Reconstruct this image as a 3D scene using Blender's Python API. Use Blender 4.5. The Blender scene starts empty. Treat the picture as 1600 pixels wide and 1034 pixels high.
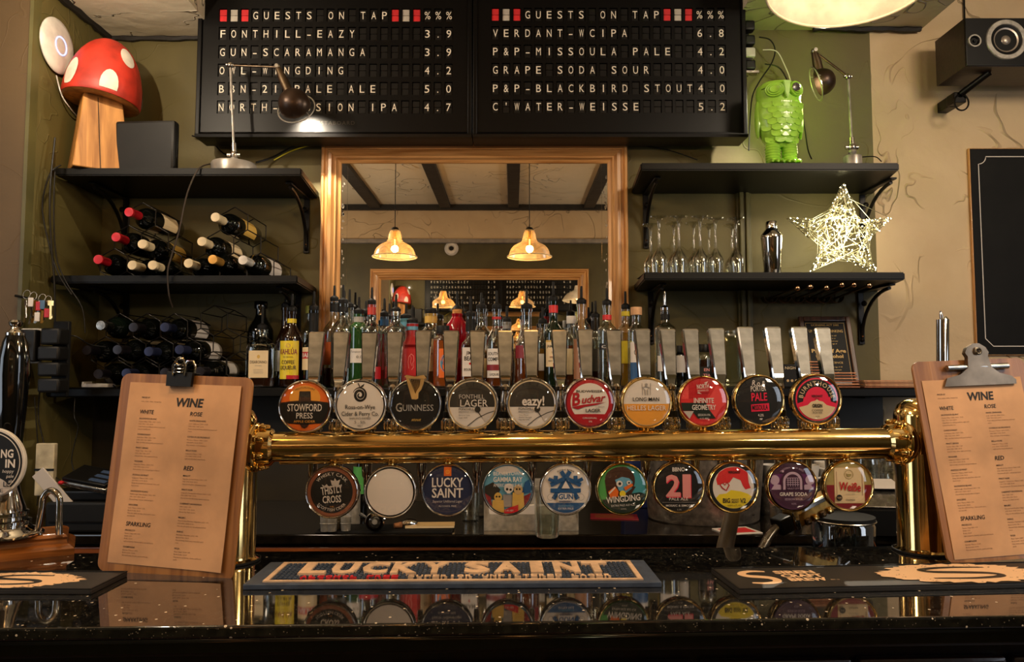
import bpy, bmesh, math, random
from mathutils import Vector, Matrix
R = math.radians; PI = math.pi
random.seed(7)
SC = bpy.context.scene
COL = SC.collection
# ------------------------------------------------------------------ camera
EYE = 1.445            # eye height above the floor; the bar top is at 1.10
FPX = 1150.0; TH = R(3.63)
cam = bpy.data.objects.new('camera', bpy.data.cameras.new('camera'))
COL.objects.link(cam); SC.camera = cam
cam.location = (0, 0, EYE); cam.rotation_euler = (PI/2 + TH, 0, 0)
cam.data.sensor_width = 36; cam.data.lens = FPX/1600*36; cam.data.clip_start = .05
# ------------------------------------------------------------------ look
SC.view_settings.view_transform = 'Standard'; SC.view_settings.look = 'None'
SC.view_settings.gamma = 1; SC.view_settings.use_curve_mapping = False
SC.view_settings.exposure = 0.28
SC.cycles.max_bounces = 12; SC.cycles.glossy_bounces = 8; SC.cycles.diffuse_bounces = 4
SC.cycles.transparent_max_bounces = 32; SC.cycles.sample_clamp_indirect = 4
SC.cycles.caustics_reflective = False; SC.cycles.caustics_refractive = False
W = bpy.data.worlds.new('world'); SC.world = W; W.use_nodes = True
W.node_tree.nodes['Background'].inputs[0].default_value = (1.0, .80, .58, 1)
W.node_tree.nodes['Background'].inputs[1].default_value = 0.06
def lamp(name, kind, loc, energy, color=(1, .72, .42), size=.1, target=None, size_y=None, spot=60, blend=.5):
    d = bpy.data.lights.new(name, kind); d.energy = energy; d.color = color
    if kind == 'AREA':
        d.shape = 'RECTANGLE' if size_y else 'DISK'; d.size = size
        if size_y: d.size_y = size_y
    else: d.shadow_soft_size = size
    if kind == 'SPOT': d.spot_size = R(spot); d.spot_blend = blend
    o = bpy.data.objects.new(name, d); COL.objects.link(o); o.location = loc
    if target is not None: o.rotation_euler = (Vector(target) - Vector(loc)).to_track_quat('-Z', 'Y').to_euler()
    return o
# daylight from the pub's side windows, and added warm fill over the customers' side
lamp('window_light', 'AREA', (-2.9, .5, 1.75), 8, (.78, .88, 1), 1.0, (0, 1.4, 1.3), 1.3)
lamp('window_light', 'AREA', (2.9, .2, 1.85), 9, (.80, .88, 1), .9, (0, 1.5, 1.3), 1.3)
lamp('ceiling_fill', 'AREA', (1.9, .55, 2.82), 34, (1, .80, .58), .5, (.4, 2.4, 1.2), .5)  # pair of soft overhead fill lights, added without any fitting
lamp('ceiling_fill', 'AREA', (-1.95, .55, 2.82), 19, (1, .80, .58), .5, (-.2, 2.2, 1.0), .5)
lamp('room_fill', 'POINT', (1.3, .0, 2.15), 11, (1, .80, .58), .08)  # two added fill points that brighten the room and ceiling in the mirror
lamp('room_fill', 'POINT', (-1.55, .1, 2.15), 10, (1, .80, .58), .08)
lamp('back_bar_fill', 'POINT', (-1.25, 1.95, 2.54), 13, (1, .82, .60), .008)  # added fill, out of view, to brighten the low ceiling at the left

# ------------------------------------------------------------------ pixels of the photograph -> points of the place
def ray(px, py):
    u = (px-800)/FPX; v = (517-py)/FPX
    return Vector((u, math.cos(TH) - v*math.sin(TH), math.sin(TH) + v*math.cos(TH)))
def at(px, py, Y):
    d = ray(px, py); return Vector((0, 0, EYE)) + d*(Y/d.y)
def onz(px, py, z):
    d = ray(px, py); return Vector((0, 0, EYE)) + d*((z-EYE)/d.z)
def zat(py, Y): return at(800, py, Y).z
def xat(px, Y, py=560): return at(px, py, Y).x
def mpp(Y): return Y/FPX          # metres per pixel
ZB = EYE - .345                   # bar top
WY = 2.75                         # back wall
def YR(px): return 1.415 + .078*(px-364)/1074     # axis of the brass rail

# ------------------------------------------------------------------ materials
def lin(c):
    if isinstance(c, str):
        c = [int(c[i:i+2], 16)/255 for i in (0, 2, 4)]
        c = [x/12.92 if x <= .04045 else ((x+.055)/1.055)**2.4 for x in c]
    return (c[0], c[1], c[2], 1)
MATS = {}
def mat(name, c='808080', rough=.5, metal=0, var=.12, scale=20, bump=0, bscale=None, coat=0, emit=0, stretch=None, c2=None, sheen=0, spec=.5, trans=0, alpha=1, rvar=0, anis=0):
    if name in MATS: return MATS[name]
    m = bpy.data.materials.new(name); m.use_nodes = True; nt = m.node_tree; N = nt.nodes; L = nt.links
    b = N['Principled BSDF']; col = lin(c)
    b.inputs['Roughness'].default_value = rough; b.inputs['Metallic'].default_value = metal
    b.inputs['Coat Weight'].default_value = coat; b.inputs['Coat Roughness'].default_value = .04
    b.inputs['Specular IOR Level'].default_value = spec
    b.inputs['Transmission Weight'].default_value = trans; b.inputs['Alpha'].default_value = alpha
    if emit:
        b.inputs['Emission Color'].default_value = col; b.inputs['Emission Strength'].default_value = emit
    b.inputs['Base Color'].default_value = col
    m.diffuse_color = col
    if var or bump or rvar:
        tc = N.new('ShaderNodeTexCoord'); mp = N.new('ShaderNodeMapping'); L.new(tc.outputs['Object'], mp.inputs[0])
        mp.inputs['Scale'].default_value = stretch or (1, 1, 1)
        nz = N.new('ShaderNodeTexNoise'); nz.inputs['Scale'].default_value = scale; nz.inputs['Detail'].default_value = 5
        L.new(mp.outputs[0], nz.inputs['Vector'])
        if var:
            mx = N.new('ShaderNodeMix'); mx.data_type = 'RGBA'
            k = 1-var; d = lin(c2) if c2 else (col[0]*k*.8, col[1]*k*.8, col[2]*k*.8, 1)
            e = col if c2 else tuple(min(1, x*(1+var)) for x in col[:3])+(1,)
            mx.inputs[6].default_value = d; mx.inputs[7].default_value = e
            rp = N.new('ShaderNodeValToRGB'); rp.color_ramp.elements[0].position = .35; rp.color_ramp.elements[1].position = .65
            L.new(nz.outputs['Fac'], rp.inputs[0]); L.new(rp.outputs[0], mx.inputs[0]); L.new(mx.outputs[2], b.inputs['Base Color'])
        if rvar:
            mr = N.new('ShaderNodeMapRange'); mr.inputs[3].default_value = max(0, rough-rvar); mr.inputs[4].default_value = rough+rvar
            L.new(nz.outputs['Fac'], mr.inputs[0]); L.new(mr.outputs[0], b.inputs['Roughness'])
        if bump:
            n2 = N.new('ShaderNodeTexNoise'); n2.inputs['Scale'].default_value = bscale or scale; n2.inputs['Detail'].default_value = 6
            n2.inputs['Distortion'].default_value = .6
            L.new(mp.outputs[0], n2.inputs['Vector'])
            bp = N.new('ShaderNodeBump'); bp.inputs['Strength'].default_value = bump; bp.inputs['Distance'].default_value = .01
            L.new(n2.outputs['Fac'], bp.inputs['Height']); L.new(bp.outputs[0], b.inputs['Normal'])
    MATS[name] = m; return m
def thin(name, c='ffffff', refl=.06, edge=.55, rough=.03, diff=0):
    """thin glass: clear face on, reflecting at the edges"""
    if name in MATS: return MATS[name]
    m = bpy.data.materials.new(name); m.use_nodes = True; nt = m.node_tree; N = nt.nodes; L = nt.links
    N.remove(N['Principled BSDF']); out = N['Material Output']
    tr = N.new('ShaderNodeBsdfTransparent'); tr.inputs[0].default_value = lin(c)
    gl = N.new('ShaderNodeBsdfGlossy'); gl.inputs[0].default_value = (1, 1, 1, 1); gl.inputs['Roughness'].default_value = rough
    lw = N.new('ShaderNodeLayerWeight'); lw.inputs[0].default_value = .35
    mr = N.new('ShaderNodeMapRange'); mr.inputs[3].default_value = refl; mr.inputs[4].default_value = edge
    tc = N.new('ShaderNodeTexCoord'); nz = N.new('ShaderNodeTexNoise'); nz.inputs['Scale'].default_value = 9
    bp = N.new('ShaderNodeBump'); bp.inputs['Strength'].default_value = .08
    L.new(tc.outputs['Object'], nz.inputs['Vector']); L.new(nz.outputs[0], bp.inputs['Height']); L.new(bp.outputs[0], gl.inputs['Normal'])
    L.new(lw.outputs['Facing'], mr.inputs[0])
    mx = N.new('ShaderNodeMixShader'); L.new(mr.outputs[0], mx.inputs[0]); L.new(tr.outputs[0], mx.inputs[1]); L.new(gl.outputs[0], mx.inputs[2])
    last = mx
    if diff:
        df = N.new('ShaderNodeBsdfDiffuse'); df.inputs[0].default_value = lin(c)
        m2 = N.new('ShaderNodeMixShader'); m2.inputs[0].default_value = diff
        L.new(mx.outputs[0], m2.inputs[1]); L.new(df.outputs[0], m2.inputs[2]); last = m2
    L.new(last.outputs[0], out.inputs[0]); MATS[name] = m; return m
def wood(name, c1, c2, rough=.45, scale=6, axis='x', coat=0, ring=14):
    if name in MATS: return MATS[name]
    m = bpy.data.materials.new(name); m.use_nodes = True; nt = m.node_tree; N = nt.nodes; L = nt.links
    b = N['Principled BSDF']; b.inputs['Roughness'].default_value = rough; b.inputs['Coat Weight'].default_value = coat
    tc = N.new('ShaderNodeTexCoord'); mp = N.new('ShaderNodeMapping')
    st = {'x': (.06, 1, 1), 'y': (1, .06, 1), 'z': (1, 1, .06)}[axis]; mp.inputs['Scale'].default_value = st
    L.new(tc.outputs['Object'], mp.inputs[0])
    n1 = N.new('ShaderNodeTexNoise'); n1.inputs['Scale'].default_value = scale*8; n1.inputs['Detail'].default_value = 6; n1.inputs['Distortion'].default_value = 1.2
    n2 = N.new('ShaderNodeTexNoise'); n2.inputs['Scale'].default_value = scale*ring; n2.inputs['Detail'].default_value = 3
    L.new(mp.outputs[0], n1.inputs['Vector']); L.new(mp.outputs[0], n2.inputs['Vector'])
    ad = N.new('ShaderNodeMath'); ad.operation = 'MULTIPLY_ADD'; ad.inputs[1].default_value = .4; L.new(n2.outputs[0], ad.inputs[0])
    L.new(n1.outputs[0], ad.inputs[2])
    rp = N.new('ShaderNodeValToRGB'); rp.color_ramp.elements[0].position = .5; rp.color_ramp.elements[1].position = .85
    rp.color_ramp.elements[0].color = lin(c2); rp.color_ramp.elements[1].color = lin(c1)
    L.new(ad.outputs[0], rp.inputs[0]); L.new(rp.outputs[0], b.inputs['Base Color'])
    bp = N.new('ShaderNodeBump'); bp.inputs['Strength'].default_value = .25; bp.inputs['Distance'].default_value = .003
    L.new(n1.outputs[0], bp.inputs['Height']); L.new(bp.outputs[0], b.inputs['Normal'])
    m.diffuse_color = lin(c1); MATS[name] = m; return m
def plaster(name, c, c2, strength=.5, ridge=.35):
    if name in MATS: return MATS[name]
    m = bpy.data.materials.new(name); m.use_nodes = True; nt = m.node_tree; N = nt.nodes; L = nt.links
    b = N['Principled BSDF']; b.inputs['Roughness'].default_value = .62
    tc = N.new('ShaderNodeTexCoord')
    def noise(s, dist, det=4):
        n = N.new('ShaderNodeTexNoise'); n.inputs['Scale'].default_value = s; n.inputs['Distortion'].default_value = dist
        n.inputs['Detail'].default_value = det; L.new(tc.outputs['Object'], n.inputs['Vector']); return n
    a = noise(2.2, 1.8, 2); f = noise(34, .2)
    # trowel ridges: the thin level line of a slow, twisted noise
    s = N.new('ShaderNodeMath'); s.operation = 'SUBTRACT'; s.inputs[1].default_value = .5; L.new(a.outputs[0], s.inputs[0])
    ab = N.new('ShaderNodeMath'); ab.operation = 'ABSOLUTE'; L.new(s.outputs[0], ab.inputs[0])
    mr = N.new('ShaderNodeMapRange'); mr.inputs[1].default_value = 0; mr.inputs[2].default_value = .008; mr.inputs[3].default_value = 1; mr.inputs[4].default_value = 0
    L.new(ab.outputs[0], mr.inputs[0])
    gm = noise(3.1, .3, 2); gr = N.new('ShaderNodeMapRange'); gr.inputs[1].default_value = .42; gr.inputs[2].default_value = .56; L.new(gm.outputs[0], gr.inputs[0])
    mu = N.new('ShaderNodeMath'); mu.operation = 'MULTIPLY'; L.new(mr.outputs[0], mu.inputs[0]); L.new(gr.outputs[0], mu.inputs[1]); mr = mu
    ma = N.new('ShaderNodeMath'); ma.operation = 'MULTIPLY_ADD'; ma.inputs[1].default_value = ridge
    L.new(mr.outputs[0], ma.inputs[0]); L.new(a.outputs[0], ma.inputs[2])
    mb = N.new('ShaderNodeMath'); mb.operation = 'MULTIPLY_ADD'; mb.inputs[1].default_value = .15
    L.new(f.outputs[0], mb.inputs[0]); L.new(ma.outputs[0], mb.inputs[2])
    bp = N.new('ShaderNodeBump'); bp.inputs['Strength'].default_value = strength; bp.inputs['Distance'].default_value = .012
    L.new(mb.outputs[0], bp.inputs['Height']); L.new(bp.outputs[0], b.inputs['Normal'])
    mx = N.new('ShaderNodeMix'); mx.data_type = 'RGBA'; mx.inputs[6].default_value = lin(c2); mx.inputs[7].default_value = lin(c)
    g = noise(5, .5); L.new(g.outputs[0], mx.inputs[0]); L.new(mx.outputs[2], b.inputs['Base Color'])
    MATS[name] = m; return m
def granite():
    m = bpy.data.materials.new('black_granite'); m.use_nodes = True; nt = m.node_tree; N = nt.nodes; L = nt.links
    b = N['Principled BSDF']; b.inputs['Roughness'].default_value = .04; b.inputs['Coat Weight'].default_value = .5; b.inputs['Specular IOR Level'].default_value = 1.0
    b.inputs['Coat Roughness'].default_value = .03
    tc = N.new('ShaderNodeTexCoord')
    def vor(s, r, t0, t1):
        v = N.new('ShaderNodeTexVoronoi'); v.inputs['Scale'].default_value = s; v.inputs['Randomness'].default_value = 1
        L.new(tc.outputs['Object'], v.inputs['Vector'])
        sp = N.new('ShaderNodeSeparateColor'); L.new(v.outputs['Color'], sp.inputs[0])
        g = N.new('ShaderNodeMath'); g.operation = 'GREATER_THAN'; g.inputs[1].default_value = r; L.new(sp.outputs[0], g.inputs[0])
        l = N.new('ShaderNodeMath'); l.operation = 'LESS_THAN'; l.inputs[1].default_value = t1; L.new(v.outputs['Distance'], l.inputs[0])
        k = N.new('ShaderNodeMath'); k.operation = 'MULTIPLY'; L.new(g.outputs[0], k.inputs[0]); L.new(l.outputs[0], k.inputs[1]); return k
    k1 = vor(120, .945, 0, .25); k2 = vor(420, .93, 0, .4)
    nz = N.new('ShaderNodeTexNoise'); nz.inputs['Scale'].default_value = 60; nz.inputs['Detail'].default_value = 6; L.new(tc.outputs['Object'], nz.inputs['Vector'])
    rp = N.new('ShaderNodeValToRGB'); rp.color_ramp.elements[0].position = .42; rp.color_ramp.elements[1].position = .75
    rp.color_ramp.elements[0].color = (.004, .004, .004, 1); rp.color_ramp.elements[1].color = (.018, .016, .012, 1); L.new(nz.outputs[0], rp.inputs[0])
    m1 = N.new('ShaderNodeMix'); m1.data_type = 'RGBA'; L.new(k2.outputs[0], m1.inputs[0]); L.new(rp.outputs[0], m1.inputs[6]); m1.inputs[7].default_value = (.16, .13, .09, 1)
    m2 = N.new('ShaderNodeMix'); m2.data_type = 'RGBA'; L.new(k1.outputs[0], m2.inputs[0]); L.new(m1.outputs[2], m2.inputs[6]); m2.inputs[7].default_value = (.75, .62, .45, 1)
    L.new(m2.outputs[2], b.inputs['Base Color'])
    MATS['black_granite'] = m; return m

M_green = plaster('olive_plaster', '655b2e', '504722', .4)
M_cream = plaster('cream_plaster', 'd0b893', 'b59a74', .9, .8)
M_ceil = plaster('ceiling_plaster', 'd9cdb4', 'c8bb9f', 1.0, 1.3)
M_brownwall = plaster('tan_wall', '5a4526', '4a381e', .3)
M_olive = mat('olive_paint', '544e28', .5, var=.1, scale=6)
M_darkgreen = mat('dark_green_paint', '28200e', .5, var=.15, scale=6)
M_shelf = mat('black_satin_paint', '050403', .42, var=.15, scale=9, spec=.2)
M_beam = mat('black_beam', '1c1712', .6, var=.3, scale=12, bump=.5)
M_black = mat('black_plastic', '070605', .42, var=.1, scale=30, spec=.25)
M_blackg = mat('black_gloss', '060606', .08, coat=.6, var=0)
M_blackm = mat('black_matt', '090807', .6, var=.1, spec=.3)
M_grey = mat('grey_plastic', '0e0c0a', .5, var=.15, spec=.3)
M_iron = mat('black_iron', '14110e', .4, .6, var=.2, scale=40)
M_chrome = mat('chrome', 'd6d3ce', .07, 1, var=.06, scale=30)
M_steel = mat('brushed_steel', 'c2bcb2', .26, 1, var=.15, scale=60, rvar=.08)
M_handle = mat('worn_chrome_face', '8b8982', .36, .7, var=.2, scale=34, rvar=.12, c2='6f6d67')
M_brass = mat('polished_brass', 'efcd86', .09, 1, var=.08, scale=18, rvar=.03)
M_bronze = mat('aged_bronze', '6b5b49', .4, 1, var=.2)
M_copper = mat('brass_ball', 'd8b08a', .15, 1, var=.1)
M_pine = wood('waxed_pine', 'd6a163', 'a06a34', .35, 5, 'z', .3)
M_pineh = wood('waxed_pine_rail', 'd6a163', 'a06a34', .35, 5, 'x', .3)
M_oak = wood('oak_plinth', 'b06a2c', '6b3a15', .3, 6, 'x', .5)
M_ply = wood('clipboard_ply', 'a8733f', '74451f', .4, 5, 'z', .2)
M_satin = mat('satin_steel', 'b9b3a8', .33, .55, var=.12, scale=60)
M_mahog = wood('reddish_wood', '96501f', '5a2c12', .4, 6, 'x', .2)
M_trunk = wood('mushroom_wood', 'c48a48', '93602c', .55, 4, 'z')
M_white = mat('white_plastic', 'd8d2c8', .35, var=.04)
M_paper = mat('kraft_paper', 'd2a074', .8, var=.08, scale=8, bump=.1)
M_ink = mat('black_ink', '17100a', .7, var=0)
M_ink2 = mat('thin_brown_ink', '5a3a22', .8, var=0)
M_gran = granite()
M_glass = thin('clear_glass', 'f2f2ec', .05, .75)
M_lens = thin('badge_lens', 'ffffff', .03, .35, .02)
def flat(name, c, rough=.45, coat=0): return mat('print_'+name, c, rough, var=0, coat=coat)
K = dict(black=flat('black', '0c0b0a'), white=flat('white', 'd8cfc6'), cream=flat('cream', 'dcc49a'), red=flat('red', 'b3121c'), hot=flat('hot_pink', 'e01a44'),
    orange=flat('orange', 'd9661f'), amber=flat('amber', 'e29a3a'), navy=flat('navy', '17203f'), blue=flat('blue', '1f4f80'), sky=flat('sky', '5f9ab5'), teal=flat('teal', '3d8c96'),
    green=flat('green', '4d9a4c'), dgreen=flat('deep_green', '14231a'), yellow=flat('yellow', 'dfc62a'), gold=flat('gold', 'c9a24e'), purple=flat('purple', '3a1731'),
    plum=flat('plum', '5b2358'), lilac=flat('lilac', 'b59aac'), grey=flat('grey', '8f8984'), dgrey=flat('dark_grey', '26231d'), brown=flat('brown', '3a2013'),
    red2=flat('bright_red', 'cf2a2c'), pink=flat('pink', 'd98a86'), tan=flat('tan', 'bb9c6a'), lgrey=flat('light_grey', 'bdb4ac'), maroon=flat('maroon', '7a1620'), silver=flat('silver', 'a9a49c'), olive=flat('olive', 'a08f55'))
# ------------------------------------------------------------------ mesh building
def bevel(bm, off, seg=2):
    keep = [f.normal.copy() for f in bm.faces]
    bm.normal_update(); N0 = [f.normal.copy() for f in bm.faces]
    bmesh.ops.bevel(bm, geom=bm.edges[:], offset=off, segments=seg, affect='EDGES'); bm.normal_update()
    for f in bm.faces: f.smooth = not any(f.normal.dot(n) > .9995 for n in N0)
class MB:
    def __init__(s, m=None):
        s.bm = bmesh.new(); s.mats = []; s.mi = 0; s.T = Matrix()
        if m: s.m(m)
    def m(s, m):
        if m not in s.mats: s.mats.append(m)
        s.mi = s.mats.index(m); return s
    def t(s, T=None): s.T = T if T is not None else Matrix(); return s
    def v(s, co): return s.bm.verts.new(s.T @ Vector(co))
    def f(s, vs):
        try: f = s.bm.faces.new(vs)
        except ValueError: return None
        f.material_index = s.mi; f.smooth = True; return f
    def box(s, cx, cy, cz, sx, sy, sz, bev=0):
        x, y, z = sx/2, sy/2, sz/2
        if bev <= 0:
            V = [s.v((cx+a*x, cy+b*y, cz+c*z)) for c in (-1, 1) for b in (-1, 1) for a in (-1, 1)]
            for q in ((0, 2, 3, 1), (4, 5, 7, 6), (0, 1, 5, 4), (2, 6, 7, 3), (0, 4, 6, 2), (1, 3, 7, 5)): s.f([V[i] for i in q])
            return s
        bev = min(bev, x*.95, y*.95, z*.95)
        # rounded in plan along every edge: build through a small temporary bmesh
        b = bmesh.new(); bmesh.ops.create_cube(b, size=1)
        bmesh.ops.scale(b, vec=(sx, sy, sz), verts=b.verts); bmesh.ops.bevel(b, geom=b.edges[:], offset=bev, segments=2, profile=.5, affect='EDGES')
        M = {v: s.v((v.co.x+cx, v.co.y+cy, v.co.z+cz)) for v in b.verts}
        b.normal_update()
        for f in b.faces:
            g = s.f([M[v] for v in f.verts])
            if g and max(abs(f.normal.x), abs(f.normal.y), abs(f.normal.z)) > .999: g.smooth = False
        b.free(); return s
    def b2(s, x0, x1, y0, y1, z0, z1, bev=0): return s.box((x0+x1)/2, (y0+y1)/2, (z0+z1)/2, abs(x1-x0), abs(y1-y0), abs(z1-z0), bev)
    def lathe(s, prof, n=24, sx=1, sy=1, c=(0, 0, 0)):
        rows = []
        for r, z in prof:
            if r < 1e-6: rows.append([s.v((c[0], c[1], c[2]+z))])
            else: rows.append([s.v((c[0]+r*sx*math.cos(2*PI*i/n), c[1]+r*sy*math.sin(2*PI*i/n), c[2]+z)) for i in range(n)])
        for a, b in zip(rows, rows[1:]):
            for i in range(n):
                j = (i+1) % n
                if len(a) == 1 and len(b) == 1: continue
                if len(a) == 1: s.f([a[0], b[j], b[i]][::-1])
                elif len(b) == 1: s.f([a[i], a[j], b[0]])
                else: s.f([a[i], a[j], b[j], b[i]])
        return s
    def tube(s, pts, r, n=8, caps=True, closed=False):
        pts = [Vector(p) for p in pts]; m = len(pts)
        if not isinstance(r, (list, tuple)): r = [r]*m
        rings = []; up = None
        for i, p in enumerate(pts):
            if closed: d = pts[(i+1) % m]-pts[i-1]
            else: d = pts[min(i+1, m-1)]-pts[max(i-1, 0)]
            if d.length < 1e-9: d = Vector((0, 0, 1))
            d.normalize()
            if up is None: up = Vector((0, 0, 1)) if abs(d.z) < .9 else Vector((1, 0, 0))
            a = d.cross(up)
            if a.length < 1e-6: a = d.cross(Vector((1, .3, 0)))
            a.normalize(); b = a.cross(d).normalized(); up = b
            rings.append([s.v(p+(a*math.cos(2*PI*k/n)+b*math.sin(2*PI*k/n))*r[i]) for k in range(n)])
        for i in range(m if closed else m-1):
            A = rings[i]; B = rings[(i+1) % m]
            for k in range(n): s.f([A[k], A[(k+1) % n], B[(k+1) % n], B[k]][::-1])
        if caps and not closed: s.f(rings[0]); s.f(rings[-1][::-1])
        return s
    def ball(s, c, r, n=12, sx=1, sy=1, sz=1):
        k = max(4, n//2)
        return s.lathe([(r*math.sin(PI*i/k), -r*sz*math.cos(PI*i/k)) for i in range(k+1)], n, sx, sy, c)
    def prism(s, pts, y0, y1):
        """outline in x,z extruded along y"""
        a = [s.v((p[0], y0, p[1])) for p in pts]; b = [s.v((p[0], y1, p[1])) for p in pts]; n = len(pts)
        s.f(a); s.f(b[::-1])
        for i in range(n): s.f([a[i], b[i], b[(i+1) % n], a[(i+1) % n]])
        return s
    def prism_z(s, pts, z0, z1):
        a = [s.v((p[0], p[1], z0)) for p in pts]; b = [s.v((p[0], p[1], z1)) for p in pts]; n = len(pts)
        s.f(a[::-1]); s.f(b)
        for i in range(n): s.f([a[i], a[(i+1) % n], b[(i+1) % n], b[i]])
        return s
    def prism_x(s, pts, x0, x1):
        """outline in y,z extruded along x"""
        a = [s.v((x0, p[0], p[1])) for p in pts]; b = [s.v((x1, p[0], p[1])) for p in pts]; n = len(pts)
        s.f(a); s.f(b[::-1])
        for i in range(n): s.f([a[i], b[i], b[(i+1) % n], a[(i+1) % n]])
        return s
    def mesh(s, name, fixn=True, sharp=38):
        if fixn: bmesh.ops.recalc_face_normals(s.bm, faces=s.bm.faces[:])
        me = bpy.data.meshes.new(name); fl = [f.smooth for f in s.bm.faces]; s.bm.to_mesh(me); s.bm.free()
        for m in s.mats: me.materials.append(m)
        try: me.set_sharp_from_angle(angle=R(sharp))
        except Exception: pass
        me.polygons.foreach_set('use_smooth', fl); me.update()
        return me
    def part(s, name, parent=None, fixn=True, loc=None, sharp=38):
        o = bpy.data.objects.new(name, s.mesh(name, fixn, sharp)); COL.objects.link(o)
        if parent: o.parent = parent
        if loc is not None: o.location = loc
        return o
def thing(name, label, cat, loc=(0, 0, 0), rz=0, group=None, rot=None):
    o = bpy.data.objects.new(name, None); COL.objects.link(o); o.location = loc; o.empty_display_size = .02
    o.rotation_euler = rot if rot else (0, 0, rz)
    o['label'] = label; o['category'] = cat
    if group: o['group'] = group
    return o
def tag(o, label, cat, group=None):
    o['label'] = label; o['category'] = cat
    if group: o['group'] = group
    return o
def struct(mb, name, parent=None):
    o = mb.part(name, parent)
    if not parent: o['kind'] = 'structure'
    return o
def link(name, me, parent, loc=(0, 0, 0), rot=(0, 0, 0)):
    o = bpy.data.objects.new(name, me); COL.objects.link(o); o.parent = parent; o.location = loc; o.rotation_euler = rot; return o
def frame_matrix(o, u, v):
    """matrix with local x along u, local z along v (made square), origin o; local -y faces out"""
    u = Vector(u).normalized(); v = Vector(v); v = (v - u*v.dot(u)).normalized(); n = v.cross(u)
    return Matrix(((u.x, n.x, v.x, o[0]), (u.y, n.y, v.y, o[1]), (u.z, n.z, v.z, o[2]), (0, 0, 0, 1)))

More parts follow.
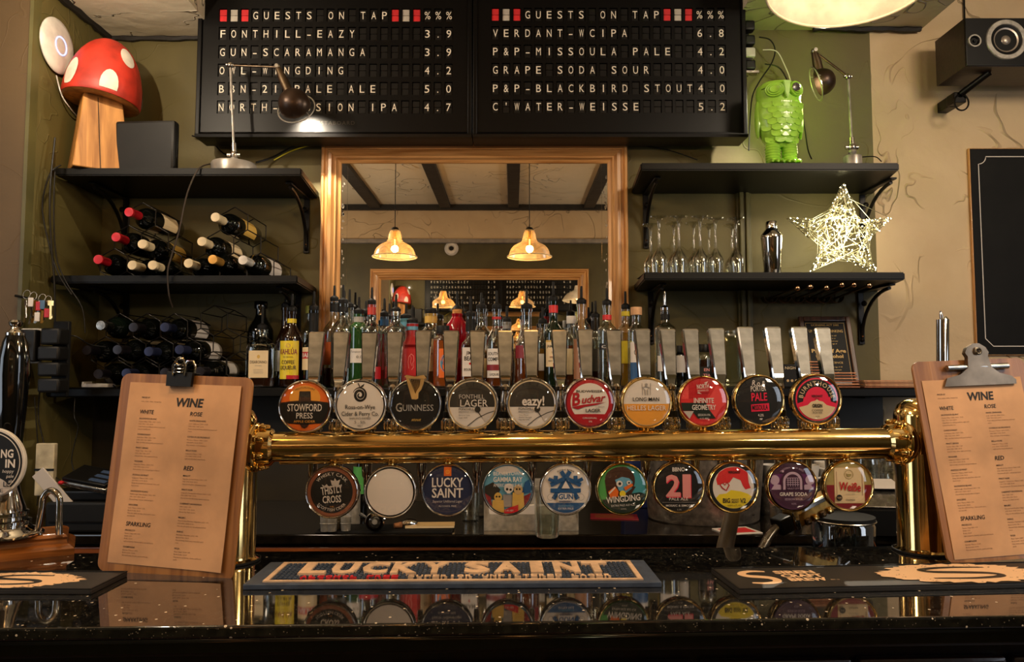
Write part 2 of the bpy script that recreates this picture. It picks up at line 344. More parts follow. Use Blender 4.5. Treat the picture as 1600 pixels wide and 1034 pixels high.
# ------------------------------------------------------------------ lettering
_TC = {}
def glyphs(txt, shear=0, bold=0, space=1, res=2):
    k = (txt, shear, bold, space, res)
    if k in _TC: return _TC[k]
    cu = bpy.data.curves.new('t', 'FONT'); cu.body = txt; cu.align_x = 'LEFT'; cu.resolution_u = res
    cu.shear = shear; cu.offset = bold; cu.space_character = space; cu.fill_mode = 'FRONT'
    o = bpy.data.objects.new('t', cu); me = bpy.data.meshes.new_from_object(o)
    V = [(v.co.x, v.co.y) for v in me.vertices]; Fc = [tuple(p.vertices) for p in me.polygons]
    bpy.data.objects.remove(o); bpy.data.meshes.remove(me); bpy.data.curves.remove(cu)
    _TC[k] = (V, Fc); return _TC[k]
CAP = None
def cap():
    global CAP
    if CAP is None: CAP = max(v[1] for v in glyphs('H')[0])
    return CAP
class Art:
    """flat print built as thin stacked layers. u right, v up, mapped by P(u, v, h) where h is the lift"""
    def __init__(s, P, eps=.00025, mb=None): s.mb = mb or MB(); s.P = P; s.eps = eps; s.k = 0
    def lay(s, k=None): s.k = s.k+1 if k is None else k; return s
    def poly(s, pts, m, r=None):
        if r: pts = clip(pts, r)
        if len(pts) < 3: return s
        s.mb.m(m); s.mb.f([s.mb.v(s.P(u, v, s.k*s.eps)) for u, v in pts]); s.k += 1; return s
    def rect(s, u0, u1, v0, v1, m, r=None): return s.poly([(u0, v0), (u1, v0), (u1, v1), (u0, v1)], m, r)
    def disc(s, u, v, r, m, n=32, ry=None, a=0, rr=None):
        ry = ry or r; c, d = math.cos(a), math.sin(a)
        return s.poly([(u+r*math.cos(t)*c-ry*math.sin(t)*d, v+r*math.cos(t)*d+ry*math.sin(t)*c) for t in [2*PI*i/n for i in range(n)]], m, rr)
    def ring(s, u, v, r0, r1, m, n=40, a0=0, a1=2*PI):
        s.mb.m(m); h = s.k*s.eps
        A = [s.mb.v(s.P(u+r0*math.cos(a0+(a1-a0)*i/n), v+r0*math.sin(a0+(a1-a0)*i/n), h)) for i in range(n+1)]
        B = [s.mb.v(s.P(u+r1*math.cos(a0+(a1-a0)*i/n), v+r1*math.sin(a0+(a1-a0)*i/n), h)) for i in range(n+1)]
        for i in range(n): s.mb.f([A[i], B[i], B[i+1], A[i+1]])
        s.k += 1; return s
    def line(s, pts, w, m):
        s.mb.m(m); h = s.k*s.eps; L = []; n = len(pts)
        W_ = w if isinstance(w, (list, tuple)) else [w]*n
        for i in range(n):
            a = pts[max(0, i-1)]; b = pts[min(n-1, i+1)]; dx, dy = b[0]-a[0], b[1]-a[1]; l = math.hypot(dx, dy) or 1
            nx, ny = -dy/l*W_[i]/2, dx/l*W_[i]/2
            L.append((s.mb.v(s.P(pts[i][0]+nx, pts[i][1]+ny, h)), s.mb.v(s.P(pts[i][0]-nx, pts[i][1]-ny, h))))
        for a, b in zip(L, L[1:]): s.mb.f([a[0], a[1], b[1], b[0]])
        s.k += 1; return s
    def text(s, txt, u, v, h, m, w=None, align='c', rot=0, shear=0, bold=0, space=1, res=2, maxw=None):
        """cap height h, base line centre at (u, v)"""
        V, Fc = glyphs(txt, shear, bold, space, res)
        if not V: return s
        x0 = min(p[0] for p in V); x1 = max(p[0] for p in V); k = h/cap(); kx = k
        if w: kx = w/max(1e-6, x1-x0)
        if maxw and (x1-x0)*kx > maxw: kx = maxw/(x1-x0)
        off = {'c': -(x0+x1)/2, 'l': -x0, 'r': -x1}[align]
        c, d = math.cos(rot), math.sin(rot); s.mb.m(m); hh = s.k*s.eps; vs = []
        for p in V:
            a, b = (p[0]+off)*kx, p[1]*k
            vs.append(s.mb.v(s.P(u+a*c-b*d, v+a*d+b*c, hh)))
        for q in Fc: s.mb.f([vs[i] for i in q])
        s.k += 1; return s
    def arc(s, txt, u, v, r, h, m, mid=PI/2, step=None, bold=0, inward=False, kx=1):
        """letters along a circle; inward=True reads along the bottom"""
        k = h/cap(); ws = []
        for ch in txt:
            if ch == ' ': ws.append(.30*k*kx); continue
            V = glyphs(ch, 0, bold)[0]; ws.append((max(p[0] for p in V)-min(p[0] for p in V)+.13)*k*kx)
        if step: ws = [w*step for w in ws]
        tot = sum(ws)/r; sg = 1 if inward else -1; a = mid - sg*tot/2; kk = s.k
        for ch, w in zip(txt, ws):
            a += sg*w/2/r
            if ch != ' ':
                s.k = kk
                s.text(ch, u+r*math.cos(a), v+r*math.sin(a), h, m, rot=(a+PI/2 if inward else a-PI/2), bold=bold, w=(w/(step or 1)-.13*k*kx) if kx != 1 else None)
            a += sg*w/2/r
        s.k = kk+1; return s
    def part(s, name, parent=None, loc=None): return s.mb.part(name, parent, fixn=False, loc=loc)
def clip(pts, r, n=48):
    """polygon clipped by the circle of radius r about the origin"""
    out = list(pts)
    for i in range(n):
        a = 2*PI*(i+.5)/n; nx, ny = math.cos(a), math.sin(a); d = r*math.cos(PI/n); inp, out = out, []
        if not inp: return []
        for j in range(len(inp)):
            p, q = inp[j-1], inp[j]; dp = p[0]*nx+p[1]*ny-d; dq = q[0]*nx+q[1]*ny-d
            if (dp <= 0) != (dq <= 0):
                t = dp/(dp-dq); out.append((p[0]+t*(q[0]-p[0]), p[1]+t*(q[1]-p[1])))
            if dq <= 0: out.append(q)
    return out
def flatP(scale=1, y=0, ox=0, oz=0): return lambda u, v, h: (ox+u*scale, y-h, oz+v*scale)     # print facing -y
def wrapP(r, y0=0): return lambda u, v, h: ((r+h)*math.sin(u/r), -(r+h)*math.cos(u/r)+y0, v)       # print round a bottle
def topP(scale=1): return lambda u, v, h: (u*scale, v*scale, h)                             # print lying face up
ORD = ['first', 'second', 'third', 'fourth', 'fifth', 'sixth', 'seventh', 'eighth', 'ninth', 'tenth', 'eleventh', 'twelfth', 'thirteenth', 'fourteenth', 'fifteenth', 'sixteenth', 'seventeenth', 'eighteenth', 'nineteenth', 'twentieth']
def sag(a, b, d, n=10):
    a, b = Vector(a), Vector(b); return [a.lerp(b, i/n) + Vector((0, 0, -d*4*(i/n)*(1-i/n))) for i in range(n+1)]
def smooth(pts, k=6):
    """Catmull-Rom through the points"""
    P = [Vector(p) for p in pts]; P = [P[0]]+P+[P[-1]]; o = []
    for i in range(1, len(P)-2):
        for j in range(k):
            t = j/k; a, b, c, d = P[i-1], P[i], P[i+1], P[i+2]
            o.append(.5*((2*b)+(c-a)*t+(2*a-5*b+4*c-d)*t*t+(3*b-a-3*c+d)*t**3))
    return o+[P[-2]]
# ================================================================== THE ROOM
FLOOR = 0.0
XL = -1.55
SOF = zat(60, WY)                        # low ceiling over the back bar
CEIL = EYE + 1.467                       # main ceiling
OY = -.75                                # wall behind the photographer
struct(MB(mat('floor_boards', '3a2413', .4, var=.3, scale=5)).b2(-4, 4, OY-.1, WY+.1, -.05, 0), 'floor')
xg = xat(1368, WY, 350)                  # where the green paint stops
struct(MB(M_green).b2(XL-.1, xg, WY, WY+.1, 0, CEIL), 'wall_back')
struct(MB(M_cream).b2(xg, 4, WY, WY+.1, 0, CEIL), 'wall_back_right')
YL = 2.345
struct(MB(M_green).b2(XL-.1, XL, YL, WY, 0, CEIL), 'wall_left')
struct(MB(M_brownwall).b2(-4, XL-.001, YL-.03, YL+.1, 0, CEIL), 'wall_left_return')
struct(MB(M_olive).b2(XL-.008, XL+.004, YL-.036, YL+.002, 0, CEIL-.05), 'trim_1')
struct(MB(M_ceil).b2(-4, 4, OY-.1, WY+.1, CEIL, CEIL+.05), 'ceiling')
# boxed-in low ceiling, left and right of the tap boards
s = MB(M_ceil).b2(XL, xat(309, 2.62), 2.30, WY, SOF, CEIL-.001); struct(s, 'ceiling_soffit_left')
xs = xat(1438, WY, 50)
s = MB(M_ceil).b2(xat(1168, 2.62), xs, 2.30, WY, zat(47, WY), CEIL-.001); struct(s, 'ceiling_soffit_right')
# broken black beams in the angle of the ceiling
s = MB(M_beam)
def rough_strip(mb, a, b, w, n=14, seed=1):
    rnd = random.Random(seed); a, b = Vector(a), Vector(b)
    pts = [a.lerp(b, i/n)+Vector((0, 0, rnd.uniform(-.003, .003))) for i in range(n+1)]
    mb.tube(pts, [w*rnd.uniform(.75, 1.15) for _ in pts], 6)
rough_strip(s, (XL+.01, WY-.012, SOF-.004), (xat(309, 2.62)-.01, WY-.012, SOF-.002), .013)
struct(s, 'trim_2')
s = MB(M_beam); rough_strip(s, (XL+.012, 2.31, SOF-.004), (XL+.012, WY-.01, SOF-.004), .015, seed=3); struct(s, 'trim_3')
s = MB(M_beam); rough_strip(s, (xat(1281, WY), WY-.02, zat(45, WY)-.008), (xs-.01, WY-.02, zat(46, WY)-.008), .013, seed=5); struct(s, 'trim_4')
# green moulded upright between the shelves
x0 = xat(1156, 2.73); s = MB(M_olive)
zt = zat(258, 2.43); s.b2(x0, x0+.055, 2.735, WY, ZB-.15, zt, .003).b2(x0+.008, x0+.024, 2.722, 2.736, ZB-.15, zt, .004).b2(x0+.032, x0+.046, 2.726, 2.736, ZB-.15, zt, .004)
struct(s, 'trim_5')
# wall opposite, seen in the mirror
struct(MB(mat('opposite_wall_paint', '4a4322', .55, var=.12, scale=4)).b2(-4, 4, OY-.1, OY, 0, CEIL-.29), 'wall_front')
struct(MB(M_cream).b2(-4, 4, OY-.1, OY+.03, CEIL-.29, CEIL), 'trim_6')
struct(MB(mat('greyed_ledge', '8c8378', .6, var=.1)).b2(-4, 4, OY-.1, OY+.05, CEIL-.325, CEIL-.29, .004), 'trim_7')
struct(MB(M_beam).b2(-4, 4, OY+.03, OY+.07, CEIL-.045, CEIL), 'trim_8')
for i, px in enumerate((587, 696, 802, 920)):
    # beams run away from the mirror; placed from their reflection
    x = (px-800)/FPX*6.25*1.0
    struct(MB(M_beam).b2(x-.045, x+.045, OY+.07, 2.28, CEIL-.035, CEIL-.0005, .004), 'trim_%d' % (9+i))

# ------------------------------------------------------------------ mirrors
def sweep_frame(x0, x1, z0, z1, prof, yb, root, mv, mh, bottom=True):
    """prof: list of (inset, depth proud of yb towards -y); four mitred rails, each a part"""
    def ring(i, d): return [(x0+i, yb-d, z0+i), (x1-i, yb-d, z0+i), (x1-i, yb-d, z1-i), (x0+i, yb-d, z1-i)]
    P = [ring(i, d) for i, d in prof]
    names = ['frame_rail', 'frame_stile', 'frame_rail', 'frame_stile']
    for k in range(4):
        if k == 0 and not bottom: continue
        mb = MB(mh if k % 2 == 0 else mv)
        A = [mb.v(p[k]) for p in P]; B = [mb.v(p[(k+1) % 4]) for p in P]
        a0 = [mb.v((p.co.x, yb, p.co.z)) for p in (A[0], A[-1])]; b0 = [mb.v((p.co.x, yb, p.co.z)) for p in (B[0], B[-1])]
        for i in range(len(P)-1): mb.f([A[i], B[i], B[i+1], A[i+1]])
        mb.f([A[0], a0[0], b0[0], B[0]]); mb.f([A[-1], B[-1], b0[1], a0[1]])
        mb.part(names[k], root, sharp=25)
M_mir = mat('silvered_glass', 'e9e6df', .008, 1, var=0, rvar=0)
M_mir_d = mat('tarnished_silver', '8d867c', .3, .8, var=.3, scale=30)
PF = [(0, .02), (.004, .03), (.012, .03), (.016, .022), (.024, .022), (.03, .034), (.042, .036), (.052, .026), (.058, .026), (.064, .016), (.074, .012), (.078, .004)]
yf = WY-.002
mx0, mx1 = xat(500, yf-.03, 300), xat(982, yf-.03, 300); mz1 = zat(222, yf-.03); mz0 = zat(604, 2.74)+.002
t = thing('wall_mirror', 'large wall mirror in a moulded golden pine frame behind the row of spirit bottles', 'mirror', (0, 0, 0))
sweep_frame(mx0, mx1, mz0-.06+.06, mz1, PF, yf, t, M_pine, M_pineh, bottom=False)
g = MB(M_mir).b2(mx0+.07, mx1-.07, yf-.008, yf, mz0, mz1-.07).part('mirror_glass', t)
# worn silver spots along the edges of the glass
rnd = random.Random(5); a = Art(lambda u, v, h: (u, yf-.0085-h, v), .00002)
for i in range(70):
    side = rnd.choice((0, 1)); zz = rnd.uniform(mz0+.05, mz1-.12); xx = (mx0+.079+abs(rnd.gauss(0, .004)) if side == 0 else mx1-.079-abs(rnd.gauss(0, .004)))
    r = rnd.uniform(.001, .0045); a.lay(1).poly([(xx+r*math.cos(q)*rnd.uniform(.6, 1.2), zz+2.0*r*math.sin(q)*rnd.uniform(.6, 1.2)) for q in [2*PI*j/8 for j in range(8)]], M_mir_d)
o = a.part('worn_silver', t); o['kind'] = 'stuff'
for sx in (mx0+.098, mx1-.098): MB(M_chrome).b2(sx-.0006, sx+.0006, yf-.0088, yf-.008, mz0, mz1-.08).part('bevel_line', t)
k = 6.25/FPX
t = thing('opposite_mirror', 'wide framed mirror on the far wall, seen reflected inside the bar mirror', 'mirror', (0, 0, 0))
ox0, ox1, oz1 = (578-800)*k, (920-800)*k, EYE+(590-420)*k
prof = [(i*1.25, d) for i, d in PF]
oy = OY+.002
T_old = None
def sweep_front(x0, x1, z0, z1, prof, yb, root):
    def ring(i, d): return [(x0+i, yb+d, z0+i), (x1-i, yb+d, z0+i), (x1-i, yb+d, z1-i), (x0+i, yb+d, z1-i)]
    P = [ring(i, d) for i, d in prof]
    for k in range(4):
        mb = MB(M_pineh if k % 2 == 0 else M_pine); A = [mb.v(p[k]) for p in P]; B = [mb.v(p[(k+1) % 4]) for p in P]
        a0 = [mb.v((p.co.x, yb, p.co.z)) for p in (A[0], A[-1])]; b0 = [mb.v((p.co.x, yb, p.co.z)) for p in (B[0], B[-1])]
        for i in range(len(P)-1): mb.f([A[i], B[i], B[i+1], A[i+1]])
        mb.f([A[0], a0[0], b0[0], B[0]]); mb.f([A[-1], B[-1], b0[1], a0[1]])
        mb.part('frame_rail' if k % 2 == 0 else 'frame_stile', root, sharp=25)
sweep_front(ox0, ox1, EYE-.25, oz1, prof, oy, t)
MB(M_mir).b2(ox0+.08, ox1-.08, oy, oy+.008, EYE-.17, oz1-.085).part('mirror_glass', t)
# small round alarm on the opposite wall
p = ((705-800)*k, OY, EYE+(590-388)*k)
t = thing('wall_sensor', 'small round white wall sensor reflected in the mirror between two pendant lamps', 'sensor', p, rot=(-PI/2, 0, 0))
MB(M_white).lathe([(0, 0), (.058, 0), (.06, .012), (.045, .03), (.026, .032), (.024, .026), (0, .026)], 24).part('housing', t)
MB(M_blackm).lathe([(0, .0262), (.02, .0262), (.018, .033), (0, .034)], 16).part('eye', t)

# ------------------------------------------------------------------ shelves
def shelf(name, label, xf0, xf1, xb0, xb1, zf, Yf=2.43, th=.026, chipped=None):
    t = thing(name, label, 'shelf', ((xf0+xf1)/2, WY, zf)); cx = (xf0+xf1)/2
    m = MB(M_shelf); pts = [(xf0-cx, Yf-WY), (xf1-cx, Yf-WY), (xb1-cx, -.001), (xb0-cx, -.001)]
    b = .004
    A = [m.v((x, y, -th)) for x, y in pts]; B = [m.v((x, y, 0)) for x, y in pts]
    m.f(A[::-1]); m.f(B)
    for i in range(4): m.f([A[i], A[(i+1) % 4], B[(i+1) % 4], B[i]])
    bevel(m.bm, .004)
    m.part('board', t)
    return t, cx
def bracket(t, cx, x, drop=.21, reach=.24, th=.026):
    """curved cast-iron bracket under the shelf"""
    m = MB(M_iron); X = x-cx; yb = -.004
    m.b2(X-.011, X+.011, yb-.006, yb, -th-drop, -th-.002, .002)
    m.b2(X-.011, X+.011, -reach, yb, -th-.008, -th-.001, .002)
    pts = [Vector((X, yb-.006-(reach-.03)*(1-math.cos(a))*1.0, -th-.015-(drop-.03)*(1-math.sin(a)))) for a in [PI/2*i/10 for i in range(11)]]
    m.tube(pts, .0065, 8)
    m.ball((X, yb-.008, -th-drop+.015), .008, 8); m.ball((X, yb-.03, -th-.05), .011, 8)
    b = m.part('bracket', t)
    s = MB(M_copper); s.ball((X, yb-.012, -th-drop+.03), .0045, 8); s.part('screw', b)
def sh(px, py, Y): return xat(px, Y, py)
Z1 = zat(262, 2.43); Z2 = zat(430, 2.43); Z3 = zat(606, 2.43)
Z1r = zat(254, 2.43); Z2r = zat(425, 2.43)
t, cx = shelf('wall_shelf', 'upper left black shelf carrying the toy mushroom and the lamp', XL+.015, sh(471, 262, 2.43), XL+.002, sh(498, 300, WY), Z1)
bracket(t, cx, sh(469, 300, WY-.1)); bracket(t, cx, sh(186, 300, WY-.06))
t, cx = shelf('wall_shelf', 'lower left black shelf carrying the upper wine racks', XL+.015, sh(465, 430, 2.43), XL+.002, sh(494, 450, WY), Z2)
bracket(t, cx, sh(455, 450, WY-.1), .2); bracket(t, cx, sh(186, 450, WY-.06), .2)
t, cx = shelf('wall_shelf', 'upper right black shelf with the green owl on it', sh(1001, 256, 2.43), sh(1405, 256, 2.43), sh(987, 295, WY), sh(1364, 295, WY), Z1r)
bracket(t, cx, sh(1008, 300, WY)); bracket(t, cx, sh(1346, 320, WY))
t, cx = shelf('wall_shelf', 'lower right black shelf with wine glasses and the lit star', sh(1006, 425, 2.43), sh(1414, 425, 2.43), sh(991, 450, WY), sh(1373, 450, WY), Z2r)
bracket(t, cx, sh(1016, 460, WY), .2); bracket(t, cx, sh(1343, 460, WY), .2)
t, cx = shelf('bottle_shelf', 'long black shelf behind the taps that carries the spirit bottles', XL+.014, sh(1440, 606, 2.43), XL+.002, sh(1440, 606, WY), Z3, th=.03)
for x in (-1.2, -.6, 0, .6, 1.2): MB(M_iron).b2(x-cx-.01, x-cx+.01, -.26, -.004, -.036, -.031).b2(x-cx-.01, x-cx+.01, -.012, -.004, -.2, -.031).part('support', t)
# dark boarding between bottle shelf and back counter
ZC = onz(800, 835, 0).z; ZC = EYE - 2.15*.2094
struct(MB(M_darkgreen).b2(XL, xg, WY-.012, WY-.001, ZC, Z3-.03), 'trim_13')

# ------------------------------------------------------------------ back counter
t = thing('back_counter', 'dark back counter with a black top and reddish wooden drawer rails', 'counter', (0, 2.15, 0))
XR = 1.9
MB(mat('black_worktop', '15110c', .1, var=.3, scale=40, coat=.3)).b2(XL+.002, XR, 0, WY-2.15-.013, ZC-.028, ZC, .004).part('worktop', t)
MB(M_mahog).b2(XL+.002, XR, .015, .035, ZC-.060, ZC-.040, .002).part('drawer_rail', t)
MB(M_blackm).b2(XL+.002, XR, .05, WY-2.15-.013, 0, ZC-.029).part('cabinet', t)
for px in (722, 1210, 1216, 400, 962):
    x = xat(px, 2.15, 860); MB(M_mahog).b2(x-.012, x+.012, .012, .045, .05, ZC-.061, .002).part('cabinet_stile', t)
for x in (-1.3, -.75, -.15, .3, 1.0): MB(M_mahog).b2(x-.1, x+.1, .03, .048, ZC-.5, ZC-.085, .004).part('drawer_front', t)

# ------------------------------------------------------------------ front bar
FL = onz(0, 982, ZB); FR = onz(1600, 962, ZB)
sl = (FR.y-FL.y)/(FR.x-FL.x); ang = math.atan(sl)
def yf_at(x): return FL.y + sl*(x-FL.x)
t = thing('bar_counter', 'polished black speckled granite bar counter in the foreground', 'counter', (0, yf_at(0), 0), ang)
L = 4.0; D = .445
MB(M_gran).b2(-L/2, L/2, 0, D, ZB-.018, ZB, .0035).part('worktop', t)
MB(mat('black_polished_edge', '0a0806', .1, coat=.5, var=.2, scale=50)).b2(-L/2, L/2, .006, D, ZB-.045, ZB-.0185, .006).part('edge_moulding', t)
M_dk = wood('dark_bar_front', '24100a', '120805', .35, 5, 'z', .2)
MB(M_dk).b2(-L/2, L/2, .05, D-.02, .02, ZB-.046).part('bar_front', t)
for i in range(14): 
    x = -1.6+i*.235; MB(M_dk).b2(x, x+.225, .032, .05, .12, ZB-.07, .006).part('front_panel', t)
MB(M_iron).b2(-L/2, L/2, .0, .06, 0, .1).part('kick_board', t)
def bar_angle(): return ang
# ================================================================== BRASS RAIL WITH TWO COLUMNS
def railp(px, py): return at(px, py, YR(px))
A = railp(388, 698.5); B = railp(1418, 690)
rail_t = thing('beer_rail', 'polished brass beer rail on two columns that carries the row of badges and taps', 'beer rail', (0, 0, ZB)); o_ = Vector((0, 0, ZB))
d = (B-A).normalized(); rr = 22.5*mpp(1.43)
mb = MB(M_brass); mb.tube([A-o_, B-o_], rr, 48); mb.part('crossbar', rail_t)
MB(M_brass).tube([A+Vector((0, 0, -rr-.001))-o_+d*.06, B+Vector((0, 0, -rr-.001))-o_-d*.05], .0045, 10).part('lower_trim', rail_t)
def along(P, off): return P + d*off
for P, s_, colpx, topy, basey in ((A, 1, 362, 634, 886), (B, -1, 1438, 623, 872)):
    cp = at(colpx, 700, YR(colpx)); r = .0475; ztop = at(colpx, topy, YR(colpx)).z; dd = d*s_
    col = MB(M_brass); col.t(Matrix.Translation((cp.x, cp.y, 0)))
    h = ztop-ZB
    col.lathe([(0, 0), (r+.008, 0), (r+.008, .004), (r+.001, .008), (r, .012), (r, h-.035), (r-.002, h-.024), (r-.008, h-.012), (r-.018, h-.004), (r-.03, h), (0, h+.001)], 48)
    c = col.part('column', rail_t)
    MB(M_blackm).t(Matrix.Translation((cp.x, cp.y, 0))).lathe([(r+.0085, 0), (r+.010, .001), (r+.010, .004), (r+.008, .005)], 48).part('base_gasket', c)
    # flange: sleeve, two discs and a ring of bolts
    f = MB(M_brass); Q = Matrix.Translation(P-o_) @ Vector((0, 0, 1)).rotation_difference(dd).to_matrix().to_4x4(); f.t(Q)
    f.lathe([(rr*1.02, .05), (rr*1.25, .045), (rr*1.3, .03), (rr*1.32, .022), (rr*1.62, .020), (rr*1.68, .016), (rr*1.68, .009), (rr*1.62, .005), (rr*1.5, .004), (rr*1.5, .001),
             (rr*1.62, 0), (rr*1.68, -.004), (rr*1.68, -.011), (rr*1.62, -.015), (rr*1.3, -.017), (rr*1.15, -.03), (rr*1.25, -.045), (rr*1.35, -.055)], 48)
    fl = f.part('flange', rail_t)
    for k in range(8):
        a = 2*PI*(k+.5)/8; b = MB(M_brass); b.t(Q @ Matrix.Translation((rr*1.46*math.cos(a), rr*1.46*math.sin(a), .019)))
        b.lathe([(0, .018), (.003, .0175), (.0055, .013), (.0055, .005), (.0075, .004), (.0075, 0), (0, 0)], 12); b.part('bolt', fl)

# ================================================================== TAPS
tops = [498, 536, 580, 619, 663, 706, 747, 790, 830, 874, 914, 958, 1003, 1042, 1078, 1118, 1163, 1206, 1247, 1283]
topy = [521, 521, 521, 521, 519, 519, 519, 519, 518, 518, 517, 517, 516, 516, 516, 515, 513, 513, 513, 514]
def handle_mesh():
    # flat tapering paddle, local: foot at origin, leaning back is applied by rotation
    m = MB(M_chrome); H = 1.0
    rows = [(.0, .0095, .0075), (.018, .0105, .009), (.03, .0125, .010), (.06, .0128, .0095), (.17, .0168, .0105), (.176, .0166, .010), (.178, .0150, .0085)]
    prev = None
    for z, w, dd_ in rows:
        b = .003
        ring = [m.v(p) for p in ((-w+b, -dd_, z), (w-b, -dd_, z), (w, -dd_+b, z), (w, dd_-b, z), (w-b, dd_, z), (-w+b, dd_, z), (-w, dd_-b, z), (-w, -dd_+b, z))]
        if prev:
            for i in range(8): m.f([prev[i], prev[(i+1) % 8], ring[(i+1) % 8], ring[i]])
        else: m.f(ring[::-1])
        prev = ring
    m.f(prev); return m.mesh('handle', sharp=25)
HM = handle_mesh()
m = MB(M_handle)   # slightly dull face let into the front of the paddle
z0, z1, w0, w1 = .034, .172, .0102, .0146
def fy(z): return -.0095-(z-.06)/.11*.001-.0006
for side in (-1, 1):
    vs = [m.v((-w0, side*(-fy(z0)), z0)), m.v((w0, side*(-fy(z0)), z0)), m.v((w1, side*(-fy(z1)), z1)), m.v((-w1, side*(-fy(z1)), z1))]; m.f(vs if side < 0 else vs[::-1])
FM = m.mesh('face', fixn=False)
def spout_mesh():
    m = MB(M_chrome)
    m.lathe([(0, -.095), (.005, -.095), (.0055, -.09), (.0065, -.065), (.009, -.06), (.010, -.05), (.011, -.03), (.0125, -.02), (.0125, 0), (0, 0)], 16)
    return m.mesh('spout')
SPM = spout_mesh()
cm = MB(M_chrome); n = 24
prof = []
for i in range(n):
    pass
rowr = [(.0, .0), (.016, 0), (.0178, .003), (.0178, .022), (.016, .026), (.010, .027)]
cm.lathe([(0, 0), (.015, 0), (.017, .003), (.017, .022), (.015, .026), (0, .027)], 24)
for i in range(12):
    a = 2*PI*i/12; cm.box(.0172*math.cos(a), .0172*math.sin(a), .0125, .003, .003, .018, .0008)
COLM = cm.mesh('knurled_nut')
GM = MB(M_blackm).lathe([(0, 0), (.0138, 0), (.0138, .012), (0, .012)], 20).mesh('grip_ring')
STM = MB(M_chrome).lathe([(0, 0), (.0118, 0), (.0122, .004), (.0115, .02), (.0095, .03), (.0085, .042), (.011, .045), (.011, .051), (.007, .056), (0, .056)], 20).mesh('stem')
BDM = MB(M_chrome).tube([(0, 0, 0), (0, -.035, 0)], .011, 14).mesh('shank')
for i, (px, py) in enumerate(zip(tops, topy)):
    yr = YR(px)+.05
    x = at(px, py, yr+.055).x
    x_ = at(px, 660, yr).x*.35 + x*.65
    ztop = at(px, py, yr+.05).z; zr = A.z + (B.z-A.z)*(x-A.x)/(B.x-A.x)
    base = zr + rr - .004
    lab = '%s tall chrome tap handle from the left, rising behind the brass rail' % ORD[i] if i < 10 else '%s tall chrome tap handle from the right, rising behind the brass rail' % ORD[19-i]
    t = thing('beer_tap', lab, 'tap', (x_, yr, zr-.01), ang, 'chrome taps behind the brass rail')
    zz = base-(zr-.01)
    link('shank', BDM, t, (0, -.0, 0)); link('spout', SPM, t, (0, .004, .006)); 
    b = link('body', MB(M_chrome).lathe([(0, -.02), (.013, -.018), (.0145, 0), (.0145, zz), (0, zz)], 20).mesh('body') if i == 0 else BODY, t); BODY = b.data
    link('knurled_nut', COLM, t, (0, 0, zz)); link('grip_ring', GM, t, (0, 0, zz+.027)); link('stem', STM, t, (0, 0, zz+.038))
    z_h = zz+.085; Lh = (ztop-(zr-.01)-z_h)/.178*1.0
    h = link('handle', HM, t, (0, .0, z_h), (-R(14), 0, 0)); h.scale = (1.0, 1.0, Lh/math.cos(R(14)))
    link('face_plate', FM, h)

# ================================================================== BADGES
def burst(a, u, v, r, m): a.disc(u, v, r, m)
def art_stowford(a):
    a.disc(0, 0, .97, K['orange'], 48); a.disc(0, .35, .62, K['amber'], 40, ry=.5, rr=.95)
    a.poly([(-1, .16), (-.55, .22), (-.25, .24), (-.25, .26), (-.22, .62), (.22, .62), (.24, .26), (.25, .24), (.55, .22), (1, .16), (1, -.68), (.2, -.68), (.12, -.82), (0, -.88), (-.12, -.82), (-.2, -.68), (-1, -.68)], K['brown'], .96)
    a.rect(-.22, .22, .38, .62, K['black']); a.poly([(-1, .13), (0, .22), (1, .13), (1, -.62), (0, -.72), (-1, -.62)], K['black'], .965)
    a.text('STOWFORD', 0, -.18, .28, K['white'], w=1.38, bold=.012); a.text('PRESS', 0, -.47, .22, K['white'], w=.66, bold=.01); a.text('APPLE CIDER', 0, -.64, .09, K['amber'], w=.86)
    a.arc('HEREFORDSHIRE', 0, 0, .74, .07, K['brown'], PI/2); a.disc(0, -.78, .07, K['brown'])
def art_ross(a):
    a.disc(0, 0, .97, K['black'], 48); a.disc(0, 0, .94, K['cream' if 0 else 'white'], 48)
    pts, w = [], []
    for i in range(52):
        t = i/51*2.15*2*PI; r = .05+.26*(i/51)**.9; pts.append((-.02+r*math.cos(t+1.9)*.92, .42+r*math.sin(t+1.9))); w.append(.025+.085*math.sin(PI*min(1, i/51*1.02))**.7)
    a.line(pts, w, K['black']); a.poly([(0, .70), (.02, .78), (.16, .88), (.12, .76)], K['black']); a.line([(0, .7), (-.1, .9)], .04, K['black'])
    a.text('Ross-on-Wye', 0, -.15, .17, K['black'], w=1.2, bold=.004); a.text('Cider & Perry Co.', 0, -.42, .17, K['black'], w=1.5, bold=.004)
    a.text('SHAUN’S FAMED', 0, -.56, .08, K['dgrey'], w=.86); a.text('5 . 5%', 0, -.73, .11, K['dgrey'], w=.44); a.text('WET', 0, -.86, .07, K['dgrey'], w=.2)
def art_guinness(a):
    a.disc(0, 0, .97, K['black'], 48)
    a.text('G', -.66, -.28, .34, K['silver'], w=.25, bold=.01); a.text('UINNESS', .12, -.25, .25, K['silver'], w=1.25, bold=.005)
    a.text('stout', .05, -.66, .12, K['gold'], w=.4, shear=.4)
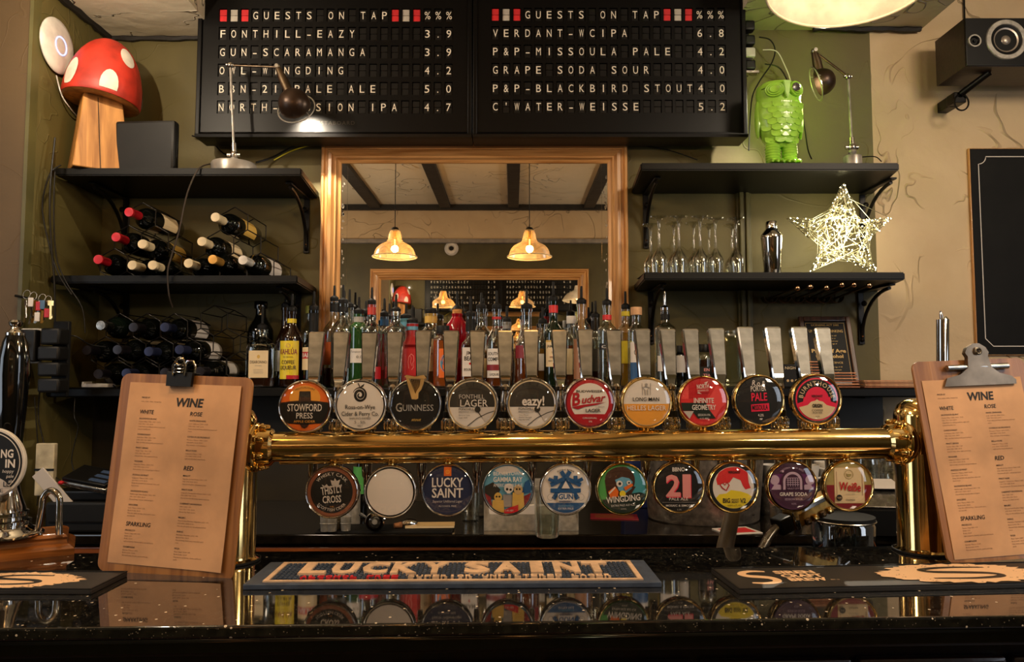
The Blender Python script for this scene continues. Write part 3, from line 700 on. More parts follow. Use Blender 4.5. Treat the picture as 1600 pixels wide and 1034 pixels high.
def art_fonthill(a, top):
    a.disc(0, 0, .97, K['cream'], 48); a.disc(0, 0, .93, K['white'], 48)
    a.poly([(-1, -.12), (1, -.12), (1, 1), (-1, 1)], K['dgrey'], .92)
    a.poly([(-.3, .92), (-1, .5), (-1, -.12), (.1, -.12)], mat('print_soft_black', '2f2b24', .5, var=0), .915)
    a.poly([(.16, -.12), (1, -.12), (1, -.2), (.55, -.78)], K['lgrey'], .92)
    a.line([(-.2, -.9), (.2, -.58), (.6, -.38), (.9, -.28)], .03, K['dgrey']); a.line([(.2, -.28), (.38, -.52)], .03, K['dgrey']); a.disc(.22, -.22, .12, K['dgrey'])
    if top == 'lager':
        a.text('FONTHILL', -.02, .22, .17, K['lgrey'], w=1.02); a.text('LAGER', .07, -.10, .28, K['white'], w=1.12)
    else:
        a.text('eazy!', .05, -.06, .36, K['white'], w=.92, bold=.025)
    a.text('FONTHILL', -.24, -.25, .1, K['black'], w=.62, bold=.01); a.text('BREWING CO', -.24, -.36, .07, K['black'], w=.62)
    for i, l in enumerate(('Bavarian Style', 'Lager 4.0%') if top == 'lager' else ('Citra Mosaic', 'Session Strength', 'Pale Ale 3.9%')): a.text(l, -.54, -.48-.1*i, .055, K['black'], align='l', maxw=.6)
def art_budvar(a):
    a.disc(0, 0, .97, K['maroon'], 48); a.disc(0, 0, .95, flat('budvar_red', 'a5121f'), 48); a.disc(0, .02, .79, K['white'], 48)
    a.poly([(-1, -.48), (-.25, -.46), (.25, -.46), (1, -.48), (1, -1), (-1, -1)], flat('budvar_red', 'a5121f'), .9)
    a.text('BUDWEISER', 0, .42, .1, K['black'], w=1.1, bold=.01)
    rd = flat('budvar_red', 'a5121f')
    a.text('B', -.55, -.1, .5, rd, w=.36, shear=.2, bold=.03, rot=.12); a.text('udvar', .18, .02, .3, rd, w=1.0, shear=.35, bold=.02, rot=.1)
    a.poly([(-.75, -.18), (-.3, -.08), (.6, .02), (.72, .05), (.3, -.08), (-.2, -.16), (-.5, -.27)], rd)
    a.text('CZECH', .42, -.2, .07, K['grey'], w=.36); a.text('LAGER', .14, -.38, .13, K['black'], w=.62, bold=.02); a.text('ORIGINAL', 0, -.66, .07, K['white'], w=.6); a.text('5%', .02, -.8, .07, K['white'], w=.14)
def art_longman(a):
    a.disc(0, 0, .97, K['gold'], 48); a.disc(0, 0, .95, K['white'], 48); a.poly([(-1, -.06), (1, -.06), (1, -1), (-1, -1)], K['amber'], .94)
    for s_ in (-1, 1): a.line([(s_*.18, .8), (s_*.16, .3)], .02, K['grey'])
    a.line([(-.05, .3), (-.06, .52), (-.16, .62), (-.02, .66), (.12, .62), (.05, .52), (.05, .3)], .035, K['grey']); a.disc(0, .74, .055, K['grey'])
    a.text('LONG MAN', -.02, .06, .15, K['black'], w=1.1, bold=.01); a.text('HELLES LAGER', 0, -.32, .19, K['white'], w=1.62, bold=.006)
def art_north(a):
    a.disc(0, 0, .97, K['red2'], 48); a.poly([(-1, .1), (-.62, .1), (-.62, .9), (-1, .9)], flat('soft_red', 'df4543'), .95)
    a.poly([(-.62, .12), (-.62, 1), (.45, 1), (.12, .1)], K['red'], .95); a.poly([(.55, .68), (1, .5), (1, 0), (.7, -.3), (.45, -.7), (.1, -.2), (.2, .1)], flat('soft_red', 'df4543'), .95)
    a.poly([(-1, -.05), (.1, -.05), (.2, -.3), (.5, -.7), (-.25, -.7), (-.5, -.38), (-1, -.38)], K['dgreen'], .95)
    a.poly([(-.86, -.4), (-.42, -.4), (-.6, -.72)], K['lgrey'], .95)
    a.rect(-.3, .25, .36, .74, K['red']); a.text('NORTH', -.02, .54, .18, K['white'], w=.5, bold=.02, rot=.08); a.text('BREWING CO', -.02, .42, .07, K['white'], w=.46, rot=.08)
    a.poly([(.02, .78), (.2, .84), (.12, .74)], K['white']); a.poly([(-.28, .35), (-.08, .31), (-.2, .39)], K['white'])
    a.text('INFINITE', 0, -.06, .2, K['white'], w=.84, bold=.02); a.text('GEOMETRY', 0, -.34, .2, K['white'], w=1.0, bold=.02)
    a.text('SESSION IPA', 0, -.6, .09, K['white'], w=.52); a.text('4.1% ABV', 0, -.74, .08, K['white'], w=.38)
def art_pale(a):
    a.disc(0, 0, .97, K['black'], 48)
    a.text('R.o.&', -.02, .60, .22, K['white'], w=.56, bold=.01, rot=-.06, shear=.1); a.text('PORTER', -.03, .38, .22, K['white'], w=.64, bold=.01, rot=.05)
    a.text('PALE', .0, -.02, .32, K['hot'], w=.66, bold=.02, rot=.03); a.poly([(-.36, -.18), (.4, -.12), (.41, -.44), (-.35, -.48)], K['hot']); a.text('MISSOULA', .02, -.4, .2, K['black'], w=.66, bold=.02, rot=.04)
    a.text('4.2%', .04, -.67, .1, K['white'], w=.24, bold=.01); a.text('ABV', .04, -.82, .08, K['white'], w=.13)
def art_burnt(a):
    a.disc(0, 0, .97, K['black'], 48); a.ring(0, 0, .84, .9, K['hot'], 48); a.poly([(-.9, -.2), (-.6, -.1), (.6, -.1), (.9, -.2), (.6, -.8), (-.6, -.8)], K['hot'], .84)
    a.disc(0, .02, .5, K['hot'], 40); a.poly([(-.56, .1), (.56, .1), (.62, -.3), (-.62, -.3)], K['hot'])
    a.poly([(-.9, -.36), (-.62, -.3), (-.4, -.24), (-.25, -.1), (-.08, -.06), (0, 0), (.08, -.06), (.25, -.1), (.4, -.24), (.62, -.3), (.9, -.36), (.7, -1), (-.7, -1)], K['cream'], .84)
    a.arc('BURNTHOUSE', 0, -.02, .6, .175, K['cream'], PI/2, bold=.01)
    a.text('VERDANT', 0, .08, .1, K['black'], w=.48, bold=.02); a.text('BREWING', 0, .0, .04, K['black'], w=.2); a.text('ORIGIN', 0, -.34, .14, K['black'], w=.42, bold=.04)
    a.text('COFFEE', 0, -.5, .08, K['black'], w=.48); a.text('PORTER', 0, -.6, .07, K['black'], w=.4); a.text('5.2%', 0, -.74, .06, K['black'], w=.16)
def art_thistly(a):
    a.disc(0, 0, .97, flat('copper_rim', '8a5238'), 48); a.disc(0, 0, .84, K['black'], 48)
    a.arc('WHISKY CASK', 0, 0, .66, .12, K['white'], PI/2, bold=.005); a.arc('SCOTTISH CIDER', 0, 0, .76, .11, K['white'], -PI/2, inward=True)
    a.text('THISTLY', .02, -.06, .30, K['white'], w=.86, bold=.02, rot=.14); a.text('CROSS', .02, -.42, .27, K['white'], w=.74, bold=.02, rot=.06)
    a.poly([(.0, .28), (-.05, .48), (.08, .44), (.12, .56), (.2, .44), (.34, .5), (.28, .3), (.42, .24), (.22, .18)], K['lgrey'])
    a.poly([(-.4, .3), (-.28, .24), (-.2, .32), (-.12, .22), (.0, .26), (-.1, .16), (-.34, .2)], K['lgrey']); a.text('4.4%', .02, -.6, .05, K['amber'], w=.16)
def art_blank(a): a.disc(0, 0, .93, K['white'], 48)
def art_lucky(a):
    a.disc(0, 0, .97, K['navy'], 48); a.poly([(-.02-.13, 1), (-.02-.13, .58), (.15, .58), (.15, 1)], K['orange'], .95); a.ring(0, .74, .05, .085, K['amber'], 16); a.disc(0, .74, .025, K['amber'], 10)
    a.text('LUCKY', .0, .14, .36, K['white'], w=1.26, bold=.018); a.text('SAINT', .0, -.28, .36, K['white'], w=1.26, bold=.018)
    a.text('Superior Unfiltered Lager', 0, -.48, .1, K['lgrey'], w=1.2, shear=.2); a.text('ALCOHOL FREE', 0, -.66, .07, K['lgrey'], w=.72)
def art_gamma(a):
    a.disc(0, 0, .97, K['sky'], 48); a.poly([(-.6, .8), (-.2, .6), (.4, .72), (.7, .5), (.3, .95), (-.3, .95)], K['lgrey'], .95)
    a.poly([(-1, .1), (-.6, .3), (-.3, .0), (-.5, -.4), (-.9, -.4)], K['dgrey'], .95); a.poly([(-1, -.1), (-.7, -.3), (-.6, -.9), (-.9, -.6)], K['maroon'], .95)
    a.poly([(1, .5), (.7, .3), (.55, -.2), (.95, -.1)], K['blue'], .95); a.poly([(1, -.1), (.6, -.3), (.7, -.8)], K['maroon'], .95); a.rect(-.2, .3, -.7, -.2, K['grey'], .95)
    for u, v, r, c in ((-.4, -.3, .16, 'gold'), (.42, .0, .18, 'tan')):
        a.poly([(u-.22, v-.12), (u-.26, -.95), (u+.26, -.95), (u+.22, v-.12)], K['gold'], .95); a.disc(u, v, r, K[c], 20, ry=r*1.15); a.disc(u-.06, v+.02, .04, K['black'], 8); a.disc(u+.06, v+.02, .04, K['black'], 8)
    a.disc(.04, .06, .19, K['white'], 20); a.disc(-.03, .02, .055, K['black'], 10); a.disc(.11, .0, .05, K['black'], 10); a.rect(-.04, .1, -.15, -.1, K['white'])
    a.poly([(-.15, -1), (-.15, -.8), (.05, -.72), (.42, -.6), (.42, -.9)], K['red'], .95); a.text('5.4% ABV', .06, -.87, .07, K['white'], w=.34)
    a.text('BEAVERTOWN', 0, .58, .14, K['white'], w=1.18, bold=.01); a.text('GAMMA RAY', 0, .32, .19, K['white'], w=1.18, bold=.02); a.text('AMERICAN PALE ALE', 0, .12, .13, K['white'], w=1.18)
def art_gun(a):
    a.disc(0, 0, .97, K['white'], 48); a.poly([(-1, -.54), (1, -.54), (1, -1), (-1, -1)], K['blue'], .95); b = K['blue']
    a.arc('SUSSEX BORN', 0, 0, .76, .07, K['dgrey'], PI/2)
    def bar(x0, y0, x1, y1, w=.17): a.line([(x0, y0), (x1, y1)], w, b)
    bar(0, .42, -.5, -.38); bar(0, .42, .5, -.38); bar(-.62, -.04, .62, -.04)
    bar(0, .44, -.18, .74); bar(0, .44, .18, .74); bar(-.06, .44, -.62, .18); bar(.06, .44, .62, .18)
    bar(-.42, .28, -.40, .56); bar(.42, .28, .40, .56); bar(-.5, .34, -.7, .44, .14); bar(.5, .34, .7, .44, .14)
    a.poly([(-.17, .05), (.17, .05), (0, .36)], K['white']); a.rect(-.32, .32, -.44, -.16, K['white'])
    a.text('GUN', 0, -.38, .2, b, w=.6, bold=.03); a.text('BREWERY', 0, -.5, .06, b, w=.52, bold=.01); a.text('SCARAMANGA', 0, -.68, .06, K['sky'], w=.62); a.text('EXTRA PALE', 0, -.8, .08, K['white'], w=.62)
    for s_ in (-1, 1): a.ring(s_*.62, -.3, .12, .135, K['grey'], 16)
def art_wing(a):
    a.disc(0, 0, .97, K['green'], 48); a.poly([(.2, 1), (1, .6), (1, -.6), (.3, -.4)], K['teal'], .95); a.disc(-.1, .35, .62, K['brown'], 40, ry=.6, rr=.92); a.poly([(-.7, .2), (-.6, -.5), (.3, -.3), (.55, .1)], K['brown'], .95)
    a.poly([(-.3, .38), (0, .5), (.28, .44), (.42, .3), (.38, .02), (.1, -.18), (-.15, -.05)], K['sky'])
    a.disc(-.12, .22, .13, K['white'], 20); a.disc(-.11, .22, .06, K['black'], 12); a.disc(.26, .26, .09, K['white'], 16); a.disc(.27, .26, .04, K['black'], 10)
    a.poly([(.05, .08), (.4, .24), (.44, .14), (.12, -.06)], K['orange']); a.poly([(-.6, -.1), (-.3, .12), (-.16, -.1), (-.2, -.3), (-.5, -.36)], K['orange']); a.line([(-.56, -.18), (-.3, .08)], .06, K['white'])
    a.poly([(-1, -.42), (-.4, -.4), (.2, -.2), (.7, -.12), (1, -.2), (1, -1), (-1, -1)], K['dgreen'], .95); a.disc(.0, -.18, .13, K['yellow'], 18)
    a.text('WINGDING', .03, -.5, .24, K['white'], w=1.4, bold=.018, rot=.09); a.text('EXTRA PALE ALE 4.2%', .02, -.68, .08, K['white'], w=.98, rot=.06); a.text('OWL', .04, -.82, .06, K['lgrey'], w=.24)
def art_bbn(a):
    a.disc(0, 0, .97, K['black'], 48); a.text('BBNO', 0, .66, .16, K['white'], w=.52, bold=.02)
    for dx, dy, c in ((.03, -.04, K['hot']), (0, 0, K['pink'])): a.text('2', -.24+dx, -.34+dy, .82, c, w=.60, bold=.03); a.text('1', .32+dx, -.34+dy, .82, c, w=.34, bold=.05)
    a.text('PALE ALE', -.02, -.52, .12, K['white'], w=.78); a.line([(-.7, -.6), (.7, -.6)], .012, K['grey']); a.text('MOSAIC & SIMCOE', 0, -.77, .08, K['white'], w=1.1, bold=.01); a.text('5.3%', 0, -.92, .05, K['lgrey'], w=.18)
def art_big(a):
    a.disc(0, 0, .97, K['black'], 48); a.disc(0, 0, .86, K['white'], 48)
    hair = [(-.66, .1), (-.72, .34), (-.6, .62), (-.3, .8), (.1, .86), (.42, .8), (.6, .6), (.64, .2), (.72, -.02), (.5, -.08), (.4, .06), (.3, .3), (.0, .42), (-.16, .2), (-.4, .18)]
    a.poly(hair, K['red2'], .85)
    body = [(-.8, -.5), (-.6, -.28), (-.3, -.24), (-.1, -.1), (.3, -.16), (.6, -.26), (.8, -.4), (.7, -.9), (-.7, -.9)]
    a.poly(body, K['yellow'], .85); a.line([(-.46, -.02), (-.56, .12), (-.44, .2), (-.36, .1), (-.26, .22), (-.18, .1), (-.3, -.12), (-.46, -.02)], .05, K['red'])
    a.text('VERDANT', .04, .58, .1, K['black'], w=.52, bold=.03)
    a.text('BIG', -.3, -.62, .18, K['black'], w=.3, bold=.02); a.text('FOOT', .06, -.53, .07, K['black'], w=.3, bold=.03); a.text('BEAST', .06, -.62, .07, K['black'], w=.3, bold=.03); a.text('V2', .38, -.62, .18, K['black'], w=.24, bold=.02); a.text('NEIPA 6.2% VOL.', .04, -.76, .07, K['black'], w=.6)
def art_grape(a):
    a.disc(0, 0, .97, K['purple'], 48); a.poly([(-1, -.14), (1, -.14), (1, .5), (-1, .5)], K['plum'], .95); a.arc('MODERN SOUR BEER', 0, 0, .74, .07, K['lilac'], PI/2)
    for s_ in (-1, 1):
        a.disc(s_*.74, .26, .2, K['lilac'], 20, rr=.95); a.poly([(s_*.42, -.14), (s_*.5, .06), (s_*.75, .1), (s_*.9, -.14)][::s_], K['lilac'], .95)
    a.disc(-.4, .62, .05, K['lilac'], 12)
    def gate(w, z, m): a.poly([(-w, -.14), (w, -.14), (w, z)]+[(w*math.cos(t), z+w*1.0*math.sin(t)) for t in [PI*i/12 for i in range(1, 12)]]+[(-w, z)], m)
    gate(.48, .2, K['purple']); gate(.4, .2, K['lilac']); gate(.3, .2, K['purple'])
    for i in range(-2, 3): a.line([(i*.1, .0), (i*.1, .36)], .028, K['lilac'])
    for i in range(4): a.line([(-.26, .08+i*.09), (.26, .08+i*.09)], .024, K['lilac'])
    a.text('VAULT CITY', 0, -.12, .07, K['lilac'], w=.5); a.poly([(-1, -.15), (1, -.15), (1, -1), (-1, -1)], K['purple'], .95)
    a.text('GRAPE SODA', 0, -.38, .14, K['white'], w=1.16, bold=.02); a.text('SESSION SOUR', 0, -.56, .08, K['lilac'], w=.74); a.text('4.0%', 0, -.74, .07, K['lilac'], w=.2)
def art_weisse(a):
    a.disc(0, 0, .97, K['olive'], 48); a.poly([(-1, .04), (1, .04), (1, -1), (-1, -1)], K['maroon'], .95)
    a.rect(-.62, .66, -.72, .78, K['tan'], .94); a.rect(-.6, .64, -.7, .74, K['cream'], .94)
    for u in (-.52, .56): a.line([(u, -.4), (u, .6)], .012, K['maroon'])
    a.ring(.0, .48, .17, .19, K['olive'], 24); a.disc(0, .48, .1, K['olive'], 20); a.rect(-.1, .1, .5, .56, K['cream'])
    a.text('Weiße', .02, -.2, .34, K['red'], w=.92, bold=.02, rot=-.06); a.text('WHEAT BEER', .03, -.36, .05, K['grey'], w=.4); a.text('COLLAB WITH', .03, -.5, .035, K['grey'], w=.34); a.text('Cloudwater', .03, -.6, .07, K['black'], w=.4, bold=.02)
    a.disc(-.44, -.48, .13, K['black'], 20); a.text('5.2%', -.44, -.5, .05, K['cream'], w=.16)
UP = [(477, 635, art_stowford, 'chrome', 'round orange and black cider badge with a tower, leftmost of the upper row'), (563.5, 633, art_ross, 'chrome', 'round white badge with a black spiral apple and handwritten lines'),
      (649, 632, art_guinness, 'chrome', 'round black badge with a raised gold harp at its top'), (738, 631, lambda a: art_fonthill(a, 'lager'), 'chrome', 'round half dark, half white badge reading LAGER, beside the harp badge'),
      (831, 630.5, lambda a: art_fonthill(a, 'eazy'), 'chrome', 'round half dark, half white badge with an exclamation mark in its rounded white lettering'), (921, 629, art_budvar, 'chrome', 'round red rimmed white badge with red script and LAGER below'),
      (1009.5, 628.5, art_longman, 'brass', 'round badge, white above and amber below, with a thin standing figure'), (1098.5, 627, art_north, 'brass', 'round red badge with angular shapes and a dark green band'),
      (1185.5, 625, art_pale, 'brass', 'round black badge with bright pink lettering reading PALE'), (1275, 623.5, art_burnt, 'brass', 'round pink and black badge with arched cream letters, rightmost of the upper row')]
LO = [(519, 768, art_thistly, 'chrome', 'round black badge with a copper border reading SCOTTISH CIDER, below the rail'), (610, 768, art_blank, 'chrome', 'blank white round badge with no lettering, hanging below the rail'),
      (699.5, 765.5, art_lucky, 'chrome', 'round navy badge with an orange tab and bold white letters, below the rail'), (793.5, 764, art_gamma, 'chrome', 'round pale blue badge illustrated with skull faced figures'),
      (883.5, 764, art_gun, 'chrome', 'round white badge with a blue branching snowflake-like emblem'), (972, 763.5, art_wing, 'brass', 'round green badge picturing a blue bird with an orange beak'),
      (1060, 761, art_bbn, 'brass', 'round black badge with a big pink number 21'), (1145, 761, art_big, 'brass', 'round badge with a red hair shape over a yellow mound'),
      (1237, 759, art_grape, 'brass', 'round purple badge with an arched lilac gate'), (1325, 758.5, art_weisse, 'brass', 'round cream and dark red badge with red lettering, rightmost of the lower row')]
RIMS = {}
def rim_mesh(kind, r):
    k = kind
    if k not in RIMS:
        m = MB(M_chrome if kind == 'chrome' else M_brass); m.t(Matrix.Rotation(PI/2, 4, 'X'))
        m.lathe([(r*.9, .002), (r*.92, .0045), (r*.955, .0062), (r*.985, .005), (r, .001), (r*1.0, -.012), (r*.97, -.015), (0, -.016)], 56)
        a = m.mesh('rim', sharp=50)
        d_ = MB(M_lens); d_.t(Matrix.Rotation(PI/2, 4, 'X')); d_.lathe([(r*.905, .0055), (r*.8, .0085), (r*.6, .0115), (r*.35, .0138), (r*.15, .0147), (0, .015)], 40)
        RIMS[k] = (a, d_.mesh('domed_lens'))
    return RIMS[k]
RB = 40.5*mpp(1.445)
def badge(px, py, art, kind, label, up, i):
    P = at(px, py, YR(px)-.008)
    zr = A.z + (B.z-A.z)*(P.x-A.x)/(B.x-A.x)
    t = thing('tap_badge', label, 'badge', P, ang*.6, 'round beer badges on the brass rail')
    rm, ln = rim_mesh(kind, RB)
    link('rim', rm, t); a = Art(flatP(RB*.93, -.0035), .00022); art(a); a.part('printed_face', t); link('lens', ln, t)
    s = MB(M_brass if kind == 'brass' or True else M_chrome)
    if up: z0, z1 = zr+rr-.003-P.z, -RB*.96
    else: z0, z1 = RB*.96, zr-rr+.004-P.z
    s.t(Matrix.Translation((0, .006, 0))); s.lathe([(0, z0), (.007, z0), (.0065, z0+(z1-z0)*.3), (.0085, z0+(z1-z0)*.5), (.0065, z0+(z1-z0)*.7), (.007, z1), (0, z1)], 12); s.part('mount', t)
    return t
for i, b in enumerate(UP): 
    t = badge(*b, True, i)
    if i == 2:
        g = MB(M_gold := mat('harp_gold', 'c9a468', .35, .4, var=.15)); q = RB
        g.prism([(-.36*q, 1.06*q), (-.30*q, 1.12*q), (.0, 1.06*q), (.34*q, 1.12*q), (.42*q, 1.02*q), (.36*q, .98*q), (.0, .99*q), (-.26*q, .98*q)], -.026, -.014)
        g.prism([(-.30*q, 1.0*q), (-.20*q, 1.0*q), (.10*q, .30*q), (.02*q, .22*q), (-.08*q, .22*q)], -.026, -.014)
        g.prism([(.24*q, 1.0*q), (.36*q, 1.0*q), (.34*q, .8*q), (.26*q, .58*q), (.16*q, .46*q), (.14*q, .24*q), (.04*q, .2*q), (.02*q, .3*q), (.08*q, .5*q), (.2*q, .7*q)], -.025, -.014)
        for k in range(6): g.prism([(-.16*q+k*.065*q, .99*q), (-.145*q+k*.065*q, .99*q), (.06*q+k*.02*q, (.42+.05*k)*q), (.05*q+k*.02*q, (.42+.05*k)*q)], -.021, -.016)
        h_ = g.part('harp', t); h_['label'] = 'raised gold harp'
        g.bm if 0 else None
for i, b in enumerate(LO): badge(*b, False, i)
# ================================================================== SPIRIT BOTTLES
def liq(name, c, dens=.5): return thin(name, c, .05, .3, .05, diff=dens)
G_clear = thin('bottle_glass', 'e9ebe2', .07, .8)
G_green = thin('green_glass', '3f7a3a', .08, .7, diff=.25)
G_dkgreen = thin('dark_green_glass', '16301c', .08, .6, diff=.3)
G_brown = mat('brown_glass', '1d0d05', .06, coat=.5, var=0)
G_black = mat('wine_glass_black', '070806', .05, coat=.5, var=0)
G_bgreen = mat('deep_wine_glass', '0a110b', .05, coat=.5, var=0)
LQ = dict(amber=liq('amber_liquid', 'b0581a', .35), gold=liq('gold_liquid', 'cf9a3c', .3), red=liq('red_liquid', 'a80f18', .5), orange=liq('orange_liquid', 'd4702c', .55), dark=liq('dark_liquid', '3a1408', .6),
          pink=liq('pink_liquid', 'c23a3a', .6), pale=liq('pale_liquid', 'd8cf9a', .12), crimson=liq('crimson_glass', 'b81428', .45), yellow=liq('yellow_liquid', 'd8b020', .4))
def bottle(label, px, Y, hw, ysh, ynk, ytop, ypour, glass, liquid=None, yfill=560, lab=None, band=None, cap=None, square=False, neckw=None, pour_m=None, group='spirit bottles behind the taps', Z=None, base=None, name='spirit_bottle'):
    """px,y.. are read off the photograph; z of the base is the shelf"""
    zb = Z3 if Z is None else Z
    X = xat(px, Y, 560); r = hw*mpp(Y); zs = zat(ysh, Y)-zb; zn = zat(ynk, Y)-zb; zt = zat(ytop, Y)-zb
    rn = (neckw or 6)*mpp(Y)
    t = thing(name, label, 'bottle', (X, Y, zb), 0, group)
    sq = 1
    prof = [(0, .003), (r*.8, .001), (r*.97, .004), (r, .010), (r, zs-.012), (r*.985, zs-.004)]
    for k in range(1, 9):
        q = k/8; prof.append((rn+(r-rn)*(.5+.5*math.cos(PI*q))**.85*.985, zs+(zn-zs)*q))
    prof += [(rn*.97, (zn+zt)/2), (rn*.97, zt-.012), (rn*1.15, zt-.011), (rn*1.15, zt-.002), (rn*.9, zt), (0, zt)]
    nn = 24
    def squash(m):
        if square:
            for v in m.bm.verts:
                if v.co.z < zs+.004:
                    rr_ = math.hypot(v.co.x, v.co.y); a = math.atan2(v.co.y, v.co.x)
                    k = 1/max(abs(math.cos(a)), abs(math.sin(a))); k = min(k, 1.18); v.co.x *= k*.95; v.co.y *= k*.62
        return m
    squash(MB(glass).lathe(prof, nn)).part('glass_body', t)
    if liquid:
        zf = min(zat(yfill, Y)-zb, zs-.005); ri = r-.0022
        squash(MB(liquid).lathe([(0, .006), (ri*.95, .006), (ri, .012), (ri, zf), (0, zf)], nn)).part('liquid', t)
    if band:
        z0, z1, c = zat(band[1], Y)-zb, zat(band[0], Y)-zb, band[2]
        MB(c).lathe([(rn*1.0, z0), (rn*1.1, z0+.0005), (rn*1.1, z1-.0005), (rn*1.0, z1)], 20).part('neck_band', t)
    if ypour:
        zp = zat(ypour, Y)-zb; p = MB(pour_m or M_blackm); k = max(.02, zp-zt)
        p.lathe([(0, zt-.001), (rn*1.05, zt-.001), (rn*1.12, zt+.003), (rn*1.12, zt+.012), (rn*.75, zt+.016), (.0048, zt+.02), (.0045, zt+k*.8), (.0035, zt+k), (0, zt+k)], 14)
        p.part('pourer', t)
    elif cap:
        MB(cap).lathe([(0, zt-.02), (rn*1.25, zt-.02), (rn*1.28, zt-.016), (rn*1.28, zt+.004), (rn*1.2, zt+.007), (0, zt+.008)], 18).part('cap', t)
    if lab:
        y0, y1, hwp, c, draw = lab[:5]; z0, z1 = zat(y1, Y)-zb, zat(y0, Y)-zb
        w = (hwp*mpp(Y)); off = lab[5]*mpp(Y) if len(lab) > 5 else 0
        zc, hh = (z0+z1)/2, (z1-z0)/2
        if square: P = lambda u, v, h: (u*w+off, -r*.63-.0012-h, zc+v*hh)
        else:
            wa = math.asin(min(.97, w/r)); oa = off/r
            P = lambda u, v, h: ((r+.0010+h)*math.sin(u*wa+oa), -(r+.0010+h)*math.cos(u*wa+oa), zc+v*hh)
        a = Art(P, .0003); a.mb.m(c); n = 12
        a.asp = w/hh
        T_ = [a.mb.v(P(-1+2*i/n, 1, 0)) for i in range(n+1)]; B_ = [a.mb.v(P(-1+2*i/n, -1, 0)) for i in range(n+1)]
        for i in range(n): a.mb.f([B_[i], B_[i+1], T_[i+1], T_[i]])
        a.k = 1
        if draw: draw(a)
        a.part('label', t)
    return t
def strip(a, v0, v1, c, u0=-1, u1=1, n=8):
    a.mb.m(c); h = a.k*a.eps
    T_ = [a.mb.v(a.P(u0+(u1-u0)*i/n, v1, h)) for i in range(n+1)]; B_ = [a.mb.v(a.P(u0+(u1-u0)*i/n, v0, h)) for i in range(n+1)]
    for i in range(n): a.mb.f([B_[i], B_[i+1], T_[i+1], T_[i]])
    a.k += 1
def words(*L):
    def d(a):
        for (txt, v, h, w, c, *o) in L: a.text(txt, 0, v, h, K[c], w=w, bold=o[0] if o else 0, shear=o[1] if len(o) > 1 else 0)
    return d
def d_kahlua(a):
    a.disc(0, .75, .22, K['gold'], 16, ry=.12); a.text('KAHLÚA', 0, .3, .26, K['maroon'], w=1.7, bold=.02); a.text('THE ORIGINAL', 0, .12, .06, K['brown'], w=1.0)
    a.text('COFFEE', 0, -.22, .2, K['brown'], w=1.2, bold=.01); a.text('LIQUEUR', 0, -.5, .2, K['brown'], w=1.5, bold=.01); strip(a, -1, -.8, K['red'], -.1, 1)
def d_dis(a):
    a.disc(0, .55, .16, K['gold'], 12, ry=.14); a.text('DISARONNO', 0, .05, .2, K['black'], w=1.7); a.text('ORIGINALE', 0, -.15, .07, K['grey'], w=.7)
    for i in range(3): a.line([(-.5, -.4-.12*i), (.5, -.4-.12*i)], .02, K['grey'])
def d_tanq(a): a.text('Tanqueray', .05, .45, .26, K['black'], w=1.5, shear=.2); a.text('0.0', .3, -.35, .36, K['black'], w=.6); a.line([(-.8, .1), (.8, .1)], .02, K['red'])
def d_bail(a): strip(a, .0, .6, K['red']); a.text('BAILEYS', 0, .12, .36, K['white'], w=1.8, bold=.02)
def d_jim(a):
    a.text('JIM', -.2, .5, .24, K['black'], w=.7, shear=.2, bold=.02); a.text('BEAM', 0, .1, .28, K['black'], w=1.5, bold=.02); a.disc(0, -.12, .14, K['red'], 14, ry=.08); a.text('BOURBON', 0, -.62, .18, K['black'], w=1.5)
def d_south(a):
    a.text('SOUTHERN', 0, .55, .2, K['black'], w=1.7, bold=.02); a.text('COMFORT', 0, .15, .24, K['black'], w=1.7, bold=.02); strip(a, -.5, -.1, K['maroon']); a.text('LIQUEUR', 0, -.85, .16, K['black'], w=1.2)
def d_jam(a): strip(a, .86, 1, K['gold']); a.text('JAMESON', 0, .45, .2, K['black'], w=1.7, bold=.01); a.disc(0, .1, .3, K['tan'], 16, ry=.14); a.text('IRISH', 0, -.35, .14, K['maroon'], w=.9); a.text('WHISKEY', 0, -.62, .12, K['black'], w=1.3)
def d_head(a):
    a.line([(-.3, -.5), (-.4, .0), (-.3, .4), (.0, .6), (.3, .45), (.35, .1), (.2, -.1), (.3, -.4), (.05, -.6)], .06, K['pink']); a.line([(-.2, .5), (.0, .3), (-.1, .0), (.1, -.3)], .05, K['pink'])
def d_blueoval(a):
    a.disc(0, .0, .8, K['sky'], 24, ry=.62); a.ring(0, 0, .5, .58, K['blue'], 20); a.text('GIN', 0, -.1, .2, K['blue'], w=.9, bold=.02)
bottle('wide black bottle at the left end of the row, behind the clear square one', 406, 2.66, 20, 520, 492, 474, 0, G_black, cap=M_blackg, neckw=8)
bottle('square clear bottle with a cream label and dark liqueur, far left', 409, 2.51, 23, 541, 525, 514, 479, G_clear, LQ['dark'], 590, (548, 590, 15, K['cream'], d_dis), square=True, neckw=7)
bottle('dark bottle with a bright yellow label reading COFFEE LIQUEUR', 455, 2.51, 17, 530, 506, 486, 459, G_brown, None, 0, (533, 592, 14, K['yellow'], d_kahlua), (498, 505, K['yellow']), neckw=6.5)
bottle('dark brown bottle half hidden behind the yellow labelled one', 445, 2.66, 15, 540, 508, 480, 463, G_brown, None, 0, (548, 580, 12, K['white'], None))
bottle('clear bottle with a yellow green stopper beside the left stile of the mirror frame', 484, 2.66, 15, 522, 500, 481, 0, G_clear, LQ['pale'], 555, (550, 585, 10, K['white'], None), cap=mat('lime_stopper', '9a9a3c', .5))
bottle('black necked bottle with a red banded cream label left of the first tap handle', 489, 2.51, 16, 545, 520, 484, 455, G_black, None, 0, (543, 578, 14, K['cream'], d_bail), (484, 518, M_blackm), neckw=6.5)
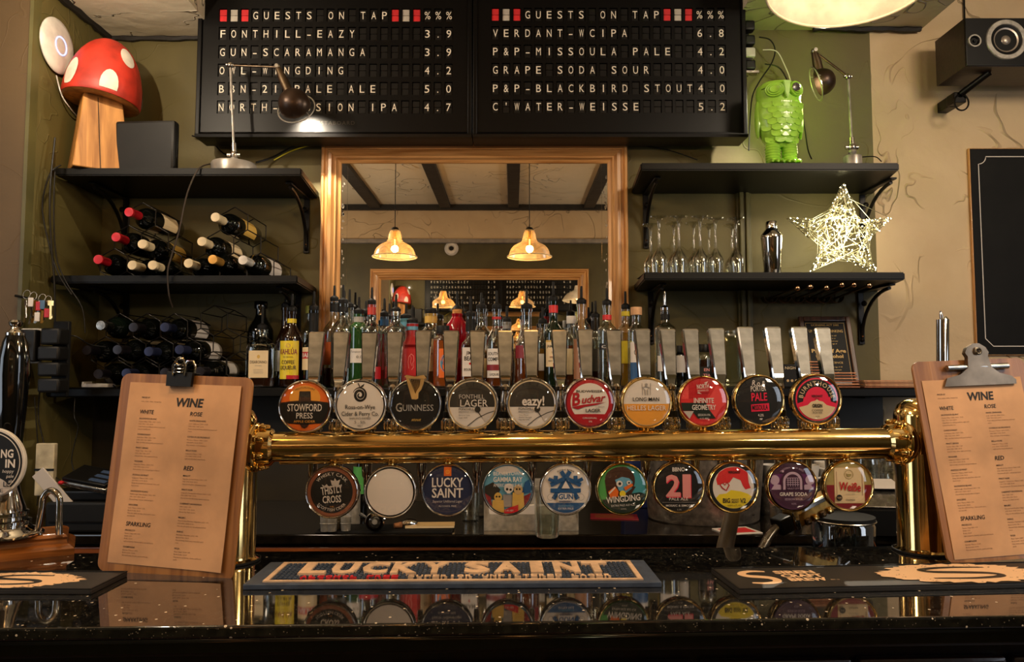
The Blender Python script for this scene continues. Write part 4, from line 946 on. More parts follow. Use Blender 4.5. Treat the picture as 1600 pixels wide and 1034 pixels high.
bottle('clear bottle with an orange label and red liqueur, in front of the left frame stile', 521, 2.66, 17, 518, 498, 470, 446, G_clear, LQ['red'], 575, (535, 570, 13, K['orange'], None), (472, 487, M_blackm))
bottle('tall clear bottle with a black neck seal, second from the left frame stile', 535, 2.51, 18, 516, 496, 474, 445, G_clear, LQ['pale'], 600, (535, 575, 15, K['dgrey'], None), (474, 488, M_blackm), neckw=7)
bottle('clear bottle with a tall black pourer behind two other clear ones', 545, 2.69, 14, 520, 500, 480, 452, G_clear, LQ['pale'], 590)
bottle('green gin bottle with a red seal and a white label', 560, 2.51, 15, 511, 502, 490, 464, G_green, None, 0, (545, 567, 12, K['white'], d_tanq), (494, 506, K['silver']), neckw=7)
bottle('slim dark bottle with a black pourer right of the green gin bottle', 571, 2.68, 9, 520, 500, 490, 470, G_black)
bottle('clear vodka bottle with a red neck strip and a red lower label', 580, 2.51, 17, 516, 502, 475, 449, G_clear, LQ['pale'], 600, (573, 592, 16, K['red'], None), (476, 492, flat('strip_red', 'c0392f')), neckw=6)
bottle('red liqueur bottle with a blue cap ring', 600, 2.58, 11, 520, 508, 494, 466, G_clear, LQ['red'], 512, (550, 578, 8, K['maroon'], None), (495, 509, K['blue']))
bottle('bottle with a white and navy label between the red and the clear bottle', 608, 2.68, 13, 522, 510, 498, 474, G_clear, LQ['pale'], 560, (536, 592, 10, K['white'], lambda a: (strip(a, -.4, -.1, K['navy']), a.text('B', -.3, .3, .3, K['black'], w=.5, bold=.03))))
bottle('clear flared bottle with a chrome neck, behind the fourth tap handle', 618, 2.51, 18, 516, 503, 488, 460, G_clear, LQ['pale'], 600, None, (486, 494, M_steel), neckw=7)
bottle('blue collared bottle with a black pourer behind the square red label', 634, 2.66, 12, 512, 508, 498, 474, G_clear, LQ['pale'], 580, None, (498, 512, K['sky']), neckw=9)
bottle('red frosted bottle with a pale profile drawn on its front', 644, 2.53, 16, 541, 524, 505, 477, LQ['pink'], None, 0, (545, 586, 12, K['red'], d_head), (505, 516, K['sky']), square=True, neckw=8)
bottle('clear wide necked bottle with a gold stopper under the left lamp reflection', 673, 2.62, 17, 520, 510, 489, 464, G_clear, LQ['gold'], 580, (530, 580, 13, K['cream'], lambda a: a.text('Gin', 0, 0, .2, K['black'], w=.8)), (490, 505, K['gold']), neckw=9)
bottle('orange bottle with a sky blue oval label', 692, 2.53, 16, 530, 522, 512, 0, G_clear, LQ['orange'], 528, (545, 590, 9, K['orange'], d_blueoval, 5), cap=M_blackm, neckw=8)
# ornate red glass bottle with an orange stopper
Yb = 2.6; t = thing('spirit_bottle', 'ornate crimson glass bottle with a cork stopper and a bulbous top', 'bottle', (xat(714, Yb, 560), Yb, Z3), 0, 'spirit bottles behind the taps')
q = mpp(Yb); H = lambda y: zat(y, Yb)-Z3
MB(LQ['crimson']).lathe([(0, .002), (.028, .002), (.031, .01), (.031, H(565)), (.026, H(553)), (.016, H(546)), (14*q, H(538)), (18*q, H(522)), (17*q, H(508)), (11*q, H(500)), (8*q, H(495)), (9*q, H(490)), (0, H(490))], 24).part('glass_body', t)
MB(mat('cork', 'c98a4a', .8, var=.3, scale=80)).lathe([(0, H(492)), (7*q, H(492)), (8*q, H(482)), (0, H(482))], 14).part('cork', t)
MB(M_blackm).lathe([(0, H(483)), (9*q, H(483)), (6*q, H(479)), (2.2*q, H(476)), (1.8*q, H(455)), (0, H(455))], 12).part('pourer', t)
bottle('bourbon bottle with a square white label and a black neck seal', 735, 2.51, 15, 540, 526, 494, 464, G_clear, LQ['amber'], 545, (543, 588, 12, K['white'], d_jim), (494, 518, M_blackm), neckw=7, square=True)
bottle('clear round shouldered bottle right behind the bourbon bottle', 752, 2.66, 17, 522, 508, 482, 457, G_clear, LQ['amber'], 566, (560, 590, 13, K['tan'], None), neckw=7)
bottle('amber liqueur bottle with a white label crossed by a dark red band', 776, 2.51, 16, 534, 510, 482, 454, G_clear, LQ['amber'], 545, (545, 590, 14, K['white'], d_south), (495, 499, K['red']), neckw=6.5)
bottle('small amber bottle with a grey neck between two tap handles', 792, 2.66, 11, 530, 516, 503, 478, G_clear, LQ['amber'], 545, (550, 582, 8, K['tan'], None), (503, 514, K['grey']))
bottle('flared clear bottle of amber spirit with a dark red label', 823, 2.51, 19, 540, 512, 482, 452, G_clear, LQ['amber'], 545, (540, 560, 17, K['maroon'], None), neckw=8)
bottle('clear bottle with a plain white label beside the dark green whiskey', 848, 2.64, 13, 535, 520, 505, 480, G_clear, LQ['gold'], 545, (553, 579, 9, K['white'], None))
bottle('dark green whiskey bottle with a red seal and a cream label', 865, 2.51, 15, 520, 502, 470, 440, G_dkgreen, LQ['dark'], 560, (532, 573, 12, K['cream'], d_jam), (477, 489, K['red2']), neckw=6.5)
bottle('amber bottle with a white stopper right of the green whiskey bottle', 893, 2.64, 13, 530, 515, 497, 0, G_clear, LQ['amber'], 540, (545, 585, 9, K['cream'], None), cap=K['white'])
bottle('tall clear twisted neck bottle with a bronze label', 909, 2.51, 14, 512, 498, 474, 447, G_clear, LQ['amber'], 560, (530, 592, 9, flat('bronze_label', '9a6a4a'), None, -6), neckw=7)
bottle('slim bottle with a black and gold neck beside the right frame stile', 931, 2.62, 11, 530, 518, 496, 470, G_clear, LQ['dark'], 555, (545, 580, 8, K['dgrey'], None), (496, 517, mat('black_gold_foil', '231a0e', .3, .4)))
bottle('clear rum bottle with a black label, leaning against the right frame stile', 949, 2.51, 15, 516, 502, 476, 450, G_clear, LQ['pale'], 600, (537, 547, 13, K['black'], lambda a: a.text('Ca', -.3, -.4, .8, K['white'], w=.8, bold=.03)), (492, 500, K['red2']), neckw=6.5)
bottle('yellow labelled bottle in front of the right frame stile', 978, 2.6, 13, 516, 505, 482, 455, G_clear, LQ['yellow'], 520, (533, 568, 10, K['yellow'], None), (486, 494, K['yellow']), neckw=6)
bottle('cork stoppered clear bottle with a white and blue label', 995, 2.51, 14, 518, 506, 483, 0, G_clear, LQ['pale'], 600, (535, 592, 11, K['white'], lambda a: (strip(a, -1, -.1, K['blue']), a.text('G', -.3, .3, .3, K['black'], w=.4))), (487, 491, M_blackm), cap=mat('pale_cork', 'd1a074', .7), neckw=7)
bottle('tall clear bottle with a chrome pourer, first right of the mirror', 1040, 2.51, 17, 514, 503, 486, 455, G_clear, LQ['pale'], 604, (556, 580, 14, K['white'], lambda a: a.text('GIN', .4, -.2, .4, K['black'], w=.6)), (487, 500, M_blackm), neckw=6.5, pour_m=M_chrome)
bottle('dark bottle with a white side label behind the chrome pourer bottle', 1060, 2.64, 13, 555, 548, 543, 0, G_black, None, 0, (556, 582, 8, K['lgrey'], None), cap=M_blackm, neckw=5)
bottle('domed dark bottle with pink letters on a black label', 1099, 2.6, 14, 560, 545, 541, 0, G_clear, LQ['dark'], 560, (573, 590, 12, K['black'], lambda a: (a.text('EN', .1, .2, .5, K['pink'], w=.6, bold=.02), a.text('TIA', .1, -.8, .5, K['pink'], w=.8, bold=.02))), cap=M_black, neckw=8)
Yb = 2.55; t = thing('glass_decanter', 'empty square clear glass decanter at the right end of the bottle row', 'decanter', (xat(1143, Yb, 560), Yb, Z3), 0)
MB(G_clear).box(0, 0, .095, .072, .07, .185, .01).part('outer_glass', t); MB(G_clear).box(0, 0, .10, .062, .06, .170, .012).part('inner_glass', t)
MB(G_clear).lathe([(.024, .186), (.026, .19), (.024, .197), (.022, .197), (.022, .188)], 20).part('lip', t)
# ================================================================== THE SPLIT-FLAP TAP BOARDS
LB = ["###GUESTS ON TAP###%%%", "FONTHILL-EAZY      3.9", "GUN-SCARAMANGA     3.9", "OWL-WINGDING       4.2", "BBN-21 PALE ALE    5.0", "NORTH-SESSION IPA  4.7"]
RBD = ["###GUESTS ON TAP###%%%", "VERDANT-WCIPA      6.8", "P&P-MISSOULA PALE  4.2", "GRAPE SODA SOUR    4.0", "P&P-BLACKBIRD STOUT4.0", "C'WATER-WEISSE     5.2"]
M_board = mat('board_casing', '040303', .42, var=.12, scale=10, spec=.18); M_cell = mat('flap_black', '0b0907', .5, var=.2, scale=60, spec=.25)
M_let = mat('flap_letter', 'e6dccb', .6, var=0); M_fr = mat('flap_red', 'd3232a', .55, var=.1); M_fw = mat('flap_white', 'b9b2a6', .55, var=.1)
BY = 2.60
def half_flap(m):
    q = mpp(BY); w, h = 5.7*q, 9.8*q
    return m.b2(-w, w, -.001, .003, .0006, h, .0008).b2(-w, w, -.0005, .003, -h, -.0006, .0008).mesh('flap')
FLM = {'k': half_flap(MB(M_cell)), 'r': half_flap(MB(M_fr)), 'w': half_flap(MB(M_fw))}
PIN = MB(M_fw).b2(-6.4*mpp(BY), -5.9*mpp(BY), -.002, .002, -.003, .003)
CHM = {}
def char_mesh(ch):
    if ch not in CHM:
        a = Art(lambda u, v, h: (u, -.0015-h, v)); q = mpp(BY); w = {'I': None, '.': None, '-': 6*q, "'": None, '%': 9.5*q, '1': None}.get(ch, 7.6*q)
        hh = 13*q if ch not in '.-' else 13*q
        a.text(ch, 0, -6.2*q, hh*.95, M_let, w=w, bold=.0, res=3); CHM[ch] = a.mb.mesh('character', fixn=False)
    return CHM[ch]
def tap_board(rows, x0p, x1p, c0, pitch, r0, rp, label, logo):
    q = mpp(BY); x0, x1 = xat(x0p, BY, 100), xat(x1p, BY, 100); z1 = zat(-48, BY); z0 = zat(215, BY)
    t = thing('tap_list_board', label, 'board', ((x0+x1)/2, BY, z0)); cx = (x0+x1)/2
    xs_ = [xat(c0+pitch*i, BY, 100)-cx for i in range(22)]; zs_ = [zat(r0+rp*j, BY)-z0 for j in range(6)]
    hw, hh = 6.2*q, 10.6*q; H = z1-z0
    m = MB(M_board); L_, R_ = x0-cx+.001, x1-cx-.001
    # front panel: bars between the windows
    zz = H
    for j in range(6):
        m.b2(L_, R_, 0, .012, zs_[j]+hh, zz)
        xx = L_
        for i in range(22):
            m.b2(xx, xs_[i]-hw, 0, .012, zs_[j]-hh, zs_[j]+hh); xx = xs_[i]+hw
        m.b2(xx, R_, 0, .012, zs_[j]-hh, zs_[j]+hh); zz = zs_[j]-hh
    m.b2(L_, R_, 0, .012, .020, zz)
    m.part('front_panel', t)
    e = MB(M_board); e.b2(L_, L_+.016, -.008, .0, .004, H, .003).b2(R_-.016, R_, -.008, 0, .004, H, .003).prism_x([(-.008, 0), (-.010, .010), (0, .021), (.012, .021), (.012, 0)], L_, R_)
    e.b2(L_, R_, -.006, 0, H-.016, H, .002); e.part('edge_frame', t)
    MB(M_black).b2(L_, R_, .0125, .10, .001, H).part('casing', t)
    for j, row in enumerate(rows):
        for i, ch in enumerate(row.ljust(22)):
            kind = 'k'
            if ch == '#': kind = 'w' if i in (1, 17) else 'r'
            f = link('flap', FLM[kind], t, (xs_[i], .005, zs_[j]))
            if ch not in ' #': link('character', char_mesh(ch), f)
    if logo: a = Art(lambda u, v, h: (u, -.0008-h, v)); a.text(logo, 0, 0, 6*q, mat('board_emboss', '2c261e', .3, var=0), w=66*q, space=1.2); a.part('lettering', t, loc=(xat(522, BY, 190)-cx, 0, zat(195, BY)-z0))
tap_board(LB, 308, 738, 346.5, 16.88, 23.5, 28.7, 'left panel of the black split-flap letter board, behind the lamp bowl', 'VESTABOARD')
tap_board(RBD, 738.5, 1166, 774, 16.87, 22.3, 28.75, 'right panel of the black split-flap letter board, nearest the owl', None)

# ================================================================== WINE BOTTLES AND WIRE RACKS
def wine_mesh(foil, body, lab):
    """bottle lying along y, neck towards -y, origin at the middle of the base"""
    T = Matrix.Rotation(PI/2, 4, 'X'); r = .0375
    b = MB(body); b.t(T); b.lathe([(0, .004), (.02, .002), (r-.002, 0), (r, .004), (r, .185), (r*.97, .198), (r*.85, .211), (r*.62, .222), (r*.45, .232), (.0142, .245), (.0138, .295), (0, .296)], 24)
    f = MB(foil); f.t(T); f.lathe([(.0146, .238), (.0148, .240), (.0146, .288), (.0158, .290), (.0158, .298), (.0148, .3012), (0, .3018)], 20)
    l = None
    if lab:
        l = MB(lab); l.t(T); n = 20
        for i in range(n):
            a0, a1 = -2.3+4.6*i/n-PI/2*0+PI/2, -2.3+4.6*(i+1)/n+PI/2
            l.f([l.v((math.cos(a)*(r+.0006), math.sin(a)*(r+.0006), z)) for a, z in ((a0, .05), (a1, .05), (a1, .145), (a0, .145))])
    return b.mesh('glass_body'), f.mesh('foil_cap'), l.mesh('label') if l else None
M_fred = mat('red_foil', 'c01826', .3, .3, var=.15, coat=.3); M_fcream = mat('cream_foil', 'd8c39a', .4, var=.1, bump=.1); M_fgold = mat('gold_foil', 'c79345', .3, .5, var=.2)
M_fwhite = mat('white_foil', 'cfc7bb', .3, .2, var=.2); M_fblk = mat('dark_foil', '241f24', .3, .4, var=.2); M_fblu = mat('blue_foil', '2a2f4c', .3, .4, var=.2)
WM = {}
def wine(key, px, py, label, group, Yt, lab='cream', yaw=0, pitch=0):
    fo = dict(red=M_fred, cream=M_fcream, gold=M_fgold, white=M_fwhite, dark=M_fblk, blue=M_fblu, silver=M_steel)[key]
    lb = dict(cream=K['cream'], white=K['lgrey'], none=None, gold=K['gold'])[lab]
    k = (key, lab)
    if k not in WM: WM[k] = wine_mesh(fo, G_black if key != 'silver' else G_bgreen, lb)
    P = at(px, py, Yt); t = thing('wine_bottle', label, 'wine bottle', (P.x, Yt+.302, P.z), 0, group)
    t.rotation_euler = (R(pitch), 0, R(yaw)); t.location = P - Matrix.Rotation(R(yaw), 3, 'Z') @ Matrix.Rotation(R(pitch), 3, 'X') @ Vector((0, -.302, 0))
    a, b, c = WM[k]; link('glass_body', a, t); link('foil_cap', b, t)
    if c: link('label', c, t)
    return t
def wire_rack(label, cells, r=.052, y0=2.475, y1=2.66, z0=0):
    """cells: (x, z) hexagon centres, pointed top; every rod of a cell a real rod"""
    t = thing('wine_rack', label, 'wine rack', (cells[0][0], (y0+y1)/2, z0)); o = Vector((cells[0][0], (y0+y1)/2, z0))
    seen = set(); m = MB(M_iron); hx = MB(M_iron)
    for yy in (y0, y1):
        f = MB(M_iron); done = set()
        for cx, cz in cells:
            pts = [Vector((cx+r*math.sin(PI/3*k), yy, cz+r*math.cos(PI/3*k)))-o for k in range(6)]
            for k in range(6):
                a, b = pts[k], pts[(k+1) % 6]; key = (round((a.x+b.x)*60), round((a.z+b.z)*60))
                if key in done: continue
                done.add(key); f.tube([a, b], .0019, 6)
        f.part('hexagon_frame', t)
    done = set()
    for cx, cz in cells:
        for k in range(6):
            p = (cx+r*math.sin(PI/3*k), cz+r*math.cos(PI/3*k)); key = (round(p[0]*60), round(p[1]*60))
            if key in done: continue
            done.add(key); MB(M_iron).tube([Vector((p[0], y0, p[1]))-o, Vector((p[0], y1, p[1]))-o], .0019, 6).part('cross_rod', t)
    return t
# upper shelf
RB_ = Z2+.0015
def hexrow(x0, z0, rows, r=.052):
    out = []; w = r*math.sqrt(3)
    for j, n in enumerate(rows):
        for i in range(n): out.append((x0+(i-(n-1)/2)*w, z0+r*.55+j*1.5*r+.0))
    return out
Yt = 2.385
up = [('red', 201, 331, 'wine bottle with red foil at the top of the left rack on the shelf', 'cream', 0), ('red', 181, 370, 'wine bottle with red foil in the middle row of the left rack', 'cream', 1),
      ('cream', 222, 381, 'wine bottle with cream foil just below the topmost red foil one', 'gold', 1), ('red', 153, 405, 'red foil wine bottle at the bottom left corner of the upper racks', 'none', 2),
      ('cream', 206, 414, 'cream foil wine bottle, second along the bottom row of the upper racks', 'none', 2), ('cream', 238, 414, 'cream foil wine bottle, third along the bottom row of the upper racks', 'none', 2),
      ('cream', 336, 339, 'cream foil wine bottle at the top of the right rack on the shelf', 'gold', 0), ('cream', 315, 377, 'cream foil wine bottle in the middle row of the right rack', 'cream', 1),
      ('cream', 294, 411, 'cream foil wine bottle, fourth along the bottom row of the upper racks', 'none', 2), ('gold', 332, 405, 'gold capped wine bottle, fifth along the bottom row of the upper racks', 'none', 2),
      ('white', 379, 406, 'white and silver capped wine bottle at the right end of the upper racks', 'white', 2)]
for k, px, py, lb, la, row in up:
    wine(k, px, py, lb, 'wine bottles in the upper racks', Yt, la, yaw=random.Random(px).uniform(-3, 2), pitch=random.Random(py).uniform(-1.0, .5))
c1 = at(201, 331, Yt); c2 = at(336, 339, Yt)
cell1 = [(c1.x, c1.z), (c1.x-.046, c1.z-.079), (c1.x+.046, c1.z-.079), (c1.x-.092, c1.z-.158), (c1.x, c1.z-.158), (c1.x+.092, c1.z-.158)]
wire_rack('left pyramid wire wine rack on the shelf under the mushroom', [(x, z) for x, z in cell1])
cell2 = [(c2.x+.03, c2.z+.002), (c2.x-.016, c2.z-.077), (c2.x+.076, c2.z-.077), (c2.x-.062, c2.z-.156), (c2.x+.03, c2.z-.156), (c2.x+.122, c2.z-.156)]
wire_rack('right pyramid wire wine rack with one empty hexagon', cell2)
lo = [('silver', 157, 508, 'dark wine bottle with a silver cap at the top left of the lower rack', 'none', 0), ('dark', 208, 511, 'dark foil wine bottle, middle of the top row in the lower rack', 'none', 0), ('blue', 257, 511, 'blue foil wine bottle at the right of the top row in the lower rack', 'white', 0),
      ('dark', 135, 547, 'dark foil wine bottle at the left of the middle row in the lower rack', 'none', 1), ('dark', 183, 546, 'dark foil wine bottle, second in the middle row of the lower rack', 'cream', 1), ('blue', 232, 549, 'blue foil wine bottle, third in the middle row of the lower rack', 'cream', 1), ('blue', 280, 546, 'blue foil wine bottle at the right of the middle row in the lower rack', 'white', 1),
      ('dark', 153, 584, 'dark foil wine bottle at the left of the bottom row in the lower rack', 'none', 2), ('blue', 197, 583, 'blue foil wine bottle in the bottom row of the lower rack', 'none', 2), ('dark', 257, 582, 'dark foil wine bottle in the bottom row, behind the clipboard clip', 'none', 2), ('dark', 312, 580, 'pale labelled wine bottle right of the clipboard clip', 'white', 2)]
for k, px, py, lb, la, row in lo: wine(k, px, py, lb, 'wine bottles in the lower racks', Yt, la, yaw=random.Random(px).uniform(-2, 2))
c3 = at(208, 511, Yt)
cl = [(c3.x+.046*(2*i-2), c3.z) for i in range(3)]+[(c3.x+.046*(2*i-3), c3.z-.079) for i in range(4)]+[(c3.x+.046*(2*i-2), c3.z-.146) for i in range(3)]
wire_rack('lower left wire wine rack holding the dark foil bottles', cl)
c4 = at(330, 500, 2.475)
wire_rack('empty hexagon wire wine rack left of the spirit bottles', [(c4.x, c4.z), (c4.x-.046, c4.z-.079), (c4.x+.046, c4.z-.079), (c4.x, c4.z-.158), (c4.x+.092, c4.z-.158)], y0=2.5, y1=2.68)

# ================================================================== UPPER LEFT SHELF
Ys = 2.56
# toadstool
Ys = 2.51
q = mpp(Ys); X = xat(158, Ys, 150); t = thing('toy_toadstool', 'carved wooden toadstool with a red cap and white spots on a square stalk', 'ornament', (X, Ys, Z1), R(38))
h0 = zat(155, Ys)-Z1
m = MB(M_trunk); w0, w1 = 40*q, 26*q
pr = [[m.v((sx*w*(1), sy*w*.8, z)) for sx, sy in ((-1, -1), (1, -1), (1, 1), (-1, 1))] for z, w in ((0.001, w0), (.01, w0*.99), (h0*.5, (w0+w1)/2), (h0+.02, w1))]
for a, b in zip(pr, pr[1:]):
    for i in range(4): m.f([a[i], a[(i+1) % 4], b[(i+1) % 4], b[i]])
m.f(pr[0][::-1]); m.f(pr[-1]); bevel(m.bm, .003, 1); stk = m.part('stalk', t)
MB(M_ink).tube([(-.004, -w0*.8-.0002, .0), (-.010, -(w0*.8*.8+w1*.8*.2)-.0003, h0*.4), (-.016, -w1*.8-.003, h0*.95)], .0013, 5).part('crack', stk)
m = MB(mat('toadstool_red', 'b8301f', .5, var=.18, scale=14, bump=.15)); rc = 57*q; zc0 = zat(162, Ys)-Z1; zc1 = zat(60, Ys)-Z1
mu = MB(M_trunk); mu.t(Matrix.Translation((0, 0, zc0)) @ Matrix.Rotation(R(7), 4, 'Y') @ Matrix.Translation((0, 0, -zc0))); mu.lathe([(0, zc0+.010), (w1, zc0+.009), (rc*.86, zc0-.001), (rc*.96, zc0+.003)], 40)
prof = [(0, zc0+.012), (w1, zc0+.012), (rc*.86, zc0+.002), (rc*.97, zc0+.004)]
for k in range(0, 11):
    a = PI/2*k/10; prof.append((rc*math.cos(a)**.97 if k < 10 else 0, zc0+.012+(zc1-zc0-.012)*math.sin(a)))
m.t(Matrix.Translation((0, 0, zc0)) @ Matrix.Rotation(R(7), 4, 'Y') @ Matrix.Translation((0, 0, -zc0)))
m.lathe(prof, 40)
cap_o = m.part('cap', t); mu.part('underside', cap_o)
# spots lie on the cap: found by walking its surface
def cap_pt(az, el):
    a = el; r = rc*math.cos(a)**.97; p = Vector((r*math.sin(az), -r*math.cos(az), zc0+.012+(zc1-zc0-.012)*math.sin(a)))
    return p
for az, el, sr in ((.0, .10, .24), (.52, .74, .22), (-1.12, .24, .24), (1.5, .12, .2), (-2, .4, .3), (2.2, .6, .3), (3.1, .3, .3)):
    m = MB(mat('toadstool_spot', 'e2d8c8', .6, var=.05)); m.t(Matrix.Translation((0, 0, zc0)) @ Matrix.Rotation(R(7), 4, 'Y') @ Matrix.Translation((0, 0, -zc0)))
    def pt(da, de):
        e = max(.02, el+de); p = cap_pt(az+da/max(.3, math.cos(el)), e); n = Vector((p.x, p.y, (p.z-zc0)*.6)).normalized(); return p+n*.0012
    c = m.v(pt(0, 0)); rings = []
    for rr_ in (.5, 1): rings.append([m.v(pt(sr*rr_*math.cos(2*PI*k/18)*.95, sr*rr_*math.sin(2*PI*k/18))) for k in range(18)])
    for k in range(18): m.f([c, rings[0][k], rings[0][(k+1) % 18]]); m.f([rings[0][k], rings[1][k], rings[1][(k+1) % 18], rings[0][(k+1) % 18]])
    m.part('spot', cap_o)
# router box
Ys = 2.5; q = mpp(Ys); X = xat(229, Ys, 225); t = thing('network_box', 'black rounded box standing on edge between the toadstool and the lamp', 'router', (X, Ys, Z1), R(-3))
hh = zat(190, Ys)-Z1; MB(M_grey).box(0, 0, hh/2, 98*q, .032, hh, .010).part('case', t); MB(M_black).box(.0, .006, hh/2, 101*q, .02, hh*.97, .010).part('back_case', t); MB(M_black).b2(-.05, .05, -.012, .02, 0, .004).part('foot', t)
# wireless access point on the left wall
P = Vector((XL, 2.44, at(90, 72, 2.42).z)); P = Vector((XL+.0005, 2.425, zat(72, 2.425)))
t = thing('wireless_access_point', 'white round wireless disc with a glowing blue ring on the left wall', 'access point', P, rot=(0, PI/2, 0))
rA = .092
MB(M_white).lathe([(0, 0), (rA*.7, 0), (rA*.75, .004), (rA*.98, .007), (rA, .011), (rA*.97, .015), (rA*.8, .020), (rA*.5, .023), (0, .024)], 48).part('dome', t)
MB(mat('blue_ring_light', '8fa2ff', .4, emit=2.2, var=0)).lathe([(rA*.30, .0245), (rA*.34, .0249), (rA*.34, .0235), (rA*.30, .0235), (rA*.30, .0245)], 40).part('light_ring', t)

# jointed work lamps
M_lampgrey = mat('lamp_grey_paint', 'a39d95', .35, .5, var=.2); M_shade = mat('dark_bronze_shade', '3a2a1f', .35, .6, var=.2); M_bulbon = mat('lit_bulb', 'ffe2b0', .3, emit=30, var=0)
def work_lamp(label, base, stem_top, elbow, head, aim, ball_r, ring_r, energy, base_r=.055, target=None):
    """all in world points; the head's bowl opens along aim"""
    o = Vector(base); t = thing('jointed_lamp', label, 'lamp', o); aim = Vector(aim).normalized()
    MB(M_lampgrey).lathe([(0, 0), (base_r, 0), (base_r, .030), (base_r*.96, .036), (base_r*.35, .045), (.014, .050), (.012, .058), (0, .059)], 40).part('base', t)
    st = Vector(stem_top)-o; el = Vector(elbow)-o; hd = Vector(head)-o
    j = MB(M_steel); j.ball((0, 0, .068), .014, 14); j.tube([(-.024, 0, .068), (.02, 0, .068)], .007, 10).tube([(0, 0, .07), st*.12+Vector((0, 0, .062))], .009, 12); j.part('lower_joint', t)
    MB(M_lampgrey).tube([(0, 0, .05), st], .0045, 12).part('stem', t)
    j = MB(M_steel); j.ball(st, .011, 12); j.tube([st+Vector((-.014, 0, .002)), st+Vector((.012, 0, 0))], .006, 10); j.part('top_joint', t)
    MB(M_bronze).tube([st, el], .004, 10).part('arm', t)
    j = MB(M_steel); j.ball(el, .012, 12); j.tube([el+Vector((0, -.016, 0)), el+Vector((0, .016, 0))], .007, 10); j.part('elbow_joint', t)
    Q = Vector((0, 0, 1)).rotation_difference(aim).to_matrix().to_4x4(); C = Matrix.Translation(hd) @ Q
    n = MB(M_bronze); n.tube([el, el.lerp(hd, .35), el.lerp(hd, .8)], [.010, .016, .017], 14); n.part('neck', t)
    s_ = MB(M_shade); s_.t(C)
    pr = [(ball_r*math.sin(a), -ball_r*math.cos(a)) for a in [PI*.5*k/9 for k in range(1, 10)]]; pr = [(0, -ball_r)]+pr+[(ball_r*1.0, .012), (ball_r*.96, .012)]
    pr += [(ball_r*.95*math.sin(a), -ball_r*.95*math.cos(a)) for a in [PI*.5*k/6 for k in range(6, 0, -1)]]
    s_.lathe(pr, 32); s_ = s_.part('shade', t)
    r_ = MB(M_lampgrey); r_.t(C); r_.tube([(ring_r*math.cos(2*PI*k/40), ring_r*math.sin(2*PI*k/40), .02) for k in range(40)], .0022, 6, closed=True)
    for k in range(3):
        a = 2*PI*k/3+.5; r_.tube([(ball_r*math.cos(a), ball_r*math.sin(a), .008), (ring_r*math.cos(a), ring_r*math.sin(a), .02)], .0015, 5)
    r_.part('shade_ring', t)
    b_ = MB(M_bulbon); b_.t(C); b_.ball((0, 0, -.012), .014, 14); b_.part('bulb', t)
    w_ = o+hd+aim*.018
    lamp('jointed_lamp_light', 'SPOT', w_, energy, (1, .86, .66), .008, target if target else w_+aim, spot=110, blend=.7)
    return t
Yl = 2.5; E_ = at(434, 104, 2.47)
bs = at(366, 250, 2.51); bs.z = Z1
work_lamp('jointed grey lamp on the upper left shelf whose bowl hangs before the letter board', bs, at(360, 102, 2.52), at(434, 105, 2.50), at(460, 163, 2.49), (.08, .88, -.40), 25*mpp(2.5), 30*mpp(2.5), 24, base_r=35*mpp(2.5), target=(-.66, 2.75, EYE+.62))
bs = at(1332, 248, 2.48); bs.z = Z1r
work_lamp('jointed lamp on the upper right shelf with its bowl turned to the green owl', bs, at(1325, 120, 2.52), at(1272, 80, 2.56), at(1284, 128, 2.56), (-.93, .22, -.30), 21*mpp(2.56), 27*mpp(2.56), 60, base_r=.03, target=tuple(at(1216, 195, 2.50)))

# ================================================================== UPPER RIGHT SHELF
# owl
Yo = 2.485; q = mpp(Yo); X = xat(1217, Yo, 190); t = thing('owl_figure', 'bright lime green ceramic owl with a silver eye patch on the upper right shelf', 'ornament', (X, Yo, Z1r), R(4))
M_owl = mat('lime_glaze', 'a2dc48', .35, var=.06, coat=.3); HO = zat(131, Yo)-Z1r
m = MB(M_owl); hz = lambda f: HO*f
m.lathe([(0, hz(.22)), (.03, hz(.22)), (28*q, hz(.32)), (34*q, hz(.45)), (37.5*q, hz(.6)), (37*q, hz(.7)), (34*q, hz(.78)), (36*q, hz(.86)), (34*q, hz(.94)), (27*q, hz(.985)), (0, hz(1.0))], 40, 1, .78); m.part('body', t)
def ofront(x, z):   # front surface of the body
    f = z/HO; pts = [(.22, 20*q), (.32, 28*q), (.45, 34*q), (.6, 37.5*q), (.7, 37*q), (.78, 34*q), (.86, 36*q), (.94, 34*q), (.985, 27*q), (1, 0)]
    r = pts[0][1]
    for (a, ra), (b, rb) in zip(pts, pts[1:]):
        if a <= f <= b: r = ra+(rb-ra)*(f-a)/(b-a)
    if f < .22: r = 20*q
    return -.78*math.sqrt(max(0, r*r-x*x))
M_owls = M_owl
SC_ = None
def scale_mesh():
    m = MB(M_owl); w, h = 8.4*q, 9.5*q; n = 10
    top = [(-w, h*.45)]; pts = [(-w, h*.45)]+[(-w*math.cos(PI*k/n), -h*.55*math.sin(PI*k/n)) for k in range(1, n)]+[(w, h*.45)]
    c = m.v((0, -.001, h*.3)); V = [m.v((x, -.003 if abs(x) < w*.9 else -.001, z)) for x, z in pts]; B_ = [m.v((x*1.02, .002, z-.0008)) for x, z in pts]
    for i in range(len(pts)-1): m.f([c, V[i], V[i+1]]); m.f([V[i], B_[i], B_[i+1], V[i+1]])
    m.f([c, V[-1], V[0]])
    return m.mesh('feather_scale')
SC_ = scale_mesh()
for j in range(7):
    z = hz(.69)-j*hz(.066); n = 5 if j % 2 == 0 else 4
    if j >= 5: n -= 1
    for i in range(n):
        x = (i-(n-1)/2)*13.2*q; o = link('feather_scale', SC_, t, (x, ofront(x, z)-.001+.002, z)); o.rotation_euler = (R(6), 0, -math.asin(max(-.9, min(.9, x/(42*q))))*-.9)
